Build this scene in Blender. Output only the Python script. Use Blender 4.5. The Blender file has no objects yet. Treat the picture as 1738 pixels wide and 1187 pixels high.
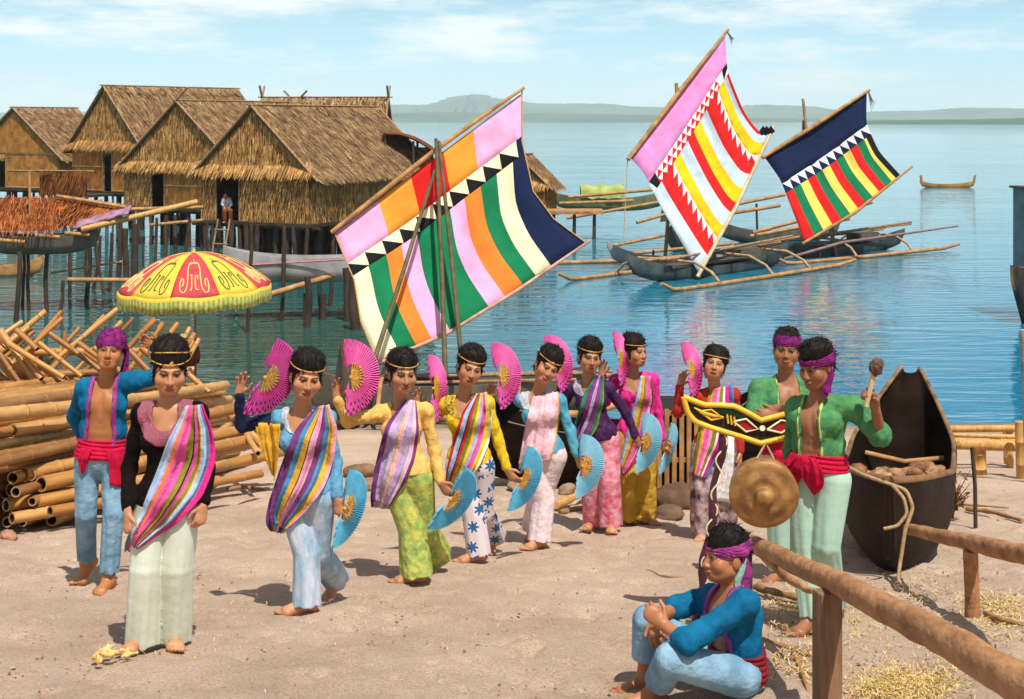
import bpy, bmesh, math, random, os
import numpy as np
from mathutils import Vector, Matrix
import openvdb

rnd = random.Random(7)
R = math.radians
sc = bpy.context.scene
col = sc.collection

# ------------------------------------------------------------------ camera
F, U0, VH, HC = 2400.0, 869.0, 204.0, 4.75      # focal length / principal column / horizon row (photo px), eye height (m)
cam_d = bpy.data.cameras.new('camera')
cam = bpy.data.objects.new('camera', cam_d)
col.objects.link(cam)
cam.location = (0, 0, HC)
cam.rotation_euler = (R(90), 0, 0)
cam_d.sensor_width = 36
cam_d.lens = F / 1738 * 36
cam_d.shift_y = -(593.5 - VH) / 1738
cam_d.clip_start = 0.05
cam_d.clip_end = 60000
sc.camera = cam

# ------------------------------------------------------------------ sun, sky, exposure
SUN_EL, SUN_DIR = 62.5, Vector((0.40, -0.91, 0))     # high sun behind the camera, a little to the right
sun_dir = SUN_DIR.normalized() * math.cos(R(SUN_EL)) + Vector((0, 0, math.sin(R(SUN_EL))))
sl = bpy.data.lights.new('sun', 'SUN')
sl.energy = 5.0
sl.angle = R(0.5)
sl.color = (1.0, 0.95, 0.86)
so = bpy.data.objects.new('sun', sl)
col.objects.link(so)
so.rotation_euler = sun_dir.to_track_quat('Z', 'Y').to_euler()

w = bpy.data.worlds.new('World')
sc.world = w
w.use_nodes = True
nt = w.node_tree
nt.nodes.clear()
N = nt.nodes.new
L = nt.links.new
out = N('ShaderNodeOutputWorld')
bg = N('ShaderNodeBackground')
sky = N('ShaderNodeTexSky')
sky.sky_type = 'NISHITA'
sky.sun_disc = False
sky.sun_elevation = R(SUN_EL)
sky.sun_rotation = math.atan2(sun_dir.x, sun_dir.y)
sky.air_density = 1.0
sky.dust_density = 1.2
sky.ozone_density = 0.6
tc = N('ShaderNodeTexCoord')
sep = N('ShaderNodeSeparateXYZ')
L(tc.outputs['Generated'], sep.inputs[0])
mp = N('ShaderNodeMapping')
mp.inputs['Scale'].default_value = (1.0, 1.0, 5.0)
L(tc.outputs['Generated'], mp.inputs[0])
cn = N('ShaderNodeTexNoise')
cn.inputs['Scale'].default_value = 7.5
cn.inputs['Detail'].default_value = 7
cn.inputs['Roughness'].default_value = 0.62
L(mp.outputs[0], cn.inputs['Vector'])
cr = N('ShaderNodeValToRGB')
cr.color_ramp.elements[0].position = 0.47
cr.color_ramp.elements[0].color = (0, 0, 0, 1)
cr.color_ramp.elements[1].position = 0.64
cr.color_ramp.elements[1].color = (1, 1, 1, 1)
L(cn.outputs[0], cr.inputs[0])
cw = N('ShaderNodeMix'); cw.data_type = 'RGBA'
cw.inputs[7].default_value = (17.0, 17.0, 16.6, 1)           # cloud radiance before the strength below
fac = N('ShaderNodeMath'); fac.operation = 'MULTIPLY'; fac.inputs[1].default_value = 0.85
L(cr.outputs[0], fac.inputs[0])
tint = N('ShaderNodeMix'); tint.data_type = 'RGBA'; tint.blend_type = 'MIX'
el = N('ShaderNodeMapRange')
el.inputs['From Min'].default_value = 0.05; el.inputs['From Max'].default_value = 0.28
el.inputs['To Min'].default_value = 0.80; el.inputs['To Max'].default_value = 0.0
L(sep.outputs[2], el.inputs[0]); L(el.outputs[0], tint.inputs[0])
tint.inputs[7].default_value = (4.6, 11.0, 15.0, 1)         # milky humid sky
L(sky.outputs[0], tint.inputs[6])
# pale band towards the horizon
hz = N('ShaderNodeMapRange')
hz.inputs['From Min'].default_value = 0.0; hz.inputs['From Max'].default_value = 0.11
hz.inputs['To Min'].default_value = 0.75; hz.inputs['To Max'].default_value = 0.0
L(sep.outputs[2], hz.inputs[0])
hm = N('ShaderNodeMix'); hm.data_type = 'RGBA'
hm.inputs[7].default_value = (12.8, 18.2, 20.0, 1)
L(hz.outputs[0], hm.inputs[0]); L(tint.outputs[2], hm.inputs[6])
L(fac.outputs[0], cw.inputs[0]); L(hm.outputs[2], cw.inputs[6])
L(cw.outputs[2], bg.inputs[0])
bg.inputs[1].default_value = 0.058
L(bg.outputs[0], out.inputs[0])

sc.view_settings.view_transform = 'Standard'
sc.view_settings.look = 'None'
sc.view_settings.exposure = 0.16
sc.view_settings.gamma = 1.0
sc.render.engine = 'CYCLES'
sc.cycles.max_bounces = 6
sc.cycles.volume_bounces = 2
sc.cycles.use_denoising = True

# ------------------------------------------------------------------ helpers
def P(u, v, d):
    """photo pixel at depth d -> point in the place"""
    return Vector(((u - U0) * d / F, d, HC - (v - VH) * d / F))

def gz(x, y):
    """height of the beach"""
    z = 3.10 - 0.14 * y
    if y > 23: z = 3.10 - 0.14 * 23 - 0.2 * (1 - math.exp(-(y - 23) / 8.0)) * 8
    return z

def tag(o, label=None, cat=None, group=None, kind=None):
    if label: o['label'] = label
    if cat: o['category'] = cat
    if group: o['group'] = group
    if kind: o['kind'] = kind
    return o

def empty(name, loc, rz=0):
    o = bpy.data.objects.new(name, None)
    o.empty_display_size = 0.1
    col.objects.link(o)
    o.location = loc
    o.rotation_euler = (0, 0, rz)
    return o

bpy_update = lambda: bpy.context.view_layer.update()

def link(name, me, mats=None, parent=None, smooth=False, world=True):
    """link a mesh (world coordinates) as one object; keeps it in place under its parent"""
    o = bpy.data.objects.new(name, me)
    col.objects.link(o)
    if mats is not None:
        for m in (mats if isinstance(mats, (list, tuple)) else [mats]):
            me.materials.append(m)
    if smooth:
        me.polygons.foreach_set('use_smooth', [True] * len(me.polygons))
    if parent is not None:
        o.parent = parent
        if world:
            mw = Matrix.LocRotScale(parent.location, parent.rotation_euler, parent.scale)
            if parent.parent is not None:
                pp = parent.parent
                mw = Matrix.LocRotScale(pp.location, pp.rotation_euler, pp.scale) @ mw
            me.transform(mw.inverted())
    return o

class MB:
    """collects shapes, then becomes one mesh"""
    def __init__(s):
        s.v, s.f, s.m, s.sm = [], [], [], []
    def add(s, verts, faces, mi=0, smooth=False):
        b = len(s.v)
        s.v.extend([tuple(x) for x in verts])
        for f in faces:
            s.f.append(tuple(b + i for i in f)); s.m.append(mi); s.sm.append(smooth)
    def tube(s, pts, rad, n=8, mi=0, caps=True, flat=1.0, up=None):
        pts = [Vector(p) for p in pts]
        if not isinstance(rad, (list, tuple)): rad = [rad] * len(pts)
        vs = []; prev = None
        for i, p in enumerate(pts):
            t = (pts[min(i + 1, len(pts) - 1)] - pts[max(i - 1, 0)])
            if t.length < 1e-9: t = Vector((0, 0, 1))
            t.normalize()
            if prev is None:
                a = Vector(up) if up is not None else (Vector((0, 0, 1)) if abs(t.z) < 0.9 else Vector((1, 0, 0)))
                x = t.cross(a).normalized()
            else:
                x = (prev - t * prev.dot(t)).normalized()
            prev = x
            y = t.cross(x)
            for k in range(n):
                a = 2 * math.pi * k / n
                vs.append(p + x * (math.cos(a) * rad[i]) + y * (math.sin(a) * rad[i] * flat))
        fs = []
        for i in range(len(pts) - 1):
            for k in range(n):
                fs.append((i * n + k, i * n + (k + 1) % n, (i + 1) * n + (k + 1) % n, (i + 1) * n + k))
        s.add(vs, fs, mi, True)
        if caps:
            s.add([vs[k] for k in range(n)], [tuple(range(n - 1, -1, -1))], mi)
            s.add([vs[(len(pts) - 1) * n + k] for k in range(n)], [tuple(range(n))], mi)
    def box(s, c, ax, ay, az, mi=0):
        """c centre, ax/ay/az half-extent vectors"""
        c, ax, ay, az = map(Vector, (c, ax, ay, az))
        v = [c + ax * i + ay * j + az * k for k in (-1, 1) for j in (-1, 1) for i in (-1, 1)]
        s.add(v, [(0, 2, 3, 1), (4, 5, 7, 6), (0, 1, 5, 4), (2, 6, 7, 3), (0, 4, 6, 2), (1, 3, 7, 5)], mi)
    def grid(s, rows, mi=0, smooth=True, flip=False):
        n = len(rows[0]); vs = [p for r in rows for p in r]; fs = []
        for i in range(len(rows) - 1):
            for j in range(n - 1):
                q = (i * n + j, i * n + j + 1, (i + 1) * n + j + 1, (i + 1) * n + j)
                fs.append(q[::-1] if flip else q)
        s.add(vs, fs, mi, smooth)
    def mesh(s, name):
        me = bpy.data.meshes.new(name)
        me.from_pydata(s.v, [], s.f)
        if s.m:
            me.polygons.foreach_set('material_index', s.m)
            me.polygons.foreach_set('use_smooth', s.sm)
        me.validate()
        me.update()
        return me
    def build(s, name, mats, parent=None):
        return link(name, s.mesh(name), mats, parent)

def lin(c):
    """sRGB 0-255 -> linear"""
    f = lambda x: (x / 255 / 12.92) if x <= 10 else ((x / 255 + 0.055) / 1.055) ** 2.4
    return tuple(f(x) for x in c)

_mats = {}
def mat(name, c, rough=0.8, var=0.25, scale=6.0, bump=0.0, bscale=None, spec=0.3, stretch=(1, 1, 1), c2=None, metal=0.0, sheen=0.0, detail=5):
    """principled with noise-varied base colour (linear rgb) and noise bump"""
    if name in _mats: return _mats[name]
    m = bpy.data.materials.new(name)
    m.use_nodes = True
    t = m.node_tree; b = t.nodes['Principled BSDF']
    b.inputs['Roughness'].default_value = rough
    b.inputs['Specular IOR Level'].default_value = spec
    b.inputs['Metallic'].default_value = metal
    if sheen: b.inputs['Sheen Weight'].default_value = sheen
    tcn = t.nodes.new('ShaderNodeTexCoord'); mpn = t.nodes.new('ShaderNodeMapping')
    mpn.inputs['Scale'].default_value = stretch
    t.links.new(tcn.outputs['Object'], mpn.inputs[0])
    nz = t.nodes.new('ShaderNodeTexNoise')
    nz.inputs['Scale'].default_value = scale; nz.inputs['Detail'].default_value = detail
    nz.inputs['Roughness'].default_value = 0.65
    t.links.new(mpn.outputs[0], nz.inputs['Vector'])
    r = t.nodes.new('ShaderNodeValToRGB')
    d = c2 if c2 else tuple(x * (1 - var) for x in c)
    e = c if c2 else tuple(min(1, x * (1 + var)) for x in c)
    r.color_ramp.elements[0].position = 0.36; r.color_ramp.elements[0].color = (*d, 1)
    r.color_ramp.elements[1].position = 0.64; r.color_ramp.elements[1].color = (*e, 1)
    t.links.new(nz.outputs[0], r.inputs[0])
    t.links.new(r.outputs[0], b.inputs['Base Color'])
    if bump:
        n2 = t.nodes.new('ShaderNodeTexNoise')
        n2.inputs['Scale'].default_value = bscale or scale * 4; n2.inputs['Detail'].default_value = 4
        t.links.new(mpn.outputs[0], n2.inputs['Vector'])
        bp = t.nodes.new('ShaderNodeBump'); bp.inputs['Strength'].default_value = bump
        bp.inputs['Distance'].default_value = 0.02
        t.links.new(n2.outputs[0], bp.inputs['Height']); t.links.new(bp.outputs[0], b.inputs['Normal'])
    _mats[name] = m
    return m

# common materials
M_bamboo = mat('bamboo', (0.52, 0.28, 0.085), 0.5, 0.3, 5, 0.15, 20, stretch=(6, 6, 0.8))
M_bamboo_node = mat('bamboo_node', (0.34, 0.20, 0.075), 0.7, 0.3, 8)
M_dark_hole = mat('bamboo_inside', (0.06, 0.03, 0.012), 0.9, 0.3, 8)
M_oldbamboo = mat('old_bamboo', (0.40, 0.20, 0.075), 0.65, 0.35, 4, 0.2, 20)
M_pole = mat('weathered_pole', (0.30, 0.19, 0.10), 0.8, 0.35, 4, 0.3, 18, stretch=(3, 3, 0.6))
M_stilt = mat('wet_stilt', (0.055, 0.036, 0.024), 0.75, 0.4, 2, 0.3, 10)
M_hull = mat('old_hull', (0.12, 0.105, 0.085), 0.75, 0.35, 1.6, 0.25, 8)
M_hull_grey = mat('grey_hull', (0.38, 0.365, 0.36), 0.75, 0.25, 1.5, 0.25, 9)
M_darkhull = mat('dark_hull', (0.013, 0.0075, 0.005), 0.9, 0.5, 3, 0.35, 14, spec=0.04, stretch=(1, 0.4, 2))
M_rope = mat('rope', (0.42, 0.28, 0.14), 0.9, 0.3, 40, 0.4, 120)
M_thatch = [mat('thatch_%s' % n, c, 0.85, 0.35, 3, spec=0.15) for n, c in
            (('tan', (0.46, 0.235, 0.072)), ('straw', (0.60, 0.36, 0.13)), ('brown', (0.25, 0.105, 0.03)), ('rust', (0.40, 0.165, 0.038)))]
M_roof = [mat('roof_%s' % n, c, 0.9, 0.35, 3, spec=0.12) for n, c in
          (('tan', (0.33, 0.185, 0.085)), ('straw', (0.48, 0.31, 0.15)), ('brown', (0.13, 0.066, 0.028)), ('grey', (0.27, 0.175, 0.10)))]
M_rusty = [mat('rust_thatch_%s' % n, c, 0.9, 0.3, 3, spec=0.12) for n, c in
           (('orange', (0.30, 0.072, 0.016)), ('gold', (0.36, 0.13, 0.035)), ('brown', (0.14, 0.04, 0.014)))]
M_plank = mat('plank_wall', (0.52, 0.32, 0.15), 0.85, 0.35, 2.5, 0.2, 12, stretch=(4, 4, 0.5))
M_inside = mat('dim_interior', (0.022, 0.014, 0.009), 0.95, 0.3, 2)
# ------------------------------------------------------------------ ground: one sheet of beach that dips under the water
def vnoise(x, y, seed=0):
    return (math.sin(x * 1.3 + seed) * math.cos(y * 1.7 + seed * 2.1) + 0.5 * math.sin(x * 3.1 + y * 2.3 + seed * 1.7)
            + 0.25 * math.sin(x * 7.3 - y * 5.9 + seed)) / 1.75

def beach():
    rg = np.random.RandomState(3)
    xs = np.concatenate([np.linspace(-3000, -40, 14), np.linspace(-30, -8, 23), np.linspace(-7.6, 7.6, 560), np.linspace(8, 30, 23), np.linspace(40, 3000, 14)])
    ys = np.concatenate([[-60, -20, -6, 0, 2], np.linspace(3, 13, 420), np.linspace(13.1, 24, 110), np.linspace(26, 60, 12), [100, 400, 2000, 9000]])
    X, Y = np.meshgrid(xs, ys)
    Z = 3.10 - 0.14 * Y
    far = Y > 23
    Z[far] = 3.10 - 0.14 * 23 - 1.6 * (1 - np.exp(-(Y[far] - 23) / 8))
    near = np.exp(-np.maximum(0, Y - 24) / 3)
    B = 0.018 * np.sin(X * 2.1 + 0.7 * np.sin(Y * 1.3)) * np.cos(Y * 2.6 + X) + 0.010 * np.sin(X * 6.3 + Y * 4.1) * np.sin(Y * 7.7 - X * 2)
    # scuffs and footprints
    for i in range(2600):
        cx, cy = rg.uniform(-5, 5), rg.uniform(4.5, 16)
        r = rg.uniform(0.03, 0.10); a = rg.uniform(-0.026, 0.016)
        ix = np.searchsorted(xs, [cx - 3 * r, cx + 3 * r]); iy = np.searchsorted(ys, [cy - 3 * r, cy + 3 * r])
        s = (slice(iy[0], iy[1]), slice(ix[0], ix[1]))
        B[s] += a * np.exp(-(((X[s] - cx) / r) ** 2 + ((Y[s] - cy) / (r * 1.3)) ** 2))
    # trodden footprints: a heel and a ball pressed in, a little rim pushed up
    for i in range(620):
        cx, cy = rg.uniform(-4.5, 4.5), rg.uniform(5.2, 13); a = rg.uniform(0, 6.28)
        for (o, r, dep) in ((-.07, .045, -.030), (.05, .055, -.032), (.0, .13, .012)):
            px, py = cx + o * np.cos(a), cy + o * np.sin(a)
            ix = np.searchsorted(xs, [px - 3 * r, px + 3 * r]); iy = np.searchsorted(ys, [py - 3 * r, py + 3 * r])
            s = (slice(iy[0], iy[1]), slice(ix[0], ix[1]))
            B[s] += dep * 1.3 * rg.uniform(.5, 1) * np.exp(-(((X[s] - px) ** 2 + (Y[s] - py) ** 2) / r ** 2))
    Z = Z + B * near
    ny, nx = X.shape
    v = np.stack([X.ravel(), Y.ravel(), Z.ravel()], 1)
    i = np.arange(ny - 1)[:, None] * nx + np.arange(nx - 1)[None, :]
    f = np.stack([i, i + 1, i + nx + 1, i + nx], -1).reshape(-1, 4)
    me = bpy.data.meshes.new('ground')
    me.from_pydata(v.tolist(), [], f.tolist()); me.update()
    m = bpy.data.materials.new('sand'); m.use_nodes = True
    t = m.node_tree; b = t.nodes['Principled BSDF']
    b.inputs['Roughness'].default_value = 0.95; b.inputs['Specular IOR Level'].default_value = 0.1
    tcn = t.nodes.new('ShaderNodeTexCoord')
    n1 = t.nodes.new('ShaderNodeTexNoise'); n1.inputs['Scale'].default_value = 1.1; n1.inputs['Detail'].default_value = 8; n1.inputs['Roughness'].default_value = 0.7
    n2 = t.nodes.new('ShaderNodeTexNoise'); n2.inputs['Scale'].default_value = 75; n2.inputs['Detail'].default_value = 6; n2.inputs['Roughness'].default_value = 0.8
    vo = t.nodes.new('ShaderNodeTexVoronoi'); vo.inputs['Scale'].default_value = 26
    for n in (n1, n2, vo): t.links.new(tcn.outputs['Object'], n.inputs['Vector'])
    r1 = t.nodes.new('ShaderNodeValToRGB')
    r1.color_ramp.elements[0].position = 0.32; r1.color_ramp.elements[0].color = (0.49, 0.355, 0.262, 1)
    r1.color_ramp.elements[1].position = 0.68; r1.color_ramp.elements[1].color = (0.69, 0.53, 0.405, 1)
    t.links.new(n1.outputs[0], r1.inputs[0])
    r2 = t.nodes.new('ShaderNodeValToRGB')
    r2.color_ramp.elements[0].position = 0.36; r2.color_ramp.elements[0].color = (0.66, 0.62, 0.60, 1)
    r2.color_ramp.elements[1].position = 0.58; r2.color_ramp.elements[1].color = (1.12, 1.10, 1.08, 1)
    t.links.new(n2.outputs[0], r2.inputs[0])
    mx = t.nodes.new('ShaderNodeMix'); mx.data_type = 'RGBA'; mx.blend_type = 'MULTIPLY'; mx.inputs[0].default_value = 1
    t.links.new(r1.outputs[0], mx.inputs[6]); t.links.new(r2.outputs[0], mx.inputs[7])
    # scattered dark grains
    r3 = t.nodes.new('ShaderNodeValToRGB')
    r3.color_ramp.elements[0].position = 0.05; r3.color_ramp.elements[0].color = (0.42, 0.36, 0.32, 1)
    r3.color_ramp.elements[1].position = 0.16; r3.color_ramp.elements[1].color = (1, 1, 1, 1)
    t.links.new(vo.outputs[0], r3.inputs[0])
    m2 = t.nodes.new('ShaderNodeMix'); m2.data_type = 'RGBA'; m2.blend_type = 'MULTIPLY'; m2.inputs[0].default_value = 0.6
    t.links.new(mx.outputs[2], m2.inputs[6]); t.links.new(r3.outputs[0], m2.inputs[7])
    # wet sand near the water line
    sp = t.nodes.new('ShaderNodeSeparateXYZ'); t.links.new(tcn.outputs['Object'], sp.inputs[0])
    mr = t.nodes.new('ShaderNodeMapRange'); mr.inputs['From Min'].default_value = 0.05; mr.inputs['From Max'].default_value = 0.35
    mr.inputs['To Min'].default_value = 0.45; mr.inputs['To Max'].default_value = 1.0
    t.links.new(sp.outputs[2], mr.inputs[0])
    m3 = t.nodes.new('ShaderNodeMix'); m3.data_type = 'RGBA'; m3.blend_type = 'MULTIPLY'; m3.inputs[0].default_value = 1
    t.links.new(m2.outputs[2], m3.inputs[6]); t.links.new(mr.outputs[0], m3.inputs[7])
    t.links.new(m3.outputs[2], b.inputs['Base Color'])
    bp = t.nodes.new('ShaderNodeBump'); bp.inputs['Strength'].default_value = 1.0; bp.inputs['Distance'].default_value = 0.018
    t.links.new(n2.outputs[0], bp.inputs['Height']); t.links.new(bp.outputs[0], b.inputs['Normal'])
    o = link('ground', me, m, smooth=True)
    tag(o, 'pale sandy beach sloping down to the sea', 'beach', kind='structure')
    return o
ground = beach()
_gv = np.array([v.co[:] for v in ground.data.vertices])

# ------------------------------------------------------------------ sea
def sea():
    rows = []
    ys = [15, 20, 24, 30, 40, 60, 90, 140, 220, 400, 800, 1600, 3200, 6000, 9500]
    for y in ys:
        rows.append([(x, y, 0) for x in (-9000, -3000, -800, -200, -60, -20, 0, 20, 60, 200, 800, 3000, 9000)])
    mb = MB(); mb.grid(rows)
    m = bpy.data.materials.new('sea_water'); m.use_nodes = True
    t = m.node_tree; b = t.nodes['Principled BSDF']
    b.inputs['Roughness'].default_value = 0.03
    b.inputs['IOR'].default_value = 1.33
    b.inputs['Specular IOR Level'].default_value = 0.5
    tcn = t.nodes.new('ShaderNodeTexCoord')
    sp = t.nodes.new('ShaderNodeSeparateXYZ'); t.links.new(tcn.outputs['Object'], sp.inputs[0])
    # shallow weedy green darkened by painted-in hut reflections, clear blue to the right, painted sky reflection off shore
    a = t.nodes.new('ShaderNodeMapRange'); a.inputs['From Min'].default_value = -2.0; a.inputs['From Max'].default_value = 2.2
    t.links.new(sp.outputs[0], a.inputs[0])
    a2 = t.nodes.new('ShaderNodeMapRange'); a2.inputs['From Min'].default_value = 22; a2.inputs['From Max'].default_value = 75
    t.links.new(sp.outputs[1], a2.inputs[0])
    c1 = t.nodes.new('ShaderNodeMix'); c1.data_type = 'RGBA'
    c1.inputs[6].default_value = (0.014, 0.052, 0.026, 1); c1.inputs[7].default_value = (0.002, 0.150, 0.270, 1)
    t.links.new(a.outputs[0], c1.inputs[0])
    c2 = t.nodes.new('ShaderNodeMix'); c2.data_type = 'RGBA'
    c2.inputs[7].default_value = (0.040, 0.215, 0.270, 1)  # far colour lightened to stand in for reflected sky
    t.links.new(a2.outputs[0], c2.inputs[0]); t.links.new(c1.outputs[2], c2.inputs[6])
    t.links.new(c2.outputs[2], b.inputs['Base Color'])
    mp = t.nodes.new('ShaderNodeMapping'); mp.inputs['Scale'].default_value = (0.55, 1.5, 1)
    t.links.new(tcn.outputs['Object'], mp.inputs[0])
    n1 = t.nodes.new('ShaderNodeTexNoise'); n1.inputs['Scale'].default_value = 1.5; n1.inputs['Detail'].default_value = 3; n1.inputs['Roughness'].default_value = 0.5
    n2 = t.nodes.new('ShaderNodeTexNoise'); n2.inputs['Scale'].default_value = 0.09; n2.inputs['Detail'].default_value = 3
    t.links.new(mp.outputs[0], n1.inputs['Vector']); t.links.new(mp.outputs[0], n2.inputs['Vector'])
    r2 = t.nodes.new('ShaderNodeMapRange'); r2.inputs['From Min'].default_value = 0.35; r2.inputs['From Max'].default_value = 0.65
    r2.inputs['To Min'].default_value = 0.35; r2.inputs['To Max'].default_value = 1.0
    t.links.new(n2.outputs[0], r2.inputs[0])
    mpb = t.nodes.new('ShaderNodeMapping'); mpb.inputs['Scale'].default_value = (0.42, 2.1, 1); mpb.inputs['Rotation'].default_value = (0, 0, R(7))
    t.links.new(tcn.outputs['Object'], mpb.inputs[0])
    n3 = t.nodes.new('ShaderNodeTexNoise'); n3.inputs['Scale'].default_value = 1.15; n3.inputs['Detail'].default_value = 2.5; n3.inputs['Roughness'].default_value = 0.5; n3.inputs['Distortion'].default_value = 0.4
    t.links.new(mpb.outputs[0], n3.inputs['Vector'])
    sm3 = t.nodes.new('ShaderNodeMath'); sm3.operation = 'MULTIPLY_ADD'; sm3.inputs[1].default_value = 1.7
    t.links.new(n3.outputs[0], sm3.inputs[0]); t.links.new(n1.outputs[0], sm3.inputs[2])
    mu = t.nodes.new('ShaderNodeMath'); mu.operation = 'MULTIPLY'
    t.links.new(sm3.outputs[0], mu.inputs[0]); t.links.new(r2.outputs[0], mu.inputs[1])
    bp = t.nodes.new('ShaderNodeBump'); bp.inputs['Strength'].default_value = 1.0; bp.inputs['Distance'].default_value = 0.026
    t.links.new(mu.outputs[0], bp.inputs['Height']); t.links.new(bp.outputs[0], b.inputs['Normal'])
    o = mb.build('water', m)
    tag(o, 'calm rippled blue sea', 'water', kind='structure')
sea()

# ------------------------------------------------------------------ far shore
M_hill = mat('forest_hill', (0.045, 0.085, 0.04), 0.95, 0.4, 0.004)
def ridge(name, pts, d, depth, label, seed):
    """pts: (u, v) crest line at distance d"""
    rg = random.Random(seed)
    top = []
    for i in range(len(pts) - 1):
        n = 14
        for k in range(n):
            f = k / n
            u = pts[i][0] * (1 - f) + pts[i + 1][0] * f
            g = f * f * (3 - 2 * f)
            v = pts[i][1] * (1 - g) + pts[i + 1][1] * g
            top.append(P(u, v + rg.uniform(-0.6, 0.6), d))
    rows = []
    prof = [(-0.55, 0.0), (-0.45, 0.18), (-0.3, 0.5), (-0.12, 0.85), (0, 1), (0.25, 0.7), (0.55, 0.25), (1.0, 0)]
    for fy, fz in prof:
        rows.append([(p.x + (rg.uniform(-.008, .008) * depth), d + fy * depth, max(-3, p.z * fz * (1 + (rg.uniform(-.02, .02) if 0 < fz < 1 else 0)))) if fz > 0 else (p.x, d + fy * depth, -3) for p in top])
    mb = MB(); mb.grid(rows)
    o = mb.build(name, M_hill)
    tag(o, label, 'hill', kind='structure')
ridge('hills', [(-400, 196), (200, 190), (560, 186), (660, 178), (720, 178), (780, 163), (810, 160), (850, 168), (920, 176), (1010, 176), (1090, 181), (1200, 186), (1290, 178), (1360, 180), (1450, 190), (1560, 188), (1640, 183), (1738, 184), (2200, 190)], 5200, 1500, 'hazy green mountains across the bay', 4)
ridge('far_shore', [(-500, 203.2), (300, 201), (640, 193), (760, 190), (900, 192), (1080, 195), (1200, 199), (1330, 201), (1420, 203), (2300, 203.6)], 3300, 500, 'low wooded shore at the foot of the mountains', 9)
ridge('low_spit', [(1440, 206.5), (1490, 204.6), (1600, 203.4), (1738, 200.5), (1900, 200), (2300, 201)], 1650, 90, 'thin dark spit of land on the right horizon', 5)
# ------------------------------------------------------------------ implicit surfaces: every body, head of hair and garment is one continuous skin
class Vol:
    def __init__(s, lo, hi, h):
        s.lo = np.array(lo, np.float32); s.h = h
        s.n = np.maximum(4, np.ceil((np.array(hi) - np.array(lo)) / h).astype(int) + 1)
        s.ax = [s.lo[i] + h * np.arange(s.n[i], dtype=np.float32) for i in range(3)]
        s.D = np.full(s.n, 0.5, np.float32)
    def sub(s, lo, hi):
        sl = []
        for i in range(3):
            a = int(np.clip(np.floor((lo[i] - s.lo[i]) / s.h), 0, s.n[i])); b = int(np.clip(np.ceil((hi[i] - s.lo[i]) / s.h) + 1, 0, s.n[i]))
            sl.append(slice(a, max(a, b)))
        return tuple(sl)
    def xyz(s, sl):
        return s.ax[0][sl[0]][:, None, None], s.ax[1][sl[1]][None, :, None], s.ax[2][sl[2]][None, None, :]
    def put(s, f, lo, hi, k=0.02, cut=False, pad=None):
        pad = (k + 3 * s.h) if pad is None else pad
        sl = s.sub(np.array(lo) - pad, np.array(hi) + pad)
        if any(q.stop <= q.start for q in sl): return
        d = f(*s.xyz(sl)).astype(np.float32); a = s.D[sl]
        if cut:
            b = -d
            hh = np.clip(0.5 - 0.5 * (a - b) / k, 0, 1)
            s.D[sl] = a * (1 - hh) + b * hh + k * hh * (1 - hh)
        else:
            hh = np.clip(0.5 + 0.5 * (a - d) / k, 0, 1)
            s.D[sl] = a * (1 - hh) + d * hh - k * hh * (1 - hh)
    def cone(s, a, b, ra, rb, k=0.02, cut=False, clip=None, flat=None):
        f, lo, hi = conef(a, b, ra, rb, clip, flat)
        s.put(f, lo, hi, k, cut)
    def ell(s, c, r, M=None, k=0.02, cut=False, clip=None):
        f, lo, hi = ellf(c, r, M, clip)
        s.put(f, lo, hi, k, cut)
    def mesh(s, name, noise=None):
        D = s.D
        if noise is not None:
            X, Y, Z = s.xyz((slice(None),) * 3)
            band = np.abs(D) < 0.08
            D = np.where(band, D + noise(X, Y, Z).astype(np.float32), D)
        D = D.copy()
        for i in range(3):
            q = [slice(None)] * 3
            for e in (0, -1):
                q[i] = e; D[tuple(q)] = 0.5
        D = np.clip(D, -4 * s.h, 4 * s.h)
        g = openvdb.FloatGrid(4 * s.h)
        g.copyFromArray(D)
        pts, quads = g.convertToQuads(0.0)
        pts = pts * s.h + s.lo
        me = bpy.data.meshes.new(name)
        nv, nf = len(pts), len(quads)
        me.vertices.add(nv); me.vertices.foreach_set('co', pts.astype(np.float32).ravel())
        me.loops.add(nf * 4); me.polygons.add(nf)
        me.loops.foreach_set('vertex_index', np.ascontiguousarray(quads[:, ::-1] if FLIP else quads).astype(np.int32).ravel())
        me.polygons.foreach_set('loop_start', np.arange(0, nf * 4, 4, dtype=np.int32))
        me.polygons.foreach_set('use_smooth', np.ones(nf, bool))
        me.update()
        return me, pts
FLIP = False

def conef(a, b, ra, rb, clip=None, flat=None):
    a = np.array(a, np.float32); b = np.array(b, np.float32); ba = b - a; L2 = float(ba @ ba) + 1e-12
    rm = max(ra, rb)
    def f(X, Y, Z):
        px, py, pz = X - a[0], Y - a[1], Z - a[2]
        t = np.clip((px * ba[0] + py * ba[1] + pz * ba[2]) / L2, 0, 1)
        qx, qy, qz = px - t * ba[0], py - t * ba[1], pz - t * ba[2]
        if flat is not None:
            n, fl = flat
            dn = (qx * n[0] + qy * n[1] + qz * n[2]) * (1 / fl - 1)
            qx, qy, qz = qx + dn * n[0], qy + dn * n[1], qz + dn * n[2]
        d = np.sqrt(qx * qx + qy * qy + qz * qz) - (ra + (rb - ra) * t)
        return d if clip is None else np.maximum(d, clip(X, Y, Z))
    return f, np.minimum(a, b) - rm, np.maximum(a, b) + rm

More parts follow.
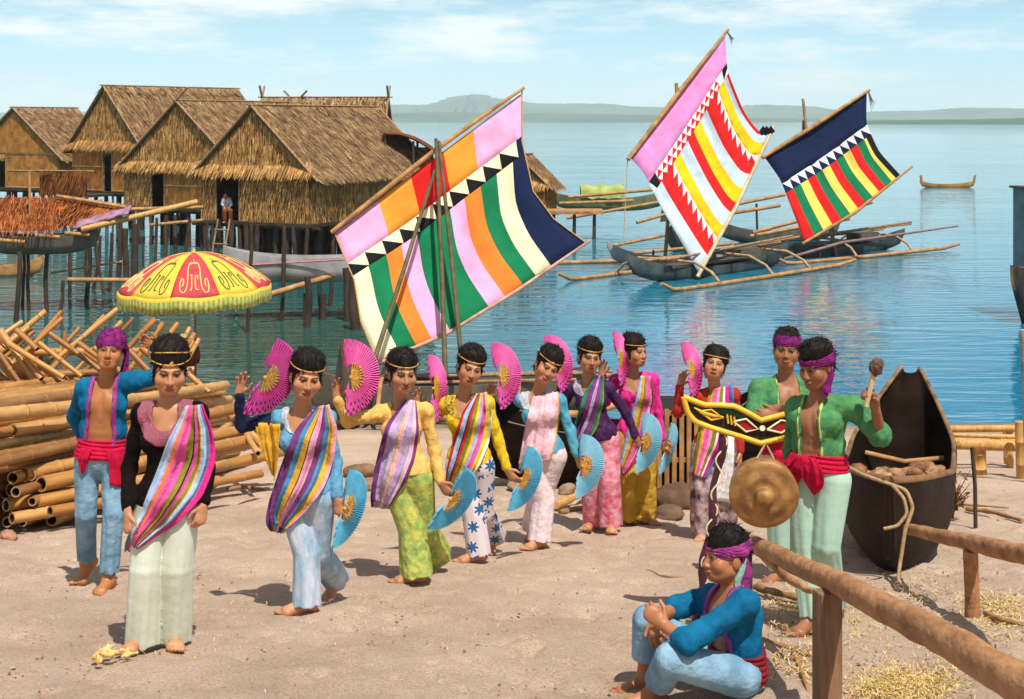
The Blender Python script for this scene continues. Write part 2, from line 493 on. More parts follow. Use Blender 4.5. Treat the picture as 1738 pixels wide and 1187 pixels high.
def ellf(c, r, M=None, clip=None):
    c = np.array(c, np.float32); r = np.array(r, np.float32)
    A = np.eye(3, dtype=np.float32) if M is None else np.array(M, np.float32)      # columns: local axes
    ext = np.sqrt(((A * r[None, :]) ** 2).sum(1))
    def f(X, Y, Z):
        px, py, pz = X - c[0], Y - c[1], Z - c[2]
        l = [(px * A[0, i] + py * A[1, i] + pz * A[2, i]) for i in range(3)]
        k0 = np.sqrt(sum((l[i] / r[i]) ** 2 for i in range(3)))
        k1 = np.sqrt(sum((l[i] / r[i] ** 2) ** 2 for i in range(3))) + 1e-6
        d = k0 * (k0 - 1) / k1
        return d if clip is None else np.maximum(d, clip(X, Y, Z))
    return f, c - ext, c + ext

def foldnoise(seed, amp, fh, fz, grow=None):
    """cloth folds: ridged waves, long along z when fz is small"""
    rg = np.random.RandomState(seed)
    W = [(a := rg.uniform(0, 2 * np.pi), fh * rg.uniform(0.6, 1.5), fz * rg.uniform(-1, 1), rg.uniform(0, 6.28)) for _ in range(5)]
    def f(X, Y, Z):
        s = 0
        for a, k, kz, ph in W:
            q = np.sin((X * math.cos(a) + Y * math.sin(a)) * k + Z * kz + ph + 0.8 * np.sin(Z * 9 + ph * 3))
            s = s + (0.66 - np.abs(q))
        s = s * (amp / 1.6)
        if grow is not None:
            s = s * np.clip((grow[0] - Z) / (grow[0] - grow[1]), 0.15, 1.2)
        return s
    return f

def pleats(legs, seed, amp, n, ztop, zbot):
    """long vertical folds round each leg, deeper towards the hem"""
    rg = np.random.RandomState(seed); ph = rg.uniform(0, 6.28, 6)
    def f(X, Y, Z):
        best = None
        for (hp, kn, an) in legs:
            t = np.clip((hp[2] - Z) / max(.05, hp[2] - an[2]), 0, 1.2)
            cx = np.where(t < .5, hp[0] + (kn[0] - hp[0]) * t * 2, kn[0] + (an[0] - kn[0]) * (t - .5) * 2)
            cy = np.where(t < .5, hp[1] + (kn[1] - hp[1]) * t * 2, kn[1] + (an[1] - kn[1]) * (t - .5) * 2)
            dx, dy = X - cx, Y - cy; r2 = dx * dx + dy * dy
            th = np.arctan2(dx, -dy)
            w_ = np.abs(np.sin(n * .5 * th + ph[0] + 1.1 * np.sin(Z * 3.1 + ph[1]))) ** 1.4 * .7 + np.abs(np.sin(n * th + ph[2] + 1.6 * np.sin(Z * 2.3 + ph[3]))) * .35 - .55
            if best is None: best, br = w_, r2
            else: best = np.where(r2 < br, w_, best)
        g = np.clip((ztop - Z) / (ztop - zbot), .25, 1.15)
        sm_ = np.sin(X * 37 + Z * 29 + ph[4]) * np.sin(Z * 41 - X * 23 + ph[5]) * .02
        return -(best * g + sm_) * amp
    return f

def colattr(me, rgba):
    at = me.attributes.new('tone', 'FLOAT_COLOR', 'POINT')
    at.data.foreach_set('color', rgba.astype(np.float32).ravel())

def skin_mat():
    m = bpy.data.materials.new('skin'); m.use_nodes = True
    t = m.node_tree; b = t.nodes['Principled BSDF']
    at = t.nodes.new('ShaderNodeAttribute'); at.attribute_name = 'tone'
    tcn = t.nodes.new('ShaderNodeTexCoord')
    nz = t.nodes.new('ShaderNodeTexNoise'); nz.inputs['Scale'].default_value = 9; nz.inputs['Detail'].default_value = 4
    t.links.new(tcn.outputs['Object'], nz.inputs['Vector'])
    mr = t.nodes.new('ShaderNodeMapRange'); mr.inputs['From Min'].default_value = 0.3; mr.inputs['From Max'].default_value = 0.7
    mr.inputs['To Min'].default_value = 0.82; mr.inputs['To Max'].default_value = 1.12
    t.links.new(nz.outputs[0], mr.inputs[0])
    mx = t.nodes.new('ShaderNodeMix'); mx.data_type = 'RGBA'; mx.blend_type = 'MULTIPLY'; mx.inputs[0].default_value = 1
    t.links.new(at.outputs['Color'], mx.inputs[6]); t.links.new(mr.outputs[0], mx.inputs[7])
    t.links.new(mx.outputs[2], b.inputs['Base Color'])
    b.inputs['Roughness'].default_value = 0.48; b.inputs['Specular IOR Level'].default_value = 0.4
    b.inputs['Subsurface Weight'].default_value = 0.08
    b.inputs['Subsurface Radius'].default_value = (0.02, 0.008, 0.004)
    b.inputs['Subsurface Scale'].default_value = 0.5
    return m
M_skin = skin_mat()
M_hair = mat('black_hair', (0.009, 0.0055, 0.004), 0.62, 0.5, 30, 0.4, 60, spec=0.18, stretch=(1, 1, 0.25))
M_gold = mat('gilt_beads', (0.62, 0.33, 0.07), 0.35, 0.3, 60, 0.4, 90, spec=0.5)

def unit(v):
    v = np.array(v, float); return v / (np.linalg.norm(v) + 1e-9)

def hand(V, wrist, dv, pn, th, curl=0.5, spread=0.12, sc_=1.0, thumb_in=0.2):
    """five fingers: dv points along the hand, pn out of the palm, th towards the thumb side"""
    d = unit(dv); n = unit(np.array(pn) - d * np.dot(pn, d)); s = np.cross(d, n); s = s * (1 if np.dot(s, th) > 0 else -1)
    w = np.array(wrist); q = sc_
    V.cone(w - d * .03, w + d * .025 * q, .024 * q, .026 * q, .012, flat=(n, .72))
    V.cone(w + d * .02 * q, w + d * .072 * q, .030 * q, .036 * q, .012, flat=(n, .42))
    ln = (.068, .077, .071, .055)
    cu = curl if isinstance(curl, (list, tuple)) else [curl * x for x in (.85, 1.0, 1.08, 1.15)]
    for i in range(4):
        b = w + d * (.078 - .004 * abs(i - 1.2)) * q + s * (.027 - .0185 * i) * q
        a = (1.5 - i) * spread
        dd = unit(d * math.cos(a) + s * math.sin(a))
        p = b - dd * .012 * q; ang = 0
        r0 = (.0098, .0102, .0098, .0086)[i] * q
        for j, fr in enumerate((.5, .3, .22)):
            ang += cu[i] * (.55, .8, .6)[j]
            e = p + (dd * math.cos(ang) + n * math.sin(ang)) * ln[i] * fr * q * (1.25 if j == 0 else 1)
            V.cone(p, e, r0, r0 * .92, .004); p = e; r0 *= .92
    b = w + d * .018 * q + s * .024 * q
    t1 = b + unit(s * .75 + d * .7 + n * thumb_in) * .042 * q
    t2 = t1 + unit(s * (.35 - thumb_in * .3) + d * .9 + n * thumb_in * 1.5) * .034 * q
    V.cone(b, t1, .0135 * q, .0108 * q, .008); V.cone(t1, t2, .0106 * q, .0085 * q, .004)

def foot(V, ankle, az, lift=0.0, q=1.0, side=1):
    """az: heading in the ground plane (radians, 0 = +x); lift: heel raised by this angle, toes stay down"""
    h = np.array((math.cos(az), math.sin(az), -0.14 * math.sin(az))); h = unit(h)
    up = np.array((0, 0, 1.0)); sd = np.cross(up, h)
    f = h * math.cos(lift) - up * math.sin(lift); u = unit(np.cross(f, sd)); u = u if u[2] > 0 else -u
    a = np.array(ankle)
    heel = a - u * .045 * q - f * .035 * q
    ball = a - u * .052 * q + f * .115 * q
    V.cone(a + u * .03, a - u * .01, .036 * q, .036 * q, .015)
    V.cone(a, heel, .034 * q, .028 * q, .02)
    V.cone(a - u * .01, ball, .036 * q, .026 * q, .02)
    V.cone(heel, ball, .026 * q, .024 * q, .02)
    V.cone(ball - sd * .022 * q, ball + sd * .022 * q, .024 * q, .024 * q, .015)
    for i in range(5):
        b = ball + sd * side * (.034 - .0165 * i) * q + f * (.008 - .006 * abs(i - .7)) * q - u * .002
        L_ = (.048, .042, .038, .033, .026)[i] * q
        e = b + h * L_ - up * .005
        r = (.0135, .010, .0095, .009, .0085)[i] * q
        V.cone(b, e, r, r * .9, .004)

def head(V, c, M, q=1.0, male=False, var=(1, 0, 0, 0)):
    c = np.array(c); M = np.array(M); fw, jz, nl, ck = var      # face width, jaw length, nose length, cheek fullness
    g = lambda x, y, z: c + M @ (np.array((x * fw, y, z + (jz * (z + .03) / .06 if z < -.03 else 0))) * q)
    e = lambda p, r, k=.02, cut=False: V.ell(g(*p), np.array(r) * q, M, k, cut)
    k = lambda a, b, ra, rb, kk=.01: V.cone(g(*a), g(*b), ra * q, rb * q, kk)
    e((0, .014, .036), (.073, .090, .080))
    e((0, -.026, -.034), (.066, .061, .072), .03)
    e((0, -.052, -.080), (.036 if male else .031, .031, .025), .03)
    k((-.047, .0, -.055), (-.018, -.055, -.084), .024, .019, .02); k((.047, .0, -.055), (.018, -.055, -.084), .022, .018, .02)
    for s in (-1, 1):
        e((s * .042, -.058, -.028), (.026 + ck, .023 + ck, .027), .02)
        e((s * .030, -.088, .004), (.019, .012, .011), .012, True)
        e((s * .030, -.0735, .002), (.0150, .0135, .0105), .004)
        k((s * .012, -.084, .021), (s * .044, -.073, .023), .0075, .006, .012)
        e((s * .073, .016, -.012), (.011, .021, .031), .008)
        e((s * .0115, -.092, -.036), (.0085, .011, .0085), .006)
    k((0, -.083, .008), (0, -.100 - nl, -.030 - nl), .0078, .0110, .010)
    e((0, -.0885, -.0605), (.023, .012, .0065), .005)
    e((0, -.0860, -.0715), (.019, .012, .0072), .005)

def head_tone(pts, c, M, base, lip, q=1.0, smile=0.0):
    """colour of skin, lips, eyes and brows by place on the head"""
    l = (pts - np.array(c)) @ np.array(M) / q
    x, y, z = l[:, 0], l[:, 1], l[:, 2]
    C = np.tile(np.array([*base, 1.0]), (len(pts), 1))
    def blend(mask, colr):
        mk = np.clip(mask, 0, 1)[:, None]
        C[:, :3] = C[:, :3] * (1 - mk) + np.array(colr)[None] * mk
    front = (y < -.055)
    ck = np.exp(-(((np.abs(x) - .04) / .02) ** 2 + ((z + .032) / .02) ** 2)) * front
    blend(ck * .35, (base[0] * 1.05, base[1] * .72, base[2] * .68))
    lipm = 1.35 - ((x / .024) ** 2 + ((z + .066 - smile * np.abs(x)) / .0115) ** 2) ** .5 * 1.15
    blend(np.clip(lipm * 3, 0, 1) * front * .85, lip)
    blend(np.clip(1.6 - np.abs(z + .066) / .0022, 0, 1) * (np.abs(x) < .02) * front * .6, (.09, .02, .015))
    for s in (-1, 1):
        ex, ez = (x - s * .030), (z - .002)
        al = 1.0 - ((ex / .0165) ** 2 + (ez / .0060) ** 2)
        blend(np.clip(al * 5, 0, 1) * front, (.17, .125, .095))
        ir = 1.0 - ((ex / .0085) ** 2 + ((ez - .0005) / .0070) ** 2)
        blend(np.clip(ir * 5, 0, 1) * front * (al > -.2), (.012, .007, .005))
        lash = 1.5 - np.abs(ez - .0064 + 18 * ex ** 2) / .0028
        blend(np.clip(lash, 0, 1) * (np.abs(ex) < .020) * front, (.02, .012, .009))
        br = 1.5 - np.abs(z - .0235 + 8 * (ex - s * .004) ** 2) / .0036
        blend(np.clip(br, 0, 1) * (np.abs(ex - s * .003) < .021) * front * .9, (.02, .013, .009))
        blend(np.clip(1.3 - (((x - s * .0075) / .0045) ** 2 + ((z + .0425) / .003) ** 2), 0, 1) * front * .7, (.08, .025, .015))
    return C

def rotm(yaw, pitch, roll):
    """yaw: turned to image right (+); pitch: chin down (+); roll: crown leaning to image right (+)"""
    return np.array(Matrix.Rotation(R(yaw), 3, 'Z') @ Matrix.Rotation(R(roll), 3, 'Y') @ Matrix.Rotation(R(pitch), 3, 'X'))
# ------------------------------------------------------------------ people
QUALITY = 0.0046
def cloth(name, c, var=0.18, scale=14, c2=None, rough=0.85, bump=0.8, stretch=(1, 1, 1), sheen=0.0):
    return mat(name, c, rough, var, scale, bump, 17, 0.12, stretch, c2, sheen=sheen)

def ray_front(Vs, X, Z, side, fallback):
    D = Vs[0].D
    for v in Vs[1:]: D = np.minimum(D, v.D)
    V = Vs[0]; h = V.h; nu = X.shape
    ix = np.clip(np.round((X - V.lo[0]) / h).astype(int), 0, V.n[0] - 1)
    iz = np.clip(np.round((Z - V.lo[2]) / h).astype(int), 0, V.n[2] - 1)
    colm = D[ix, :, iz]
    if side < 0: colm = colm[..., ::-1]
    ins = colm < 0
    hit = ins.any(-1); k = ins.argmax(-1)
    k1 = np.maximum(k - 1, 0)
    a = np.take_along_axis(colm, k1[..., None], -1)[..., 0]; b = np.take_along_axis(colm, k[..., None], -1)[..., 0]
    f = np.clip(a / (a - b + 1e-9), 0, 1)
    kk = k1 + f
    y = V.lo[1] + h * kk if side > 0 else V.lo[1] + h * (V.n[1] - 1 - kk)
    y = np.where(hit, y, np.nan)
    # fill what hangs free from its neighbours
    for _ in range(60):
        bad = np.isnan(y)
        if not bad.any(): break
        p = np.pad(y, 1, constant_values=np.nan)
        st = np.stack([p[1:-1, :-2], p[1:-1, 2:], p[:-2, 1:-1], p[2:, 1:-1]])
        with np.errstate(all='ignore'):
            import warnings
            with warnings.catch_warnings():
                warnings.simplefilter('ignore'); mn = np.nanmean(st, 0)
        y = np.where(bad, mn, y)
    y = np.where(np.isnan(y), fallback, y)
    return y

def drape(Vs, left, right, d, stripes, seed, thick=0.007, off=0.012, fold=0.011, nf=5, nt=44, back=True, smooth=5):
    """a cloth over the body: left/right edges (px) from the shoulder to the tip; stripes [(material index, width)]"""
    def along(pts, n):
        p = np.array(pts, float); s = np.concatenate([[0], np.cumsum(np.linalg.norm(np.diff(p, axis=0), axis=1))]); s /= s[-1]
        t = np.linspace(0, 1, n)
        q = np.stack([np.interp(t, s, p[:, i]) for i in (0, 1)], 1)
        for _ in range(4): q[1:-1] = (q[:-2] + 2 * q[1:-1] + q[2:]) / 4
        return q
    Lp, Rp = along(left, nt), along(right, nt)
    tot = sum(x[1] for x in stripes); us = [0.0]; mids = []
    for mi, wd in stripes:
        n = max(2, int(round(wd / tot * 34)))
        for k in range(n):
            us.append(us[-1] + wd / tot / n); mids.append(mi)
    us = np.array(us); us[-1] = 1
    rg = np.random.RandomState(seed); ph = rg.uniform(0, 6.28, 4)
    mb = MB()
    for side in ((1, -1) if back else (1,)):
        U = Lp[:, None, :] * (1 - us)[None, :, None] + Rp[:, None, :] * us[None, :, None]
        dd = d - 0.1 if side > 0 else d + 0.1
        X = (U[..., 0] - U0) * dd / F; Z = HC - (U[..., 1] - VH) * dd / F
        Y = ray_front(Vs, X, Z, side, dd)
        for _ in range(smooth):
            p = np.pad(Y, 1, mode='edge')
            S = (p[1:-1, :-2] + p[1:-1, 2:] + p[:-2, 1:-1] + p[2:, 1:-1]) / 4
            Y = np.minimum(Y, S) if side > 0 else np.maximum(Y, S)
            Y = 0.5 * Y + 0.5 * S
        t = np.linspace(0, 1, nt)[:, None]; u = us[None, :]
        fl = np.sin(u * nf * 2 * np.pi + ph[0] + 1.4 * np.sin(t * 2.2 + ph[1])) * 0.6 + np.sin(u * nf * 3.7 * np.pi + ph[2] + 2 * t) * 0.4
        env = 0.45 + 0.55 * np.sin(np.pi * np.clip(t * 1.0, 0, 1))
        O = Y - side * (off + fold * (fl + 1) * env)
        I = O + side * thick
        # convert back so the outline keeps its shape at its own depth
        fo = np.stack([(U[..., 0] - U0) * dd / F, O, Z], -1); fi = np.stack([fo[..., 0], I, Z], -1)
        nr, nc = Y.shape
        b = len(mb.v)
        vs = np.concatenate([fo.reshape(-1, 3), fi.reshape(-1, 3)]).tolist()
        fs, ms = [], []
        n1 = nr * nc
        for i in range(nr - 1):
            for j in range(nc - 1):
                q = (i * nc + j, i * nc + j + 1, (i + 1) * nc + j + 1, (i + 1) * nc + j)
                if side < 0: q = q[::-1]
                fs.append(q[::-1]); ms.append(mids[j])
                fs.append(tuple(n1 + x for x in q)); ms.append(mids[j])
        rim = [(0, j) for j in range(nc)] + [(i, nc - 1) for i in range(1, nr)] + [(nr - 1, j) for j in range(nc - 2, -1, -1)] + [(i, 0) for i in range(nr - 2, 0, -1)]
        for k in range(len(rim)):
            a, c = rim[k], rim[(k + 1) % len(rim)]
            ia, ic = a[0] * nc + a[1], c[0] * nc + c[1]
            q = (ia, ic, n1 + ic, n1 + ia)
            fs.append(q if side > 0 else q[::-1]); ms.append(mids[min(a[1], nc - 2)])
        mb.v.extend([tuple(x) for x in vs])
        for f_, m_ in zip(fs, ms):
            mb.f.append(tuple(b + x for x in f_)); mb.m.append(m_); mb.sm.append(True)
    return mb

def person(S):
    d = S['d']; female = S.get('female', True)
    s = F / d
    J = {k: np.array(P(v[0], v[1], d + (v[2] if len(v) > 2 else 0))) for k, v in S['j'].items()}
    if female:
        for k_ in ('sa', 'sb', 'neck'): J[k_] = J[k_] + np.array((0, 0, .016))
    X = unit(J['sb'] - J['sa']); Uv = unit(J['neck'] - J['pel']); Uv = unit(Uv)
    Fw = unit(np.cross(X, Uv)); X2 = np.cross(Uv, Fw)
    M = np.stack([X2, -Fw, Uv], 1)                                    # local x, back, up
    hipw = S.get('hipw', .078)
    Xh = unit(X2 * np.array([1, 1, 0.3]))
    for k, sg in (('ha', -1), ('hb', 1)):
        if k not in J: J[k] = J['pel'] + Xh * hipw * sg - Uv * .03
    ft = {}
    for k in ('a', 'b'):
        f = S['f' + k]
        if len(f) == 5:                                                # (u, v, dy, az, lift) free
            an = np.array(P(f[0], f[1], d + f[2])); az, lf = R(f[3]), R(f[4])
        else:                                                          # (u, dy, az, lift) standing
            az, lf = R(f[2]), R(f[3]); y = d + f[1]; x = (f[0] - U0) * y / F
            an = np.array((x, y, gz(x, y) + .018 + .052 * math.cos(lf) + .115 * math.sin(lf)))
        ft[k] = (an, az, lf)
        if 'k' + k not in J:
            m = (J['h' + k] + an) / 2; J['k' + k] = m + Fw * .04 + np.array((0, 0, .02))
    allp = np.array(list(J.values()) + [ft['a'][0], ft['b'][0]])
    hc = np.array(P(S['head'][0], S['head'][1], d + S['head'][2])); q = S.get('hq', 1.055 if female else 1.0)
    HM = rotm(*S['rot'])
    lo = np.minimum(allp.min(0), hc - .16) - (.16, .24, .14); hi = np.maximum(allp.max(0), hc + .17) + (.16, .24, .03)
    h = QUALITY * max(1.0, (d / 7.2)) * S.get('coarse', 1)
    V = Vol(lo, hi, h)
    bx = S.get('build', 1.0)
    sw = np.linalg.norm(J['sb'] - J['sa'])
    tl = np.linalg.norm(J['neck'] - J['pel'])
    sm = (J['sa'] + J['sb']) / 2
    at = lambda t: J['pel'] + (J['neck'] - J['pel']) * t
    def torso(V, g, k=.05, arms=True):
        """g: how far outside the skin"""
        if female:
            V.ell(at(.70), (sw * .375 + g, .094 * bx + g, tl * .30 + g), M, k)
            V.ell(at(.38), (.098 * bx + g, .078 * bx + g, tl * .27 + g), M, k)
            V.ell(at(.06), (.140 * bx + g, .100 * bx + g, .13 + g), M, k)
            for sg in (-1, 1):
                V.ell(at(.66) + X2 * sg * .066 * bx + Fw * .062, (.056 + g, .05 + g, .055 + g), M, .045)
        else:
            V.ell(at(.72), (sw * .43 + g, .108 * bx + g, tl * .28 + g), M, k)
            V.ell(at(.40), (.132 * bx + g, .090 * bx + g, tl * .28 + g), M, k)
            V.ell(at(.05), (.138 * bx + g, .100 * bx + g, .12 + g), M, k)
            for sg in (-1, 1):
                V.ell(at(.74) + X2 * sg * .075 + Fw * .062, (.062 + g, .032 + g * .6, .045 + g), M, .03)
        sr = .043 if female else .048
        V.cone(J['sa'], J['sb'], sr + g, sr + g, .04)
        for k_ in ('sa', 'sb'):
            V.cone(J['neck'] - Uv * .01, J[k_], .040 + g * .8, sr - .003 + g, .03)
    def arm(V, k, g, k2=.025, upto=1.0, r=None):
        r = r or ((.035, .030, .0235) if female else (.044, .038, .028))
        a, e, w_ = J['s' + k], J['e' + k], J['w' + k]
        V.cone(a, e, r[0] + g, r[1] + g, k2)
        V.cone(e, e + (w_ - e) * upto, r[1] + g, r[1] + (r[2] - r[1]) * upto + g, k2)
    root = empty('person', (float(J['pel'][0]), float(J['pel'][1]), gz(J['pel'][0], J['pel'][1]) if not S.get('floor') else S['floor']))
    tag(root, S['label'], 'person', S.get('group'))
    # --- body
    torso(V, -.007 if female else 0)
    if not female:                                                     # muscle lines of a bare chest
        V.cone(at(.62) + Fw * .112 * bx, at(.88) + Fw * .10 * bx, .008, .008, .02, True)
        for t in (.30, .42):
            V.cone(at(t) + Fw * .100 * bx - X2 * .05, at(t) + Fw * .100 * bx + X2 * .05, .005, .005, .018, True)
        V.cone(at(.15) + Fw * .104 * bx, at(.5) + Fw * .100 * bx, .005, .005, .016, True)
        for sg in (-1, 1):
            V.cone(at(.86) + X2 * sg * .02 + Fw * .06, J['sa' if sg < 0 else 'sb'] + Fw * .02, .013, .011, .012)
    V.cone(J['neck'] - Uv * .03, hc + HM @ np.array((0, .018, -.055)) * q, .043 * q, .045 * q, .03) if female else V.cone(J['neck'] - Uv * .03, hc + HM @ np.array((0, .018, -.055)) * q, .049 * q, .050 * q, .03)
    vr = np.random.RandomState(int(S['head'][0] * 3 + 1)); fv = (1 + vr.uniform(-.05, .06), vr.uniform(-.010, .0) if female else vr.uniform(-.006, .006), vr.uniform(-.003, .004), vr.uniform(-.003, .004))
    head(V, hc, HM, q, not female, fv)
    for k in ('a', 'b'):
        arm(V, k, -.004)
        if k == 'b' or not S.get('hide_hand_a'):
            hs = S['hand_' + k]
            hand(V, J['w' + k], hs[0], hs[1], hs[2], *(hs[3:] if len(hs) > 3 else ()), **({'sc_': .9} if female and len(hs) < 6 else {}))
        an, az, lf = ft[k]
        V.cone(J['h' + k], J['k' + k], .074, .052, .03); V.cone(J['k' + k], an, .050, .035, .02)
        V.cone(J['k' + k] * .7 + an * .3 - Fw * .012, J['k' + k] * .4 + an * .6 - Fw * .01, .046, .040, .03)
        foot(V, an, az, lf, S.get('footq', 1.0), 1 if k == 'b' else -1)
    me, pts = V.mesh('body')
    tone = np.array(S.get('skin', (.43, .20, .095))) * vr.uniform(.86, 1.10)
    colattr(me, head_tone(pts, hc, HM, tone, S.get('lip', (.36, .06, .05)), q, vr.uniform(0, .22)))
    link('body', me, M_skin, root)
    # --- hair
    H = Vol(hc - .2, hc + .2, h * .8)
    g = lambda x, y, z: hc + HM @ (np.array((x, y, z)) * q)
    hq = np.array
    if female:
        pf = S.get('puff', .85)
        H.ell(g(0, .026, .050), hq((.090, .100, .088)) * q, HM, .03)
        H.ell(g(0, .030, .050 + .036 * pf), hq((.086, .090, .070)) * q, HM, .03)
        H.ell(g(0, .062, -.030), hq((.070, .050, .070)) * q, HM, .03)
        if S.get('bun'): H.ell(g(*S['bun']), hq((.055, .05, .055)) * q, HM, .02)
        H.ell(g(0, -.088, -.052), hq((.066, .074, .098)) * q, HM, .014, True)
        for sg in (-1, 1): H.cone(g(sg * .068, -.012, .0), g(sg * .067, -.016, -.045), .013, .005, .012)
    else:
        H.ell(g(0, .022, .046), hq((.082, .096, .088)) * q, HM, .03)
        H.ell(g(0, .010, .088), hq((.070, .080, .052)) * q, HM, .03)
        H.ell(g(0, .058, -.012), hq((.064, .046, .060)) * q, HM, .03)
        H.ell(g(0, -.085, -.050), hq((.066, .072, .095)) * q, HM, .014, True)
        if S.get('shag'):
            for i in range(9):
                a = i * .7; H.ell(g(.05 * math.cos(a), .02 + .05 * math.sin(a), .105 + .012 * math.sin(i * 3.1)), hq((.03, .03, .026)) * q, HM, .012)
    rgn = np.random.RandomState(int(abs(hc[0]) * 1000) % 999)
    ws = [(rgn.normal(0, 95, 3), rgn.uniform(0, 6)) for _ in range(4)]
    mh, _ = H.mesh('hair', lambda X_, Y_, Z_: sum(np.sin(X_ * k_[0] + Y_ * k_[1] + Z_ * k_[2] * .5 + p_) for k_, p_ in ws) * .0016)
    hm = MB(); vs_ = np.array([v.co[:] for v in mh.vertices]); ns_ = np.array([v.normal[:] for v in mh.vertices])
    hb_ = [tuple(x) for x in vs_]; hm.v = hb_; hm.f = [tuple(p_.vertices) for p_ in mh.polygons]; hm.m = [0] * len(hm.f); hm.sm = [True] * len(hm.f)
    if len(vs_) > 50 and d < 20:
        crown = g(0, .05, .09)
        for i_ in rgn.choice(len(vs_), 460):
            p0, n0 = vs_[i_], ns_[i_]
            tg = unit(p0 - crown + rgn.normal(0, .05, 3)); tg = unit(tg - n0 * np.dot(tg, n0) + rgn.normal(0, .16, 3))
            ln = rgn.uniform(.02, .04) * q
            hm.tube([p0 - n0 * .003, p0 + tg * ln * .5 + n0 * rgn.uniform(.0, .003), p0 + tg * ln + n0 * rgn.uniform(-.006, .004)], [.0018, .0019, .0006], 4, caps=False)
    hm.build('hair', M_hair, root)
    # --- head band / scarf
    if S.get('band'):
        mb = MB()
        for (zf, zb, rr, grow) in S['band']:
            pp = []
            for i in range(41):
                a = 2 * math.pi * i / 40
                yy = math.cos(a)
                z = zf * (1 + yy) / 2 + zb * (1 - yy) / 2
                e = math.sqrt(max(.05, 1 - ((z - .05) / .115) ** 2))
                pp.append(g(math.sin(a) * .090 * grow * e, .022 - yy * .1045 * grow * (e if yy < 0 else e * .97), z))
            mb.tube(pp, rr, 6, caps=False)
            for i in range(0, 40, 2):                                  # beads
                p_ = Vector(pp[i]); dd = (p_ - Vector(hc)).normalized()
                mb.tube([p_ - dd * rr, p_ + dd * rr * 1.7], [rr * 1.2, rr * .5], 6)
        mb.build('headband', M_gold, root)
    if S.get('scarf'):
        sc0 = S['scarf']; z0, z1 = sc0.get('z', (.030, .078))
        W = Vol(hc - .2, hc + .2, h * .8)
        tl_ = sc0.get('tilt', 0)
        def clip(X_, Y_, Z_):
            lx = [(X_ - hc[0]) * HM[0, i] + (Y_ - hc[1]) * HM[1, i] + (Z_ - hc[2]) * HM[2, i] for i in range(3)]
            zz = lx[2] - tl_ * lx[1]
            return np.maximum(z0 * q - zz, zz - z1 * q)
        W.ell(g(0, .016, .046), hq((.089, .106, .098)) * q, HM, .01, clip=clip)
        if sc0.get('cap'): W.ell(g(0, .02, .075), hq((.085, .095, .072)) * q, HM, .02, clip=clip)
        kx = sc0.get('knot', (.07, .07, .04))
        W.ell(g(*kx), hq((.026, .026, .022)), HM, .012)
        sd = np.random.RandomState(11)
        wv = [(sd.normal(0, 1, 3), sd.uniform(0, 6)) for _ in range(3)]
        m2, _ = W.mesh('head_scarf', lambda X_, Y_, Z_: (0.5 - np.abs(np.sin(Z_ * 230 + 12 * X_ + 2 * np.sin(X_ * 40)))) * .004)
        hs_ = link('head_scarf', m2, sc0['mat'], root)
        mb = MB()
        for i, (ox, oy, ln, wd, sway) in enumerate(sc0.get('tails', [(.0, .0, .16, .035, .02)])):
            b0 = g(*kx); rows = []
            for j in range(9):
                t = j / 8; c = b0 + np.array((ox * t + sway * math.sin(t * 5 + i), oy * t, -ln * t))
                w_ = wd * (.35 + .65 * min(1, t * 2.2)) / 2
                rows.append([(c[0] - w_, c[1] - .006 * math.sin(j), c[2]), (c[0], c[1] - .014, c[2] - .004), (c[0] + w_, c[1] + .006 * math.sin(j + 1), c[2])])
            mb.grid(rows, i % 2 if isinstance(sc0['mat'], list) else 0)
            mb.grid([[(x, y + .006, z) for x, y, z in r] for r in rows], i % 2 if isinstance(sc0['mat'], list) else 0, flip=True)
        mb.build('scarf_tail', sc0.get('tail_mats', sc0['mat']), hs_ if False else root)
    seed = int(abs(J['pel'][0] * 977 + d * 131)) % 9999
    # --- trousers or skirt
    tr = S['trousers']
    T = Vol(lo, hi, h)
    rh, rk, rf = tr['r']
    waist = at(tr.get('top', .22))
    ctop = lambda X_, Y_, Z_: ((X_ - waist[0]) * Uv[0] + (Y_ - waist[1]) * Uv[1] + (Z_ - waist[2]) * Uv[2])
    for k in ('a', 'b'):
        an = ft[k][0]; hp, kn = J['h' + k], J['k' + k]
        hem = tr['hem' + k] if ('hem' + k) in tr else tr['hem']
        end = an + (kn - an) * hem if hem > 0 else an + unit(an - kn) * (-hem)
        ax = unit(kn - end)
        cl = (lambda ax, end: lambda X_, Y_, Z_: -((X_ - end[0]) * ax[0] + (Y_ - end[1]) * ax[1] + (Z_ - end[2]) * ax[2]))(ax, end)
        T.cone(hp, kn, rh, rk, .010)
        T.cone(kn, end - ax * .03, rk, rf, .003, clip=cl)
    T.ell(at(.06), (.140 * bx + .006, .102 * bx + .008, .135), M, .035)
    for f_ in tr.get('fill', []):                                       # cloth spanning between the legs
        T.cone(J['ha'] * (1 - f_[0]) + ft['a'][0] * f_[0], J['hb'] * (1 - f_[0]) + ft['b'][0] * f_[0], f_[1], f_[1], .05)
    xx, yy, zz = T.xyz((slice(None),) * 3)
    fwd = (xx - waist[0]) * Fw[0] + (yy - waist[1]) * Fw[1] + (zz - waist[2]) * Fw[2]
    T.D = np.maximum(T.D, np.minimum(ctop(xx, yy, zz), S.get('cutfwd', .17) - fwd).astype(np.float32))
    mt, _ = T.mesh('trousers', pleats([(J['ha'], J['ka'], ft['a'][0]), (J['hb'], J['kb'], ft['b'][0])], seed, tr.get('fold', .012) * .8, tr.get('np', 5), J['pel'][2] + .05, J['pel'][2] - .6))
    link(tr.get('name', 'trousers'), mt, tr['mat'], root)
    # --- blouse or jacket
    bl = S['top']; B = Vol(lo, hi, h)
    torso(B, .006 if female else .012, k=.045)
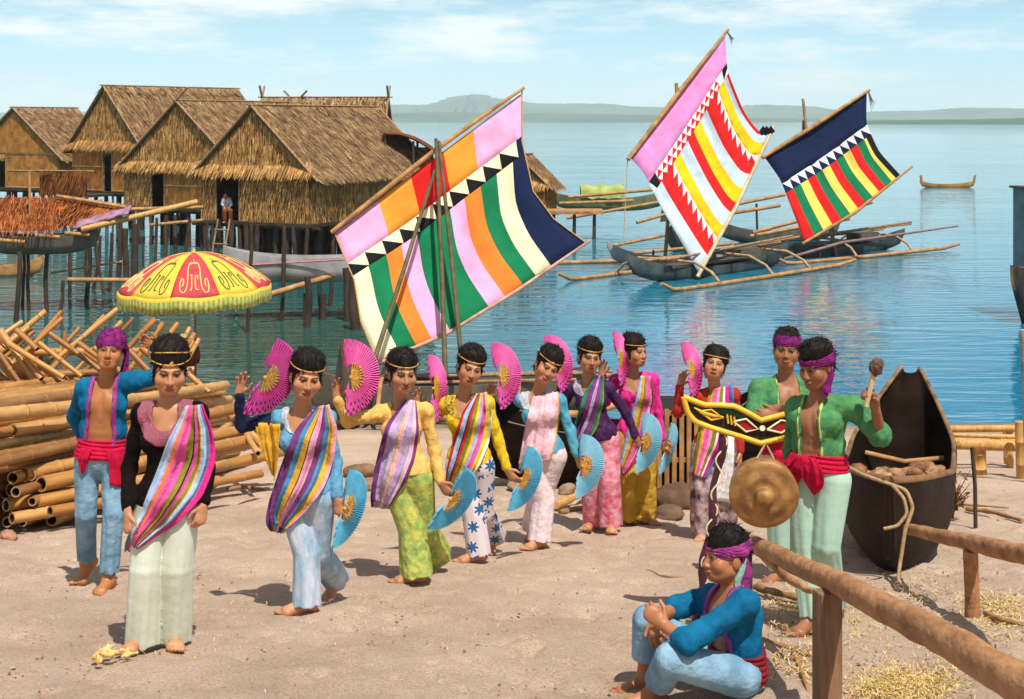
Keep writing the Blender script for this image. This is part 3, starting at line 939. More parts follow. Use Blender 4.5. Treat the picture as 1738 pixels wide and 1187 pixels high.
    if female:
        B.ell(at(.03), (.146 * bx + .004, .106 * bx + .008, .14), M, .035)
    hemt = at(bl.get('hem', .02))
    B.D = np.maximum(B.D, -((B.xyz((slice(None),) * 3)[0] - hemt[0]) * Uv[0] + (B.xyz((slice(None),) * 3)[1] - hemt[1]) * Uv[1] + (B.xyz((slice(None),) * 3)[2] - hemt[2]) * Uv[2]).astype(np.float32))
    lx = None
    if female:
        nb = J['neck']
        B.ell(nb + Fw * .055 - Uv * bl.get('drop', .012), (bl.get('nw', .066), .10, bl.get('nh', .080)), M, .008, True)
        B.ell(nb + Uv * .07, (.075, .085, .075), M, .01, True)
    else:
        cw_, ct, cb = bl.get('open', (.055, .075, 0))                   # half width at the top, at the hem, sideways shift
        cc = at(.5)
        def lxf(X_, Y_, Z_):
            l0 = (X_ - cc[0]) * X2[0] + (Y_ - cc[1]) * X2[1] + (Z_ - cc[2]) * X2[2]
            lf_ = (X_ - cc[0]) * Fw[0] + (Y_ - cc[1]) * Fw[1] + (Z_ - cc[2]) * Fw[2]
            lz = ((X_ - cc[0]) * Uv[0] + (Y_ - cc[1]) * Uv[1] + (Z_ - cc[2]) * Uv[2]) / tl
            hw = ct + (cw_ - ct) * np.clip(lz + .5, 0, 1.1)
            return np.abs(l0 - cb) - hw, lf_
        a_, f_ = lxf(*B.xyz((slice(None),) * 3))
        hole = np.maximum(a_, -f_ - .01)                                 # < 0 inside the opening
        full = B.D.copy()
        B.D = np.maximum(B.D, -hole.astype(np.float32))
        B.ell(J['neck'] + Uv * .06, (.066, .075, .075), M, .01, True)
        trim = np.maximum(np.maximum(full - .007, np.abs(a_ - .012).astype(np.float32) - bl.get('trimw', .013)), (-f_ - .0).astype(np.float32))
    SV = []
    for k in ('a', 'b'):
        up = bl.get('sleeve_' + k, bl.get('sleeve', .9))
        sv = B
        if bl.get('mat_' + k) is not None:
            sv = Vol(lo, hi, h); SV.append((sv, bl['mat_' + k]))
        arm(sv, k, bl.get('loose', .004), .022, up, bl.get('ar', (.0385, .0345, .0285) if female else (.050, .044, .034)))
    fn = foldnoise(seed + 5, bl.get('fold', .0052), bl.get('fq', 46), bl.get('fz', 34))
    mbz, _ = B.mesh('top', fn)
    link(bl.get('name', 'blouse' if female else 'jacket'), mbz, bl['mat'], root)
    for sv, m_ in SV:
        ms_, _ = sv.mesh('sleeve', fn); link('sleeve', ms_, m_, root)
    if not female and bl.get('trim') is not None:
        Tm = Vol(lo, hi, h); Tm.D = trim.astype(np.float32)
        Tm.ell(J['neck'] + Uv * .06, (.066, .075, .075), M, .01, True)
        mq, _ = Tm.mesh('trim', fn); link('jacket_trim', mq, bl['trim'], root)
    if female and bl.get('yoke') is not None:                            # beaded yoke round the neckline
        Y_ = Vol(lo, hi, h)
        torso(Y_, .011, k=.045)
        c0 = J['neck'] + Fw * .05 - Uv * .02
        Y_.D = np.maximum(Y_.D, ellf(c0, bl.get('yr', (.115, .16, .12)), M)[0](*Y_.xyz((slice(None),) * 3)).astype(np.float32))
        Y_.D = np.maximum(Y_.D, (-( (Y_.xyz((slice(None),) * 3)[0]-at(.6)[0])*Fw[0] + (Y_.xyz((slice(None),) * 3)[1]-at(.6)[1])*Fw[1] + (Y_.xyz((slice(None),) * 3)[2]-at(.6)[2])*Fw[2])).astype(np.float32))
        Y_.ell(J['neck'] + Fw * .055 - Uv * bl.get('drop', .012), (bl.get('nw', .066), .10, bl.get('nh', .080)), M, .006, True)
        Y_.ell(J['neck'] + Uv * .07, (.075, .085, .075), M, .01, True)
        mq, _ = Y_.mesh('yoke', fn); link('beaded_yoke', mq, bl['yoke'], root)
    # --- waist sash
    if S.get('waist'):
        ws_ = S['waist']; W = Vol(lo, hi, h)
        z0, z1 = ws_.get('z', (.06, .30))
        torso(W, .022, k=.04)
        p0, p1 = at(z0), at(z1)
        xx, yy, zz = W.xyz((slice(None),) * 3)
        W.D = np.maximum(W.D, np.maximum(-((xx - p0[0]) * Uv[0] + (yy - p0[1]) * Uv[1] + (zz - p0[2]) * Uv[2]), (xx - p1[0]) * Uv[0] + (yy - p1[1]) * Uv[1] + (zz - p1[2]) * Uv[2]).astype(np.float32))
        m3, _ = W.mesh('waist_sash', lambda X_, Y_, Z_: (0.5 - np.abs(np.sin(Z_ * 130 + X_ * 14))) * .008)
        link('waist_sash', m3, ws_['mat'], root)
        for ta in ws_.get('tails', []):
            mb = drape([T, W, V], ta[0], ta[1], d, [(0, 1)], seed, back=False, fold=.008, nf=1.5, nt=14, off=.014, smooth=2)
            mb.build('sash_tail', ws_['mat'], root)
    # --- shoulder cloth
    if S.get('sash'):
        sh = S['sash']
        mb = drape([B, T, V], sh['left'], sh['right'], d, sh['stripes'], seed, fold=sh.get('fold', .012), nf=sh.get('nf', 5), off=sh.get('off', .014))
        mb.build('shoulder_cloth', sh['mats'], root)
    for ex in S.get('hang', []):                                        # loose cloth hanging from an arm
        mb = drape([B, T, V], ex[0], ex[1], d + ex[3], [(0, 1)], seed, back=False, fold=.01, nf=2, nt=16, smooth=3)
        mb.build('hanging_cloth', ex[2], root)
    return root, dict(J=J, M=M, hc=hc, HM=HM, Fw=Fw, X2=X2, Uv=Uv)
# ------------------------------------------------------------------ cloth colours
def C(n, c, **k): return cloth(n, c, **k)
K = dict(
    pink=C('pink_cloth', (.72, .10, .33)), hotpink=C('hot_pink_cloth', (.66, .03, .22)), rose=C('rose_cloth', (.70, .30, .42)),
    olive=C('olive_cloth', (.21, .19, .025)), sky=C('pale_blue_cloth', (.34, .46, .62)), orange=C('orange_cloth', (.75, .20, .03)),
    gold=C('gold_cloth', (.62, .33, .03)), purple=C('purple_cloth', (.16, .045, .17)), lilac=C('lilac_cloth', (.47, .32, .52)),
    blue=C('mid_blue_cloth', (.07, .22, .38)), white=C('white_cloth', (.72, .68, .66)), red=C('red_cloth', (.48, .025, .03)),
    yellow=C('yellow_cloth', (.66, .50, .03)), green=C('green_cloth', (.03, .20, .09)), palepink=C('pale_pink_cloth', (.74, .44, .50)),
    dark=C('dark_cloth', (.02, .015, .02)), lavender=C('lavender_cloth', (.42, .36, .56)), magenta=C('magenta_cloth', (.55, .02, .25)))
def SP(*seq):
    """stripes from (colour, width)"""
    names = []; st = []
    for n, w_ in seq:
        if n not in names: names.append(n)
        st.append((names.index(n), w_))
    return dict(stripes=st, mats=[K[n] for n in names])

T_w1 = cloth('pale_satin', (.66, .72, .62), c2=(.58, .60, .48), scale=5, rough=.5, bump=.2)
T_w2 = cloth('pale_blue_print', (.56, .60, .70), c2=(.22, .38, .52), scale=11, stretch=(1, 1, .4))
T_w3 = cloth('lime_print', (.52, .50, .10), c2=(.20, .33, .10), scale=16)
T_w5 = cloth('faint_pink_cloth', (.70, .56, .58), var=.08)
T_w6 = cloth('rose_floral', (.70, .36, .42), c2=(.55, .06, .12), scale=13)
T_w7 = cloth('mustard_cloth', (.62, .40, .05), c2=(.50, .27, .03), scale=8)
T_w8 = cloth('dark_floral', (.55, .40, .40), c2=(.05, .02, .03), scale=13)
B_w1 = cloth('black_velvet', (.007, .0035, .0035), rough=.9)
B_w2 = cloth('powder_blue', (.12, .32, .50), var=.12)
B_w2d = cloth('navy_sleeve', (.012, .018, .05), var=.3)
B_w3 = cloth('peach_yellow', (.72, .44, .12), var=.1)
B_w4 = cloth('lemon_cloth', (.72, .52, .03), c2=(.55, .36, .01), scale=30)
B_w5 = cloth('teal_cloth', (.05, .28, .40), c2=(.14, .36, .46), scale=20)
B_w6 = cloth('dark_violet', (.045, .012, .06), rough=.5, var=.4)
B_w7 = cloth('fuchsia', (.68, .03, .24), var=.2)
B_w8 = cloth('scarlet_cloth', (.45, .035, .02), c2=(.30, .02, .02))
YOKE1 = mat('sequin_yoke', (.42, .03, .12), .35, .5, 70, .6, 160, .6, c2=(.20, .12, .10))
YOKE4 = mat('spotted_yoke', (.72, .52, .03), .7, .2, 60, c2=(.05, .03, .01))
YOKE7 = mat('lace_yoke', (.70, .08, .30), .5, .3, 50, .5, 120, c2=(.45, .02, .16))
YOKES = mat('silver_lace', (.55, .58, .62), .4, .3, 60, .5, 120, c2=(.30, .34, .42))
J_blue = cloth('azure_jacket', (.004, .135, .27), c2=(.002, .085, .19), scale=6, rough=.8)
J_green = cloth('leaf_jacket', (.095, .27, .085), c2=(.045, .185, .095), scale=24)
P_denim = cloth('washed_denim', (.26, .42, .55), c2=(.12, .24, .36), scale=6)
P_mint = cloth('mint_satin', (.46, .66, .54), c2=(.38, .58, .48), scale=3, rough=.5, bump=.2)
SC_pur = [cloth('plum_scarf', (.24, .02, .15), c2=(.09, .008, .09), scale=22)]
W_red = cloth('crimson_sash', (.55, .008, .055), c2=(.42, .005, .03), scale=12)
TRIM = mat('sequin_trim', (.42, .03, .22), .4, .5, 90, .5, 160, .6, c2=(.12, .02, .22))
TRIMG = mat('pale_piping', (.40, .46, .12), .7, .2, 30)
SK_W, SK_M = (.47, .215, .105), (.40, .165, .066)

# ------------------------------------------------------------------ the dancers
BAND = [(.052, .075, .0036, 1.02)]
def up_hand(tilt=.15, yaw=.0):      # open palm behind the straight edge of a raised fan, fingers up
    return ((tilt, -.05, 1), (yaw + .25, -1, .05), (1, 0, .2), (.55, .35, .45, .6), .13)
def down_hand(dx=.45, dz=-1):         # back of the hand to the camera, fingers down over the ribs of a fan
    return ((dx, -.1, dz), (.35, 1, .25), (.8, 0, .6), (.35, .45, .6, .7), .12)

def W(d, head_, rot, j, fa, fb, **k):
    S = dict(d=d, head=head_, rot=rot, j=j, fa=fa, fb=fb, female=True, skin=SK_W, band=BAND, group='women dancing in a row with fans')
    S.update(k)
    return person(S)

PEOPLE = os.environ.get('PEOPLE', 'all')
def want(n): return PEOPLE == 'all' or n in PEOPLE.split(',')

if want('w1'):
    W(7.06, (288, 628, 0), (16, 10, 2),
      dict(neck=(286, 694, .02), sa=(240, 708, .0), sb=(337, 706, .0), ea=(219, 795, .04), eb=(353, 795, .03), wa=(217, 872, -.10), wb=(345, 858, -.05), pel=(284, 850, .0)),
      (243, .0, 250, 0), (296, .08, 285, 0), puff=1.15,
      hand_a=((.05, -.3, -1), (.6, .7, -.1), (.6, -.7, 0), .9, .08), hand_b=((-.15, -.25, -1), (-.5, .8, 0), (-.6, -.6, 0), .8, .08),
      band=[(.050, .065, .0036, 1.02), (.108, .050, .0032, 1.03)],
      trousers=dict(r=(.086, .080, .086), hem=-.035, mat=T_w1, fold=.014),
      top=dict(mat=B_w1, hem=-.02, sleeve=.86, yoke=YOKE1, yr=(.135, .2, .175), nh=.09, drop=.03),
      sash=dict(left=[(312, 692), (285, 752), (262, 812), (241, 868), (221, 912), (222, 926)], right=[(340, 690), (356, 735), (361, 790), (343, 845), (300, 890), (236, 930)],
                fold=.014, nf=4, **SP(('sky', .9), ('lilac', .3), ('orange', .5), ('pink', 1.5), ('olive', .8), ('dark', .2), ('pink', .5), ('olive', .55), ('gold', .2), ('sky', .8), ('blue', .3), ('hotpink', 1.0))),
      label='woman in black velvet blouse and pale satin trousers holding the fold of her striped cloth')

if want('w2'):
    W(7.95, (520, 640, -.02), (18, 8, 9),
      dict(neck=(512, 702, .02), sa=(474, 716, .02), sb=(555, 716, .0), ea=(412, 722, .06), eb=(569, 785, .02), wa=(406, 668, .02), wb=(573, 846, -.06), pel=(520, 838, .0), ka=(520, 940, -.03), kb=(538, 936, .06)),
      (520, -.04, 205, 4), (568, .36, 240, 40),
      hand_a=up_hand(.2), hand_b=down_hand(.12),
      trousers=dict(r=(.088, .074, .080), hem=-.03, mat=T_w2),
      top=dict(mat=B_w2, hem=-.0, sleeve=.9, mat_a=B_w2d, yoke=YOKES, yr=(.11, .16, .10), nh=.10, drop=.03),
      sash=dict(left=[(535, 694), (500, 730), (478, 790), (458, 850), (452, 886), (462, 897)], right=[(556, 690), (571, 730), (566, 780), (552, 825), (520, 868), (484, 900)],
                fold=.015, nf=4, **SP(('purple', 1.1), ('blue', .8), ('gold', .8), ('dark', .15), ('rose', .9), ('purple', .8), ('blue', .7), ('gold', .8), ('rose', .5))),
      hang=[([(428, 722), (437, 765), (458, 812)], [(474, 722), (474, 770), (466, 816)], K['gold'], .03)],
      label='woman in powder blue blouse with a purple, blue and gold striped shoulder cloth')

if want('w3'):
    W(8.85, (683, 634, -.02), (20, 4, 4),
      dict(neck=(681, 692, .02), sa=(645, 706, .02), sb=(722, 702, .0), ea=(590, 716, .05), eb=(737, 765, .0), wa=(572, 676, .0), wb=(747, 818, -.06), pel=(690, 806, .0), ka=(699, 898, -.02), kb=(716, 892, .06)),
      (707, -.04, 198, 4), (738, .32, 245, 36),
      hand_a=up_hand(.0), hand_b=down_hand(.55, -.8),
      trousers=dict(r=(.095, .085, .105), hem=-.03, mat=T_w3, fold=.016),
      top=dict(mat=B_w3, hem=.03, sleeve=.93, drop=.035, nh=.09, nw=.06),
      sash=dict(left=[(688, 682), (655, 720), (637, 790), (630, 840), (632, 856)], right=[(705, 684), (712, 730), (704, 780), (688, 818), (662, 860)],
                fold=.013, nf=5, **SP(('purple', .6), ('lilac', .7), ('lavender', .5), ('gold', .22), ('palepink', .6), ('lilac', .5), ('lavender', .4), ('palepink', .5), ('purple', .4))),
      hang=[([(583, 704), (584, 709), (586, 714)], [(642, 704), (640, 720), (632, 726)], B_w3, .02)],
      label='woman in peach yellow blouse and lime green printed trousers with a lilac shoulder cloth')

# star-flower print for the trousers of the woman in yellow
def star_print():
    m = bpy.data.materials.new('white_star_print'); m.use_nodes = True
    t = m.node_tree; b = t.nodes['Principled BSDF']; b.inputs['Roughness'].default_value = .75
    tcn = t.nodes.new('ShaderNodeTexCoord'); mp = t.nodes.new('ShaderNodeMapping')
    mp.inputs['Scale'].default_value = (1, .45, 1); t.links.new(tcn.outputs['Object'], mp.inputs[0])
    vo = t.nodes.new('ShaderNodeTexVoronoi'); vo.inputs['Scale'].default_value = 8.5; vo.inputs['Randomness'].default_value = .7
    t.links.new(mp.outputs[0], vo.inputs['Vector'])
    vm = t.nodes.new('ShaderNodeVectorMath'); vm.operation = 'SUBTRACT'
    t.links.new(mp.outputs[0], vm.inputs[0]); t.links.new(vo.outputs['Position'], vm.inputs[1])
    sx = t.nodes.new('ShaderNodeSeparateXYZ'); t.links.new(vm.outputs[0], sx.inputs[0])
    def M_(op, a, b=None, c=None):
        n_ = t.nodes.new('ShaderNodeMath'); n_.operation = op
        for k_, q_ in enumerate((a, b, c)):
            if q_ is None: continue
            if isinstance(q_, (int, float)): n_.inputs[k_].default_value = q_
            else: t.links.new(q_, n_.inputs[k_])
        return n_.outputs[0]
    ang = M_('ARCTAN2', sx.outputs[2], sx.outputs[0])
    rad = M_('SQRT', M_('ADD', M_('POWER', sx.outputs[0], 2), M_('POWER', sx.outputs[2], 2)))
    petal = M_('MULTIPLY_ADD', M_('COSINE', M_('MULTIPLY', ang, 7)), .011, .031)
    class ad: outputs = [M_('DIVIDE', rad, M_('MULTIPLY', petal, 2))]
    r = t.nodes.new('ShaderNodeValToRGB'); r.color_ramp.interpolation = 'CONSTANT'
    r.color_ramp.elements[0].color = (.012, .10, .26, 1); r.color_ramp.elements[1].position = .50; r.color_ramp.elements[1].color = (.64, .55, .58, 1)
    t.links.new(ad.outputs[0], r.inputs[0]); t.links.new(r.outputs[0], b.inputs['Base Color'])
    return m
T_w4 = star_print()
if want('w4'):
    W(9.6, (798, 624, -.02), (14, 6, 15),
      dict(neck=(787, 678, .02), sa=(757, 692, .02), sb=(826, 688, .0), ea=(722, 722, .10), eb=(846, 748, .0), wa=(708, 690, .06), wb=(860, 796, -.05), pel=(797, 786, .0), ka=(804, 878, -.02), kb=(818, 870, .06)),
      (812, -.04, 202, 4), (838, .34, 245, 38),
      hand_a=up_hand(.0), hand_b=down_hand(.6, -.9),
      trousers=dict(r=(.092, .078, .082), hem=-.03, mat=T_w4),
      top=dict(mat=B_w4, hem=.0, sleeve=.93, yoke=YOKE4, yr=(.13, .16, .12), drop=.035, nh=.09, nw=.06),
      sash=dict(left=[(806, 672), (784, 700), (768, 750), (757, 800), (756, 830)], right=[(826, 668), (836, 705), (830, 755), (808, 800), (764, 832)],
                fold=.016, nf=5, **SP(('red', .4), ('sky', .6), ('dark', .15), ('red', .4), ('olive', .5), ('yellow', .4), ('lavender', .5), ('pink', .6), ('yellow', .6), ('white', .3))),
      label='woman in lemon yellow blouse and white trousers printed with blue stars')

if want('w5'):
    W(10.2, (929, 622, -.02), (16, 10, 26),
      dict(neck=(912, 672, .02), sa=(884, 684, .02), sb=(949, 684, .0), ea=(852, 714, .12), eb=(968, 732, .0), wa=(832, 678, .05), wb=(980, 774, -.05), pel=(922, 768, .0), ka=(923, 850, -.01), kb=(914, 852, .06)),
      (916, -.05, 230, 0), (905, .30, 250, 30),
      hand_a=up_hand(.0), hand_b=down_hand(.4),
      trousers=dict(r=(.092, .080, .085), hem=-.02, mat=T_w5),
      top=dict(mat=B_w5, hem=.0, sleeve=.93, drop=.035, nh=.09, nw=.06, mat_a=B_w1, yoke=YOKES, yr=(.13, .16, .11)),
      sash=dict(left=[(905, 676), (894, 712), (886, 760), (880, 792)], right=[(948, 668), (951, 700), (944, 750), (934, 780)], fold=.010, nf=4,
                **SP(('palepink', 1), ('palepink', 1), ('palepink', 1), ('gold', .12))),
      label='woman with her head tilted, teal blouse covered by a plain pale pink shoulder cloth')

if want('w6'):
    W(11.0, (1001, 606, -.02), (10, 2, 8),
      dict(neck=(998, 652, .02), sa=(969, 664, .02), sb=(1031, 662, .0), ea=(950, 700, .10), eb=(1062, 700, .0), wa=(952, 650, .05), wb=(1079, 742, -.05), pel=(1016, 744, .0)),
      (1008, .1, 240, 0), (1036, -.05, 270, 0),
      hand_a=up_hand(-.1), hand_b=down_hand(.5),
      trousers=dict(r=(.092, .082, .092), hem=-.02, mat=T_w6),
      top=dict(mat=B_w6, hem=-.02, sleeve=.93, drop=.03, nh=.09, nw=.055, yoke=mat('grey_yoke', (.3, .27, .33), .6, .4, 60), yr=(.12, .16, .09)),
      sash=dict(left=[(1012, 640), (990, 670), (975, 720), (966, 765)], right=[(1026, 640), (1025, 680), (1014, 725), (982, 772)], fold=.013, nf=4,
                **SP(('green', .5), ('purple', .8), ('lilac', .4), ('purple', .7), ('green', .4), ('olive', .2))),
      label='woman in dark violet blouse and rose floral trousers with a green edged purple shoulder cloth')

if want('w7'):
    W(11.3, (1077, 598, -.02), (42, -4, 3),
      dict(neck=(1074, 640, .02), sa=(1045, 650, .02), sb=(1108, 648, .0), ea=(1028, 682, .08), eb=(1117, 702, .0), wa=(1022, 636, .04), wb=(1124, 748, -.05), pel=(1080, 736, .0)),
      (1066, .0, 225, 0), (1094, .05, 300, 0),
      hand_a=up_hand(.0), hand_b=down_hand(.3),
      trousers=dict(r=(.092, .085, .095), hem=-.02, mat=T_w7),
      top=dict(mat=B_w7, hem=-.02, sleeve=.93, drop=.045, nh=.10, nw=.055, yoke=YOKE7, yr=(.12, .16, .12)),
      sash=dict(left=[(1088, 640), (1078, 680), (1064, 730), (1052, 790), (1048, 800)], right=[(1110, 640), (1116, 680), (1108, 730), (1085, 775), (1058, 806)], fold=.012, nf=4,
                **SP(('sky', .6), ('gold', .5), ('olive', .4), ('pink', .8), ('rose', .4), ('dark', .15), ('hotpink', .6))),
      label='woman in fuchsia blouse and mustard trousers looking over her shoulder to the right')

if want('w8'):
    W(10.6, (1213, 620, -.02), (-10, -16, 10),
      dict(neck=(1214, 666, .02), sa=(1184, 678, .02), sb=(1245, 674, .0), ea=(1150, 700, .05), eb=(1254, 722, .02), wa=(1154, 655, .02), wb=(1256, 768, -.02), pel=(1212, 760, .0)),
      (1196, -.05, 250, 0), (1228, .1, 280, 0),
      hand_a=up_hand(.25), hand_b=((0, -.1, -1), (-.8, .3, 0), (0, -1, 0), .5, .1),
      trousers=dict(r=(.098, .10, .10), hem=-.02, mat=T_w8, fill=[(.3, .09), (.6, .09), (.85, .09)], name='skirt'),
      top=dict(mat=B_w8, hem=-.02, sleeve=.93, drop=.05, nh=.10, nw=.06),
      sash=dict(left=[(1208, 662), (1192, 705), (1182, 760), (1176, 805)], right=[(1246, 658), (1248, 700), (1232, 755), (1196, 810)], fold=.012, nf=5,
                **SP(('olive', .4), ('gold', .3), ('pink', .6), ('rose', .4), ('olive', .5), ('white', .3), ('magenta', .5), ('purple', .4), ('blue', .4))),
      hang=[([(1226, 735), (1220, 790), (1210, 850)], [(1248, 735), (1246, 790), (1240, 855)], K['white'], -.02)],
      label='woman in scarlet blouse with chin lifted, behind the painted board, last of the row')

# ------------------------------------------------------------------ the men
if want('m1'):
    person(dict(d=8.6, female=False, head=(187, 598, -.02), rot=(8, -14, 6), skin=(.47, .185, .062), lip=(.30, .07, .04),
      j=dict(neck=(181, 650, .02), sa=(145, 660, .0), sb=(224, 648, .02), ea=(128, 705, .12), eb=(284, 636, .10), wa=(152, 765, .16), wb=(268, 592, .10), pel=(171, 780, .0), ka=(146, 872, -.02), kb=(193, 872, -.06)),
      fa=(147, .20, 240, 44), fb=(184, -.05, 262, 0), hide_hand_a=False,
      hand_a=((.8, .2, -.5), (0, 1, 0), (0, 0, 1), .8, .08), hand_b=((-.8, 0, .5), (0, -1, 0), (0, 0, 1), .8, .08),
      trousers=dict(r=(.078, .064, .056), hema=.10, hemb=.12, mat=P_denim, top=.22, fold=.012),
      top=dict(mat=J_blue, hem=.22, sleeve=.80, open=(.060, .078, .0), trim=TRIM, loose=.006),
      waist=dict(mat=W_red, z=(.03, .27), tails=[([(138, 760), (132, 780), (137, 800)], [(158, 762), (150, 785), (141, 806)]), ([(182, 762), (186, 790), (187, 822)], [(204, 762), (208, 790), (205, 828)])]),
      scarf=dict(mat=SC_pur[0], z=(.026, .15), cap=True, knot=(.075, .06, .035), tilt=.1, tails=[(.0, .0, .17, .04, .012), (.02, .0, .15, .035, .015)]),
      label='bare chested man in azure jacket and rolled denim trousers standing by the bamboo pile'))
if want('m2'):
    person(dict(d=7.4, female=False, head=(1386, 622, .0), rot=(-52, 12, -2), skin=(.33, .135, .062), lip=(.26, .06, .04), shag=True,
      j=dict(neck=(1388, 682, .04), sa=(1352, 694, .13), sb=(1448, 692, -.03), ea=(1348, 765, .22), eb=(1494, 740, -.05), wa=(1338, 812, .12), wb=(1485, 690, -.17), pel=(1390, 802, .03), kb=(1402, 925, -.02), ka=(1368, 925, .05)),
      fa=(1375, .02, 225, 0), fb=(1418, .18, 235, 12),
      hand_a=((-.5, -.2, -.7), (0, 1, 0), (-.4, 0, .6), .9, .08), hand_b=((-.32, -.1, 1), (-.85, -.5, -.1), (-.5, -.85, 0), (1.5, 1.6, 1.65, 1.7), .05, 1.0, .5),
      trousers=dict(r=(.092, .074, .054), hema=.05, hemb=.05, mat=P_mint, top=.22, fold=.014),
      top=dict(mat=J_green, hem=.24, sleeve=.14, open=(.045, .055, -.012), trim=TRIMG, trimw=.004, loose=.006, ar=(.048, .050, .046)),
      waist=dict(mat=W_red, z=(.05, .28), tails=[([(1352, 778), (1332, 806), (1318, 832)], [(1376, 784), (1366, 812), (1352, 846)]), ([(1364, 780), (1362, 800), (1362, 812), (1382, 842)], [(1384, 778), (1396, 796), (1400, 826), (1386, 846)])]),
      scarf=dict(mat=SC_pur[0], z=(.022, .062), knot=(.074, .02, .03), tilt=.12, tails=[(.0, -.01, .16, .034, .008), (-.015, .0, .18, .03, .012)]),
      label='man in leaf green jacket and red sash raising a mallet beside the gong'))
if want('m3'):
    person(dict(d=8.8, female=False, head=(1335, 594, .0), rot=(-12, -2, 4), skin=(.36, .15, .07), lip=(.28, .06, .04),
      j=dict(neck=(1333, 648, .02), sa=(1289, 660, .0), sb=(1378, 658, .03), ea=(1281, 704, -.08), eb=(1388, 704, -.06), wa=(1342, 688, -.22), wb=(1318, 706, -.18), pel=(1334, 776, .0)),
      fa=(1322, .0, 225, 0), fb=(1358, .1, 260, 0),
      hand_a=((.9, .1, .05), (0, .9, -.2), (0, -.3, 1), .4, .08), hand_b=((-.9, .15, .0), (0, .9, -.2), (0, -.3, 1), .4, .08),
      trousers=dict(r=(.086, .072, .062), hema=.06, hemb=.06, mat=P_mint, top=.22),
      top=dict(mat=J_green, hem=.22, sleeve=.15, open=(.062, .075, .0), trim=TRIMG, trimw=.004, loose=.008, ar=(.052, .052, .048)),
      waist=dict(mat=W_red, z=(.05, .28), tails=[([(1316, 765), (1312, 785), (1310, 806)], [(1334, 765), (1332, 790), (1326, 808)])]),
      scarf=dict(mat=SC_pur[0], z=(.030, .095), knot=(.07, .06, .03), tilt=.0, tails=[(.01, .0, .10, .03, .01)]),
      label='man in leaf green jacket with folded arms standing behind the gong player'))
if want('m4'):
    person(dict(d=6.25, female=False, head=(1232, 946, .0), rot=(-72, -4, -6), skin=(.38, .15, .062), lip=(.28, .06, .04), floor=gz(0, 6.3),
      j=dict(neck=(1246, 1010, .0), sa=(1207, 1016, .13), sb=(1266, 1026, -.13), ea=(1150, 1030, .12), eb=(1166, 1090, -.27), wa=(1118, 1048, -.02), wb=(1128, 1062, -.18), pel=(1252, 1142, .02),
             ha=(1246, 1146, .10), hb=(1256, 1150, -.10), ka=(1100, 1054, .06), kb=(1138, 1120, -.24)),
      fa=(1096, 1150, .10, 205, 0), fb=(1112, 1172, -.08, 195, 0),
      hand_a=((-.2, -.75, -.5), (.4, .2, -.9), (-.9, -.2, -.2), .9, .08), hand_b=((-.70, .25, .55), (.3, .85, -.35), (-.2, -.4, .9), (1.0, 1.1, 1.2, 1.3), .05),
      trousers=dict(r=(.088, .070, .066), hema=.36, hemb=.30, mat=P_denim, top=.36, fold=.010),
      top=dict(mat=J_blue, hem=.22, sleeve=.22, open=(.06, .07, .0), trim=TRIM, loose=.006, ar=(.048, .045, .040)),
      waist=dict(mat=cloth('maroon_sash', (.20, .015, .022)), z=(-.02, .34)),
      scarf=dict(mat=[cloth('pink_plum_scarf', (.36, .05, .22), c2=(.14, .02, .12), scale=26), cloth('mint_tail', (.25, .45, .38)), SC_pur[0]], z=(.016, .062), knot=(.074, .045, .030), tilt=.25,
                 tails=[(.02, .0, .20, .05, .012), (-.012, -.01, .17, .03, .014), (.0, .01, .22, .04, .01)]),
      cutfwd=.06,
      label='young man in azure jacket sitting on the sand by the fence post, hugging his knees'))

# a villager in the doorway of the hut, far off
if want('m5'):
    r_, _ = person(dict(d=46.75, female=False, head=(383, 332, .0), rot=(15, 0, 0), skin=SK_M, coarse=.6, floor=1.45, hq=1.0,
      j=dict(neck=(384, 337.5, .02), sa=(379, 339, .0), sb=(390, 339, .02), ea=(377, 347, -.1), eb=(393, 347, -.1), wa=(381, 353, -.25), wb=(389, 354, -.25), pel=(385, 359, .0), ka=(381, 358, -.38), kb=(391, 358, -.38)),
      fa=(381, 376, -.30, 270, 0), fb=(391, 376, -.30, 270, 0),
      hand_a=((0, -.5, -1), (0, 1, 0), (1, 0, 0), .3, .1), hand_b=((0, -.5, -1), (0, 1, 0), (1, 0, 0), .3, .1),
      trousers=dict(r=(.09, .075, .07), hem=.05, mat=cloth('rusty_skirt', (.25, .07, .03)), top=.2),
      top=dict(mat=cloth('bluish_shirt', (.42, .46, .60)), hem=.1, sleeve=.4, open=(.02, .02, 0)),
      label='villager in a bluish shirt sitting in the doorway of the nearest thatched hut'))

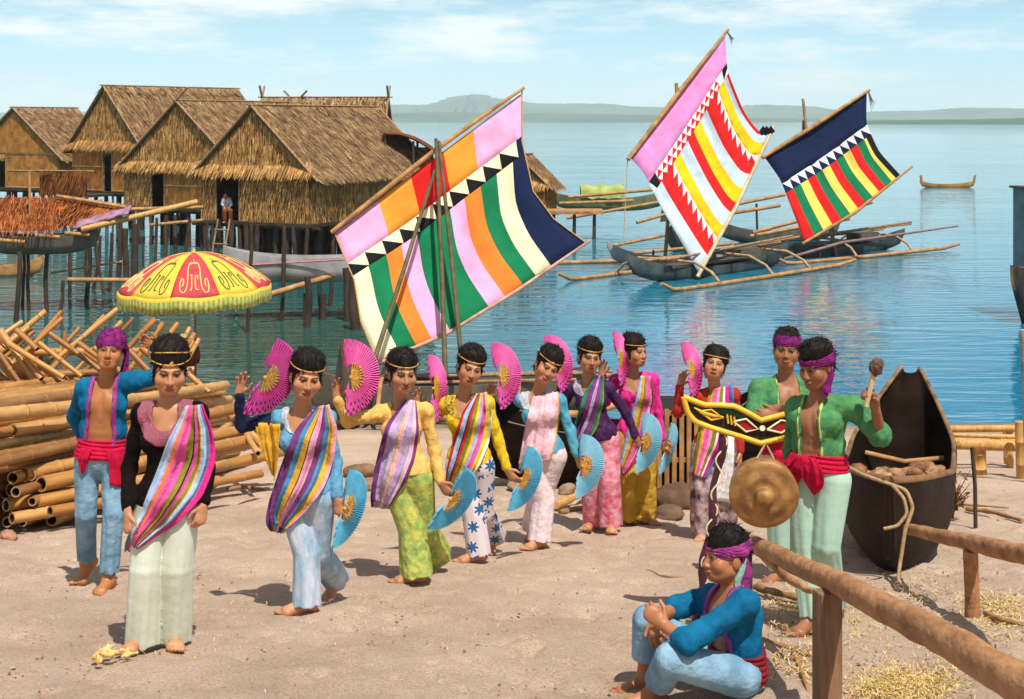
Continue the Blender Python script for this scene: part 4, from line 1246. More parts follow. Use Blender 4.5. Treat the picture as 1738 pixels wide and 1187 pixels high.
# ------------------------------------------------------------------ fans
def fan(colour, top, bot, bulge, d, yaw_sign, label, group, light):
    """D-shaped pleated fan: straight edge top-bot, leaf bulging to image right"""
    a, b = np.array(P(*top, d)), np.array(P(*bot, d))
    R_ = np.linalg.norm(a - b) / 2; c = (a + b) / 2
    e1 = unit(a - b); s = F / d
    side = np.array((-e1[2], 0, e1[0])); side = side if side[0] > 0 else -side
    cy = min(.98, bulge / s / R_); sy = math.sqrt(1 - cy * cy) * yaw_sign
    e2 = side * cy + np.array((0, 1, 0)) * sy
    n = np.cross(e1, e2); n = n if n[1] < 0 else -n
    pv = c + e2 * R_ * .16
    root = empty('hand_fan', tuple(pv))
    tag(root, label, 'hand fan', group)
    mats = light
    mb = MB(); NP = 46
    def edge(th):
        """distance from the pivot to the D outline"""
        dx, dy = math.cos(th), math.sin(th)
        bx = R_ * .16
        # circle of radius R_ about (-bx,0)
        B_ = dx * bx; rr = -B_ + math.sqrt(B_ * B_ + R_ * R_ - bx * bx)
        if dx < -1e-4: rr = min(rr, bx / -dx)
        return rr
    th0 = R(112)
    for lay, off in ((0, .0), (1, .0022)):
        rows = []
        for i in range(NP * 2 + 1):
            th = -th0 + 2 * th0 * i / (NP * 2)
            r1 = edge(th); r0 = .33 * R_
            r0 = min(r0, r1 * .35) if abs(th) > R(86) else r0
            z = (.0042 if i % 2 else -.0042)
            rows.append([tuple(pv + (e2 * math.cos(th) + e1 * math.sin(th)) * (r0 + (r1 - r0) * t) + n * (z * (.5 + t) - off)) for t in np.linspace(0, 1, 9)])
        nr = len(rows); vs = [p for r_ in rows for p in r_]; base = len(mb.v)
        for p in vs: mb.v.append(p)
        for i in range(nr - 1):
            for j in range(8):
                q = (base + i * 9 + j, base + i * 9 + j + 1, base + (i + 1) * 9 + j + 1, base + (i + 1) * 9 + j)
                k = 0
                if colour == 'pink' and j in (4, 6) and (i // 2 + (j == 6)) % 2 == 0 and i % 2 == 0: k = 1
                if colour == 'pink' and j == 7 and i % 4 == 0: k = 1
                mb.f.append(q if lay == 0 else q[::-1]); mb.m.append(k); mb.sm.append(False)
    me = mb.mesh('leaf')
    bmx = bmesh.new(); bmx.from_mesh(me); bmesh.ops.recalc_face_normals(bmx, faces=bmx.faces); bmx.to_mesh(me); bmx.free()
    link('leaf', me, mats, root)
    for k in range(13):
        th = -R(80) + R(160) * k / 12
        m2 = MB(); dr = e2 * math.cos(th) + e1 * math.sin(th)
        wv = e1 * math.cos(th) - e2 * math.sin(th)
        m2.box(pv + dr * R_ * .20 + n * (.004 + .0004 * k), dr * R_ * .18, wv * .0042, n * .0011)
        m2.build('rib', M_fanrib, root)
    m3 = MB(); m3.tube([pv - n * .006, pv + n * .012], .009, 8); m3.build('pivot', M_fanrib, root)
    return root
M_fanrib = mat('gilt_rib', (.60, .30, .04), .45, .5, 60, spec=.5)
FP = [mat('fan_pink', (.72, .12, .38), .7, .15, 20), mat('fan_dots', (.20, .02, .16), .7, .2, 20)]
FPd = [mat('fan_magenta', (.62, .07, .34), .7, .15, 20), FP[1]]
FB = [mat('fan_blue', (.10, .42, .62), .6, .15, 14), FP[1]]
FBl = [mat('fan_pale_blue', (.22, .50, .64), .6, .12, 14), FP[1]]
G1, G2 = 'pink fans raised by the dancers', 'blue fans lowered by the dancers'
fan('pink', (470, 574), (410, 702), 58, 7.86, 1, 'magenta pleated fan at the left end, raised by the woman in powder blue', G1, FPd)
fan('pink', (583, 576), (588, 707), 55, 8.74, 1, 'pink pleated fan raised in front of the red rimmed bow', G1, FP)
fan('pink', (726, 603), (736, 720), 25, 9.5, 1, 'narrow pink fan seen edge on, raised by the woman in lemon yellow', G1, FP)
fan('pink', (832, 583), (849, 696), 44, 10.1, 1, 'pink pleated fan beside the tilted head, raised by the woman in teal', G1, FP)
fan('pink', (922, 571), (951, 668), 36, 10.75, 1, 'pink fan half hidden behind the tilted head of the woman in teal', G1, FP)
fan('pink', (1040, 564), (1052, 655), 24, 11.1, 1, 'pink fan standing upright beside the cheek of the woman in fuchsia', G1, FP)
fan('pink', (1155, 583), (1174, 676), 32, 10.45, 1, 'pink fan above the tip of the painted board, raised by the woman in scarlet', G1, FP)
fan('blue', (592, 797), (563, 932), 38, 7.84, 1, 'blue fan hanging from the lowered hand of the woman in powder blue', G2, FB)
fan('blue', (790, 793), (724, 898), 46, 8.74, 1, 'tilted blue fan in the lowered hand of the woman in peach yellow', G2, FB)
fan('blue', (895, 757), (861, 868), 42, 9.5, 1, 'blue fan in the lowered hand of the woman in lemon yellow', G2, FB)
fan('blue', (986, 737), (976, 846), 46, 10.1, 1, 'pale blue fan in the lowered hand of the woman in teal', G2, FBl)
fan('blue', (1092, 700), (1077, 803), 42, 10.9, 1, 'pale blue fan in the lowered hand of the woman in dark violet', G2, FBl)
fan('blue', (1139, 718), (1117, 806), 24, 11.2, 1, 'small pale blue fan, farthest to the right of the lowered ones', G2, FBl)
# ------------------------------------------------------------------ stilt huts
V3 = Vector
def blades(mb, a, b, c, d_, rows, per_m, ln, wd, nm, lift=.03, jit=.25, seed=0):
    """leaf blades laid in courses on the quad a-b (low edge) / d-c (high edge)"""
    rg = random.Random(seed)
    a, b, c, d_ = map(V3, (a, b, c, d_))
    nrm = (b - a).cross(d_ - a).normalized()
    for r in range(rows):
        t = (r + .12) / rows
        L0, R0 = a.lerp(d_, t), b.lerp(c, t)
        wl = (R0 - L0).length
        n = max(2, int(wl * per_m))
        up = ((d_ - a).normalized() + (c - b).normalized()).normalized(); al = (R0 - L0).normalized() if wl > 1e-3 else (b - a).normalized()
        for i in range(n):
            s = (i + rg.random()) / n
            p = L0.lerp(R0, min(1, s)) + up * rg.uniform(-.04, .06)
            l_ = ln * rg.uniform(.6, 1.25); ang = rg.gauss(0, jit)
            dr = (-up * math.cos(ang) + al * math.sin(ang))
            sd = al * math.cos(ang) + up * math.sin(ang)
            w_ = wd * rg.uniform(.5, 1.3) / 2
            q0 = p + up * l_ * .45 + nrm * .012; q1 = p + dr * l_ * .55 + nrm * (.012 + lift * rg.uniform(.3, 1.6))
            mb.add([q0 - sd * w_, q0 + sd * w_, q1 + sd * w_ * .45, q1 - sd * w_ * .45], [(0, 1, 2, 3)], rg.randrange(nm))

def hut(label, fl, fr, depth, zf, ze, zr, door=None, walls='thatch', over=.42, cross=False, stilts=(5, 4), seed=1, front_plank=None, gable='thatch', post_z=-1.2, platform=0.0, og=.16):
    rg = random.Random(seed)
    fl, fr = V3((fl[0], fl[1], 0)), V3((fr[0], fr[1], 0))
    ax = (fr - fl).normalized(); ay = V3((-ax.y, ax.x, 0)); w_ = (fr - fl).length
    Z = V3((0, 0, 1))
    pt = lambda x, y, z: fl + ax * x + ay * y + Z * z
    root = empty('stilt_hut', pt(w_ / 2, 0, 0)); tag(root, label, 'hut', 'thatched huts on stilts')
    # roof: two thick slopes with their leaf courses
    ro = MB(); rise = zr - ze; half = w_ / 2
    drop = over * rise / half
    for sgn in (-1, 1):
        x0 = -over if sgn < 0 else w_ + over
        lo0, lo1 = pt(x0, -og, ze - drop), pt(x0, depth + og, ze - drop)
        hi0, hi1 = pt(half, -og, zr), pt(half, depth + og, zr)
        nrm = (lo1 - lo0).cross(hi0 - lo0).normalized() * (1 if sgn > 0 else -1)
        nrm = nrm if nrm.z > 0 else -nrm
        th = nrm * .07
        q = [lo0, lo1, hi1, hi0]
        ro.add(q + [p - th for p in q], [(0, 1, 2, 3), (7, 6, 5, 4), (0, 4, 5, 1), (1, 5, 6, 2), (2, 6, 7, 3), (3, 7, 4, 0)], 2)
        A, B, C_, D_ = (lo0, lo1, hi1, hi0) if sgn > 0 else (lo1, lo0, hi0, hi1)
        blades(ro, A, B, C_, D_, 17, 32, .46, .031, 4, .03, .26, seed + sgn)
        blades(ro, A, B, A.lerp(D_, .06), B.lerp(C_, .06), 1, 34, .42, .035, 4, .02, .2, seed + 5 + sgn)   # shaggy eave
    # ridge cap
    blades(ro, pt(half + .28, -og, zr - .22), pt(half + .28, depth + og, zr - .22), pt(half, depth + og, zr + .03), pt(half, -og, zr + .03), 2, 26, .4, .045, 4, .03, .5, seed + 11)
    blades(ro, pt(half - .28, depth + og, zr - .22), pt(half - .28, -og, zr - .22), pt(half, -og, zr + .03), pt(half, depth + og, zr + .03), 2, 26, .4, .045, 4, .03, .5, seed + 12)
    ro.build('roof', M_roof, root)
    # barge poles
    for y in (-og - .03, depth + og + .03):
        for sgn in (-1, 1):
            m = MB(); ex = .55 if cross else .04
            lo = pt(half + sgn * (half + over + .05), y, ze - drop - .02); hi = pt(half - sgn * ex * half / rise * .9, y, zr + ex * .9 + .05)
            m.tube([lo, hi], .045, 7); m.build('barge_pole', M_pole, root)
    m = MB(); m.tube([pt(half, -og - .2, zr + .08), pt(half, depth + og + .2, zr + .08)], .035, 6); m.build('ridge_pole', M_pole, root)
    # gables
    for y, o_ in ((0, -1), (depth, 1)):
        m = MB()
        tri = [pt(0, y, ze), pt(w_, y, ze), pt(half, y, zr - .05)]
        off = ay * .05 * o_
        m.add([p + off for p in tri] + [p - off for p in tri], [(0, 1, 2), (5, 4, 3), (0, 3, 4, 1), (1, 4, 5, 2), (2, 5, 3, 0)], 2)
        if o_ < 0:
            if gable == 'thatch':
                for k in range(7):
                    f0, f1 = k / 7, (k + 1) / 7
                    z0, z1 = ze + rise * f0 - .05, ze + rise * f1
                    a, b = pt(half * f0, y - .07, z0), pt(w_ - half * f0, y - .07, z0)
                    c, dd = pt(w_ - half * f1, y - .07, z1), pt(half * f1, y - .07, z1)
                    blades(m, a, b, c, dd, 2, 24, .44, .04, 3, .03, .16, seed + 20 + k)
                # fringe skirt hanging below the gable
                blades(m, pt(-over * .8, y - .26, ze - .22), pt(w_ + over * .8, y - .26, ze - .22), pt(w_, y - .05, ze + .12), pt(0, y - .05, ze + .12), 3, 30, .4, .036, 3, .02, .14, seed + 40)
            else:
                n = int(w_ / .16)
                for i in range(n):
                    x = (i + .5) * w_ / n; hgt = rise * (1 - abs(x - half) / half) - .05
                    if hgt > .1: m.box(pt(x, y - .07 - rg.uniform(0, .012), ze + hgt / 2), ax * (w_ / n / 2 - .006), ay * .012, Z * hgt / 2, 3)
        m.build('gable', M_thatch + [M_plank], root)
    # walls
    def wall(p0, p1, z0, z1, out_n, kind, sd):
        m = MB(); L_ = (p1 - p0).length; a_ = (p1 - p0).normalized()
        m.box((p0 + p1) / 2 + Z * ((z0 + z1) / 2), a_ * (L_ / 2), out_n * .03, Z * ((z1 - z0) / 2), 2 if kind == 'thatch' else 4)
        if kind == 'thatch':
            o_ = out_n * .035
            A, B = p0 + Z * z0 + o_, p1 + Z * z0 + o_
            blades(m, A, B, B + Z * (z1 - z0), A + Z * (z1 - z0), max(3, int((z1 - z0) / .2)), 34, .32, .03, 3, .03, .12, sd)
        else:
            n = max(2, int(L_ / .21))
            for i in range(n):
                c = p0.lerp(p1, (i + .5) / n) + Z * ((z0 + z1) / 2) + out_n * (.034 + rg.uniform(0, .012))
                m.box(c, a_ * (L_ / n / 2 - .007), out_n * .008, Z * ((z1 - z0) / 2), 3)
            for zz in (z0 + .05, (z0 + z1) / 2, z1 - .05):
                m.box((p0 + p1) / 2 + Z * zz + out_n * .058, a_ * (L_ / 2), out_n * .01, Z * .025, 4)
        m.build('wall', M_thatch + [M_plank, M_pole], root)
    zw = ze + .02
    segs = [(0, w_)]
    if door:
        x0, x1, zt = door
        segs = [(0, x0), (x1, w_)]
        wall(pt(x0, 0, 0), pt(x1, 0, 0), zf + zt, zw, -ay, 'thatch', seed + 60)
        m = MB(); m.tube([pt(x0, -.05, zf), pt(x0, -.05, zf + zt)], .035, 6); m.tube([pt(x1, -.05, zf), pt(x1, -.05, zf + zt)], .035, 6)
        m.tube([pt(x0 - .05, -.05, zf + zt), pt(x1 + .05, -.05, zf + zt)], .035, 6)
        m.build('door_frame', M_pole, root)
    for i, (x0, x1) in enumerate(segs):
        if x1 - x0 > .05:
            kd = walls if not front_plank else front_plank[min(i, len(front_plank) - 1)]
            wall(pt(x0, 0, 0), pt(x1, 0, 0), zf, zw, -ay, kd, seed + 61 + i)
    sw_ = walls
    wall(pt(w_, 0, 0), pt(w_, depth, 0), zf, zw, ax, sw_, seed + 70)
    wall(pt(0, depth, 0), pt(0, 0, 0), zf, zw, -ax, sw_, seed + 71)
    wall(pt(w_, depth, 0), pt(0, depth, 0), zf, zw, ay, 'plank', seed + 72)
    # floor
    m = MB(); m.box(pt(w_ / 2, depth / 2 - platform / 2, zf - .06), ax * (w_ / 2 + .15), ay * (depth / 2 + .15 + platform / 2), Z * .05)
    for k in range(4):
        m.tube([pt(-.4, depth * k / 3, zf - .16), pt(w_ + .4, depth * k / 3, zf - .16)], .055, 6)
    m.build('floor', M_stilt, root)
    nx, ny = stilts
    for i in range(nx):
        for j in range(ny):
            x = w_ * i / (nx - 1) + rg.uniform(-.18, .18); y = depth * j / (ny - 1) + rg.uniform(-.2, .2)
            m = MB(); r_ = rg.uniform(.06, .12)
            l1, l2 = rg.uniform(-.18, .18), rg.uniform(-.15, .15)
            m.tube([pt(x, y, zf - .1), pt(x + l1 * .4 + rg.uniform(-.04, .04), y, zf * .5), pt(x + l1, y + l2, post_z)], [r_, r_ * .9, r_ * .8], 7)
            m.build('stilt', M_stilt, root)
    return root, pt

def XY(u, D): return ((u - U0) * D / F, D)
h4, pt4 = hut('nearest hut with wide straw roof and a dark open doorway', XY(343, 47.1), XY(525, 45.0), 7.0, 1.45, 3.20, 5.17, door=(.62, 1.62, 1.55), stilts=(10, 6), seed=41)
# ladder under the doorway
def ladder():
    m_ = MB(); root = empty('ladder', pt4(1.1, -.5, 0)); tag(root, 'rough pole ladder under the doorway of the nearest hut', 'ladder')
    for x in (.85, 1.35):
        m = MB(); m.tube([pt4(x, -.2, 1.5), pt4(x - .05, -.75, -.8)], .035, 6); m.build('rail', M_pole, root)
    for k in range(4):
        m = MB(); t = .15 + k * .2; m.tube([pt4(.78, -.2 - .55 * t, 1.5 - 2.3 * t), pt4(1.42, -.2 - .55 * t, 1.5 - 2.3 * t)], .028, 6); m.build('rung', M_pole, root)
ladder()
h3, pt3 = hut('narrow hut with shaggy fringed gable and plank wall beside its door', XY(212, 54.6), XY(402, 51.6), 6.5, 1.45, 3.10, 5.42, door=(1.45, 2.15, 1.62), walls='thatch', front_plank=('thatch', 'plank'), stilts=(8, 5), seed=31, cross=True)
h2, pt2 = hut('tallest hut with broad roof and a thatched porch fence', XY(124, 63.4), XY(240, 60.8), 7.7, 1.62, 3.75, 6.2, door=(2.1, 2.7, 1.7), walls='plank', stilts=(7, 4), seed=21)
h1, pt1 = hut('leftmost hut with plank gable cut by the picture edge', XY(-45, 70.0), XY(99, 67.6), 4.0, 1.45, 3.15, 5.30, door=(1.3, 2.2, 1.45), walls='plank', gable='plank', stilts=(6, 4), seed=11)
h5, pt5 = hut('hut behind, with crossed poles at both ends of its ridge', (-5.4, 56.5), (-5.2, 60.5), 4.9, 1.45, 3.4, 5.62, cross=True, stilts=(4, 4), seed=51)
h6, pt6 = hut('small low hut on a jetty, peeping out from behind the big sail', XY(838, 58.6), XY(926, 57.9), 1.5, 1.05, 2.2, 3.25, stilts=(3, 3), seed=61, over=.3)

def porch():
    root = empty('porch', pt2(1.5, -1.2, 0)); tag(root, 'porch with a rust coloured thatch fence in front of the tallest hut', 'porch')
    m = MB()
    a, b = pt2(-.3, -1.5, 1.55), pt2(3.1, -1.7, 1.55)
    m.box((a + b) / 2 + V3((0, 0, .38)), (b - a) / 2, V3((0, .03, 0)), V3((0, 0, .38)), 2)
    o_ = V3((0, -.05, 0))
    blades(m, a + o_, b + o_, b + o_ + V3((0, 0, .95)), a + o_ + V3((0, 0, .95)), 5, 26, .42, .05, 3, .06, .2, 5)
    m.build('fence_panel', M_rusty, root)
    m = MB(); m.tube([a + V3((-.2, -.1, .98)), b + V3((.3, -.1, 1.02))], .04, 6); m.build('hand_rail', M_oldbamboo, root)
    m = MB(); m.box((pt2(1.4, -.75, 1.5)), (b - a) / 2, V3((.3, .75, 0)), V3((0, 0, .05))); m.build('deck', M_stilt, root)
    for k in range(4):
        p = a.lerp(b, k / 3); m = MB(); m.tube([p, (p.x + rnd.uniform(-.15, .15), p.y, -1.2)], .07, 6); m.build('stilt', M_stilt, root)
porch()

def jetty():
    root = empty('jetty', P(975, 404, 57)); tag(root, 'low plank jetty on thin posts to the right of the small hut', 'jetty')
    m = MB(); c = P(975, 359, 57); m.box(c, V3((1.15, 0, 0)), V3((0, .9, 0)), V3((0, 0, .06)))
    m.build('deck', M_oldbamboo, root)
    for u in (940, 975, 1009):
        for dy in (-.6, .6):
            p = P(u, 362, 57 + dy); m = MB(); m.tube([p, (p.x + rnd.uniform(-.06, .06), p.y, -1)], .07, 6); m.build('post', M_stilt, root)
jetty()

def awning():
    """curved mat roof behind the huts"""
    root = empty('mat_shelter', P(690, 280, 51)); tag(root, 'curved brown mat shelter showing past the end of the nearest roof', 'shelter')
    m = MB(); rows = []
    for k in range(9):
        t = k / 8; z = 4.30 - .55 * t ** 2.2 + .05 * math.sin(t * 3); x = -4.6 + 1.75 * t
        rows.append([(x, 50 + .6 * j, z - .03 * abs(j - 2)) for j in range(5)])
    m.grid(rows); m.grid([[(x, y, z - .05) for x, y, z in r] for r in rows], 0, True, True)
    m.build('mat_roof', [M_rusty[2]], root)
    m = MB(); m.grid([[(x, 51.9, zz) for x in (-4.4, -3.4, -2.95)] for zz in (1.4, 2.4, 3.75)]); m.build('mat_wall', M_thatch[2], root)
    for x, zt in ((-4.5, 4.3), (-3.5, 4.0), (-2.95, 3.7)):
        for y in (50.1, 52.3):
            m = MB(); m.tube([(x, y, zt), (x + .05, y, -1)], .05, 6); m.build('post', M_stilt, root)
awning()

# loose mooring stakes in the shallows, each from its foot at the water line
def stake(u, v0, v1, r=.05, lean=0.0, seed=0):
    D = F * HC / (v1 - VH); rg = random.Random(int(u * 7 + v1)); t = P(u + lean, v0, D); b = P(u, v1, D)
    m = MB(); mid = (t + b) / 2 + V3((rg.uniform(-.07, .07), 0, 0))
    m.tube([t, (t + mid) / 2 + V3((rg.uniform(-.03, .03), 0, 0)), mid, b, b - V3((0, 0, .8))], [r * .9, r, r, r, r], 7)
    o = m.build('mooring_stake', M_stilt, None); tag(o, 'crooked dark stake standing in the shallows by the huts', 'stake', 'stakes standing in the shallows')
for a in [(27, 428, 545, .06, 6), (38, 428, 522, .04, 2), (49, 430, 528, .045, -2), (79, 425, 530, .055, 1), (101, 476, 536, .045, 6), (118, 425, 505, .05, 0),
          (146, 392, 510, .06, 8), (150, 420, 498, .045, -4), (158, 400, 492, .05, 12), (176, 392, 500, .045, -16), (186, 395, 496, .05, 4), (200, 390, 480, .07, 2), (215, 388, 500, .085, -2), (228, 380, 492, .10, 0),
          (243, 382, 452, .035, -8), (262, 370, 470, .05, 4), (280, 366, 462, .06, 2), (300, 365, 455, .07, -3), (316, 372, 470, .06, 6), (352, 380, 452, .06, 0), (392, 380, 470, .08, 2), (420, 378, 565, .045, 6), (436, 382, 476, .07, 0),
          (478, 384, 545, .05, 4), (497, 384, 470, .07, 0), (521, 470, 556, .08, 0), (545, 470, 530, .06, 0), (560, 462, 520, .06, 2), (590, 455, 545, .10, -3), (604, 470, 560, .12, -3)]:
    stake(*a)
# ------------------------------------------------------------------ boats
def hull_mesh(mb, C_, dr, L_, beam, dep, rise0, rise1, thick=.04, fl=.5, n=26, mi=0, mi_in=0, tip=.06, rim_mi=None):
    """C_ keel middle; dr heading; rise0/rise1 upsweep of the two ends"""
    dr = V3((dr[0], dr[1], 0)).normalized(); sd = V3((-dr.y, dr.x, 0)); Z = V3((0, 0, 1)); C_ = V3(C_)
    outer, inner = [], []
    for i in range(n + 1):
        t = i / n; x = (t - .5) * L_; e = abs(2 * t - 1)
        b = beam / 2 * max(tip, (1 - e ** 2.6) ** .75)
        rs = (rise0 if t < .5 else rise1)
        kz = rs * e ** 3.2 * .9; sz = dep + rs * e ** 2.4
        if e > .93: kz += (sz - kz) * ((e - .93) / .07) * .6
        ro, ri = [], []
        for k in range(13):
            a = math.pi * k / 12
            y = -math.cos(a) * b * (abs(math.sin(a)) ** .0 if True else 1); z = kz + (sz - kz) * (1 - math.sin(a) ** fl)
            ro.append(C_ + dr * x + sd * y + Z * z)
            bi = max(.004, b - thick); zi = kz + thick * .8 + (sz - kz - thick * .8) * (1 - math.sin(a) ** fl)
            ri.append(C_ + dr * x * (1 - thick / L_) + sd * (-math.cos(a) * bi) + Z * zi)
        outer.append(ro); inner.append(ri)
    mb.grid(outer, mi); mb.grid(inner, mi_in, True, True)
    rm = mi if rim_mi is None else rim_mi
    mb.grid([[o[0], i_[0]] for o, i_ in zip(outer, inner)], rm, False, True); mb.grid([[o[-1], i_[-1]] for o, i_ in zip(outer, inner)], rm, False)
    mb.grid([outer[0], inner[0]], rm, False, True); mb.grid([outer[-1], inner[-1]], rm, False)
    return outer

def quadpatch(mb, surf, poly, mi, n=6, m_=6):
    """polygon in (s,t) with 4 corners, bilinear, mapped on the sail"""
    a, b, c, d_ = [np.array(p, float) for p in poly]
    rows = []
    for j in range(m_ + 1):
        t = j / m_
        l, r_ = a * (1 - t) + d_ * t, b * (1 - t) + c * t
        rows.append([surf(*(l * (1 - i / n) + r_ * (i / n))) for i in range(n + 1)])
    mb.grid(rows, mi)

def coons(A, B, C_, T, left=None, right=None, top=None, bottom=None):
    """A-B yard, T-C foot; optional edge curves as lists of px"""
    def curve(p0, p1, mids):
        pts = [p0] + (mids or []) + [p1]
        pts = np.array(pts, float); s = np.concatenate([[0], np.cumsum(np.linalg.norm(np.diff(pts, axis=0), axis=1))]); s /= s[-1]
        def f(t):
            # smooth through the points
            tt = np.linspace(0, 1, 41); q = np.stack([np.interp(tt, s, pts[:, i]) for i in (0, 1)], 1)
            for _ in range(6): q[1:-1] = (q[:-2] + 2 * q[1:-1] + q[2:]) / 4
            return np.array([np.interp(t, tt, q[:, i]) for i in (0, 1)])
        return f
    fl_, fr_, ft_, fb_ = curve(A, T, left), curve(B, C_, right), curve(A, B, top), curve(T, C_, bottom)
    A, B, C_, T = map(lambda p: np.array(p, float), (A, B, C_, T))
    def f(s, t):
        return ((1 - t) * ft_(s) + t * fb_(s) + (1 - s) * fl_(t) + s * fr_(t) - ((1 - s) * (1 - t) * A + s * (1 - t) * B + (1 - s) * t * T + s * t * C_))
    return f

def sailmat(n, c): return mat('sail_' + n, c, .85, .13, 2.2, .35, 5, .1)
SM = dict(pink=sailmat('pink', (.72, .36, .58)), orange=sailmat('orange', (.78, .30, .04)), red=sailmat('red', (.60, .015, .015)), dorange=sailmat('deep_orange', (.75, .19, .03)),
          green=sailmat('green', (.008, .16, .065)), cream=sailmat('cream', (.76, .70, .46)), navy=sailmat('navy', (.008, .016, .055)), black=sailmat('black', (.010, .010, .012)),
          yellow=sailmat('yellow', (.80, .48, .01)), sky=sailmat('pale_blue', (.50, .60, .68)), white=sailmat('white', (.78, .74, .72)), hot=sailmat('candy_pink', (.72, .25, .52)),
          check=sailmat('yellow_check', (.78, .55, .10)), blue=sailmat('blue', (.02, .20, .42)))
def sail(parent, surf, patches, thick=.012):
    names = []
    mb = MB()
    for col_, poly, n, m_ in patches:
        if col_ not in names: names.append(col_)
        quadpatch(mb, surf, poly, names.index(col_), n, m_)
    me = mb.mesh('sail')
    bm_ = bmesh.new(); bm_.from_mesh(me); bmesh.ops.remove_doubles(bm_, verts=bm_.verts, dist=.0005); bm_.to_mesh(me); bm_.free()
    o = link('sail', me, [SM[x] for x in names], parent)
    so_ = o.modifiers.new('thickness', 'SOLIDIFY'); so_.thickness = thick; so_.offset = 0
    return o
def stripes(bounds_top, bounds_bot, cols, t0, t1, m_=12):
    r_ = []
    for i, c in enumerate(cols):
        r_.append((c, [(bounds_top[i], t0), (bounds_top[i + 1], t0), (bounds_bot[i + 1], t1), (bounds_bot[i], t1)], 3, m_))
    return r_
def teeth(n, t0, t1, ca, cb, s0=0., s1=1., skew=0.0):
    """saw teeth: ca triangles hang from t0, cb rise from t1"""
    r_ = []
    for i in range(n):
        a, b = s0 + (s1 - s0) * i / n, s0 + (s1 - s0) * (i + 1) / n
        r_.append((ca, [(a, t0), (b, t0), (b, t1), (b, t1)], 4, 4) if False else (ca, [(a, t0), (b, t0), (b, t0), (a + (b - a) * (.0 + skew), t1)], 3, 3))
        r_.append((cb, [(b, t0), (b, t1), (a + (b - a) * skew, t1), (b, t0)], 3, 3))
    return r_

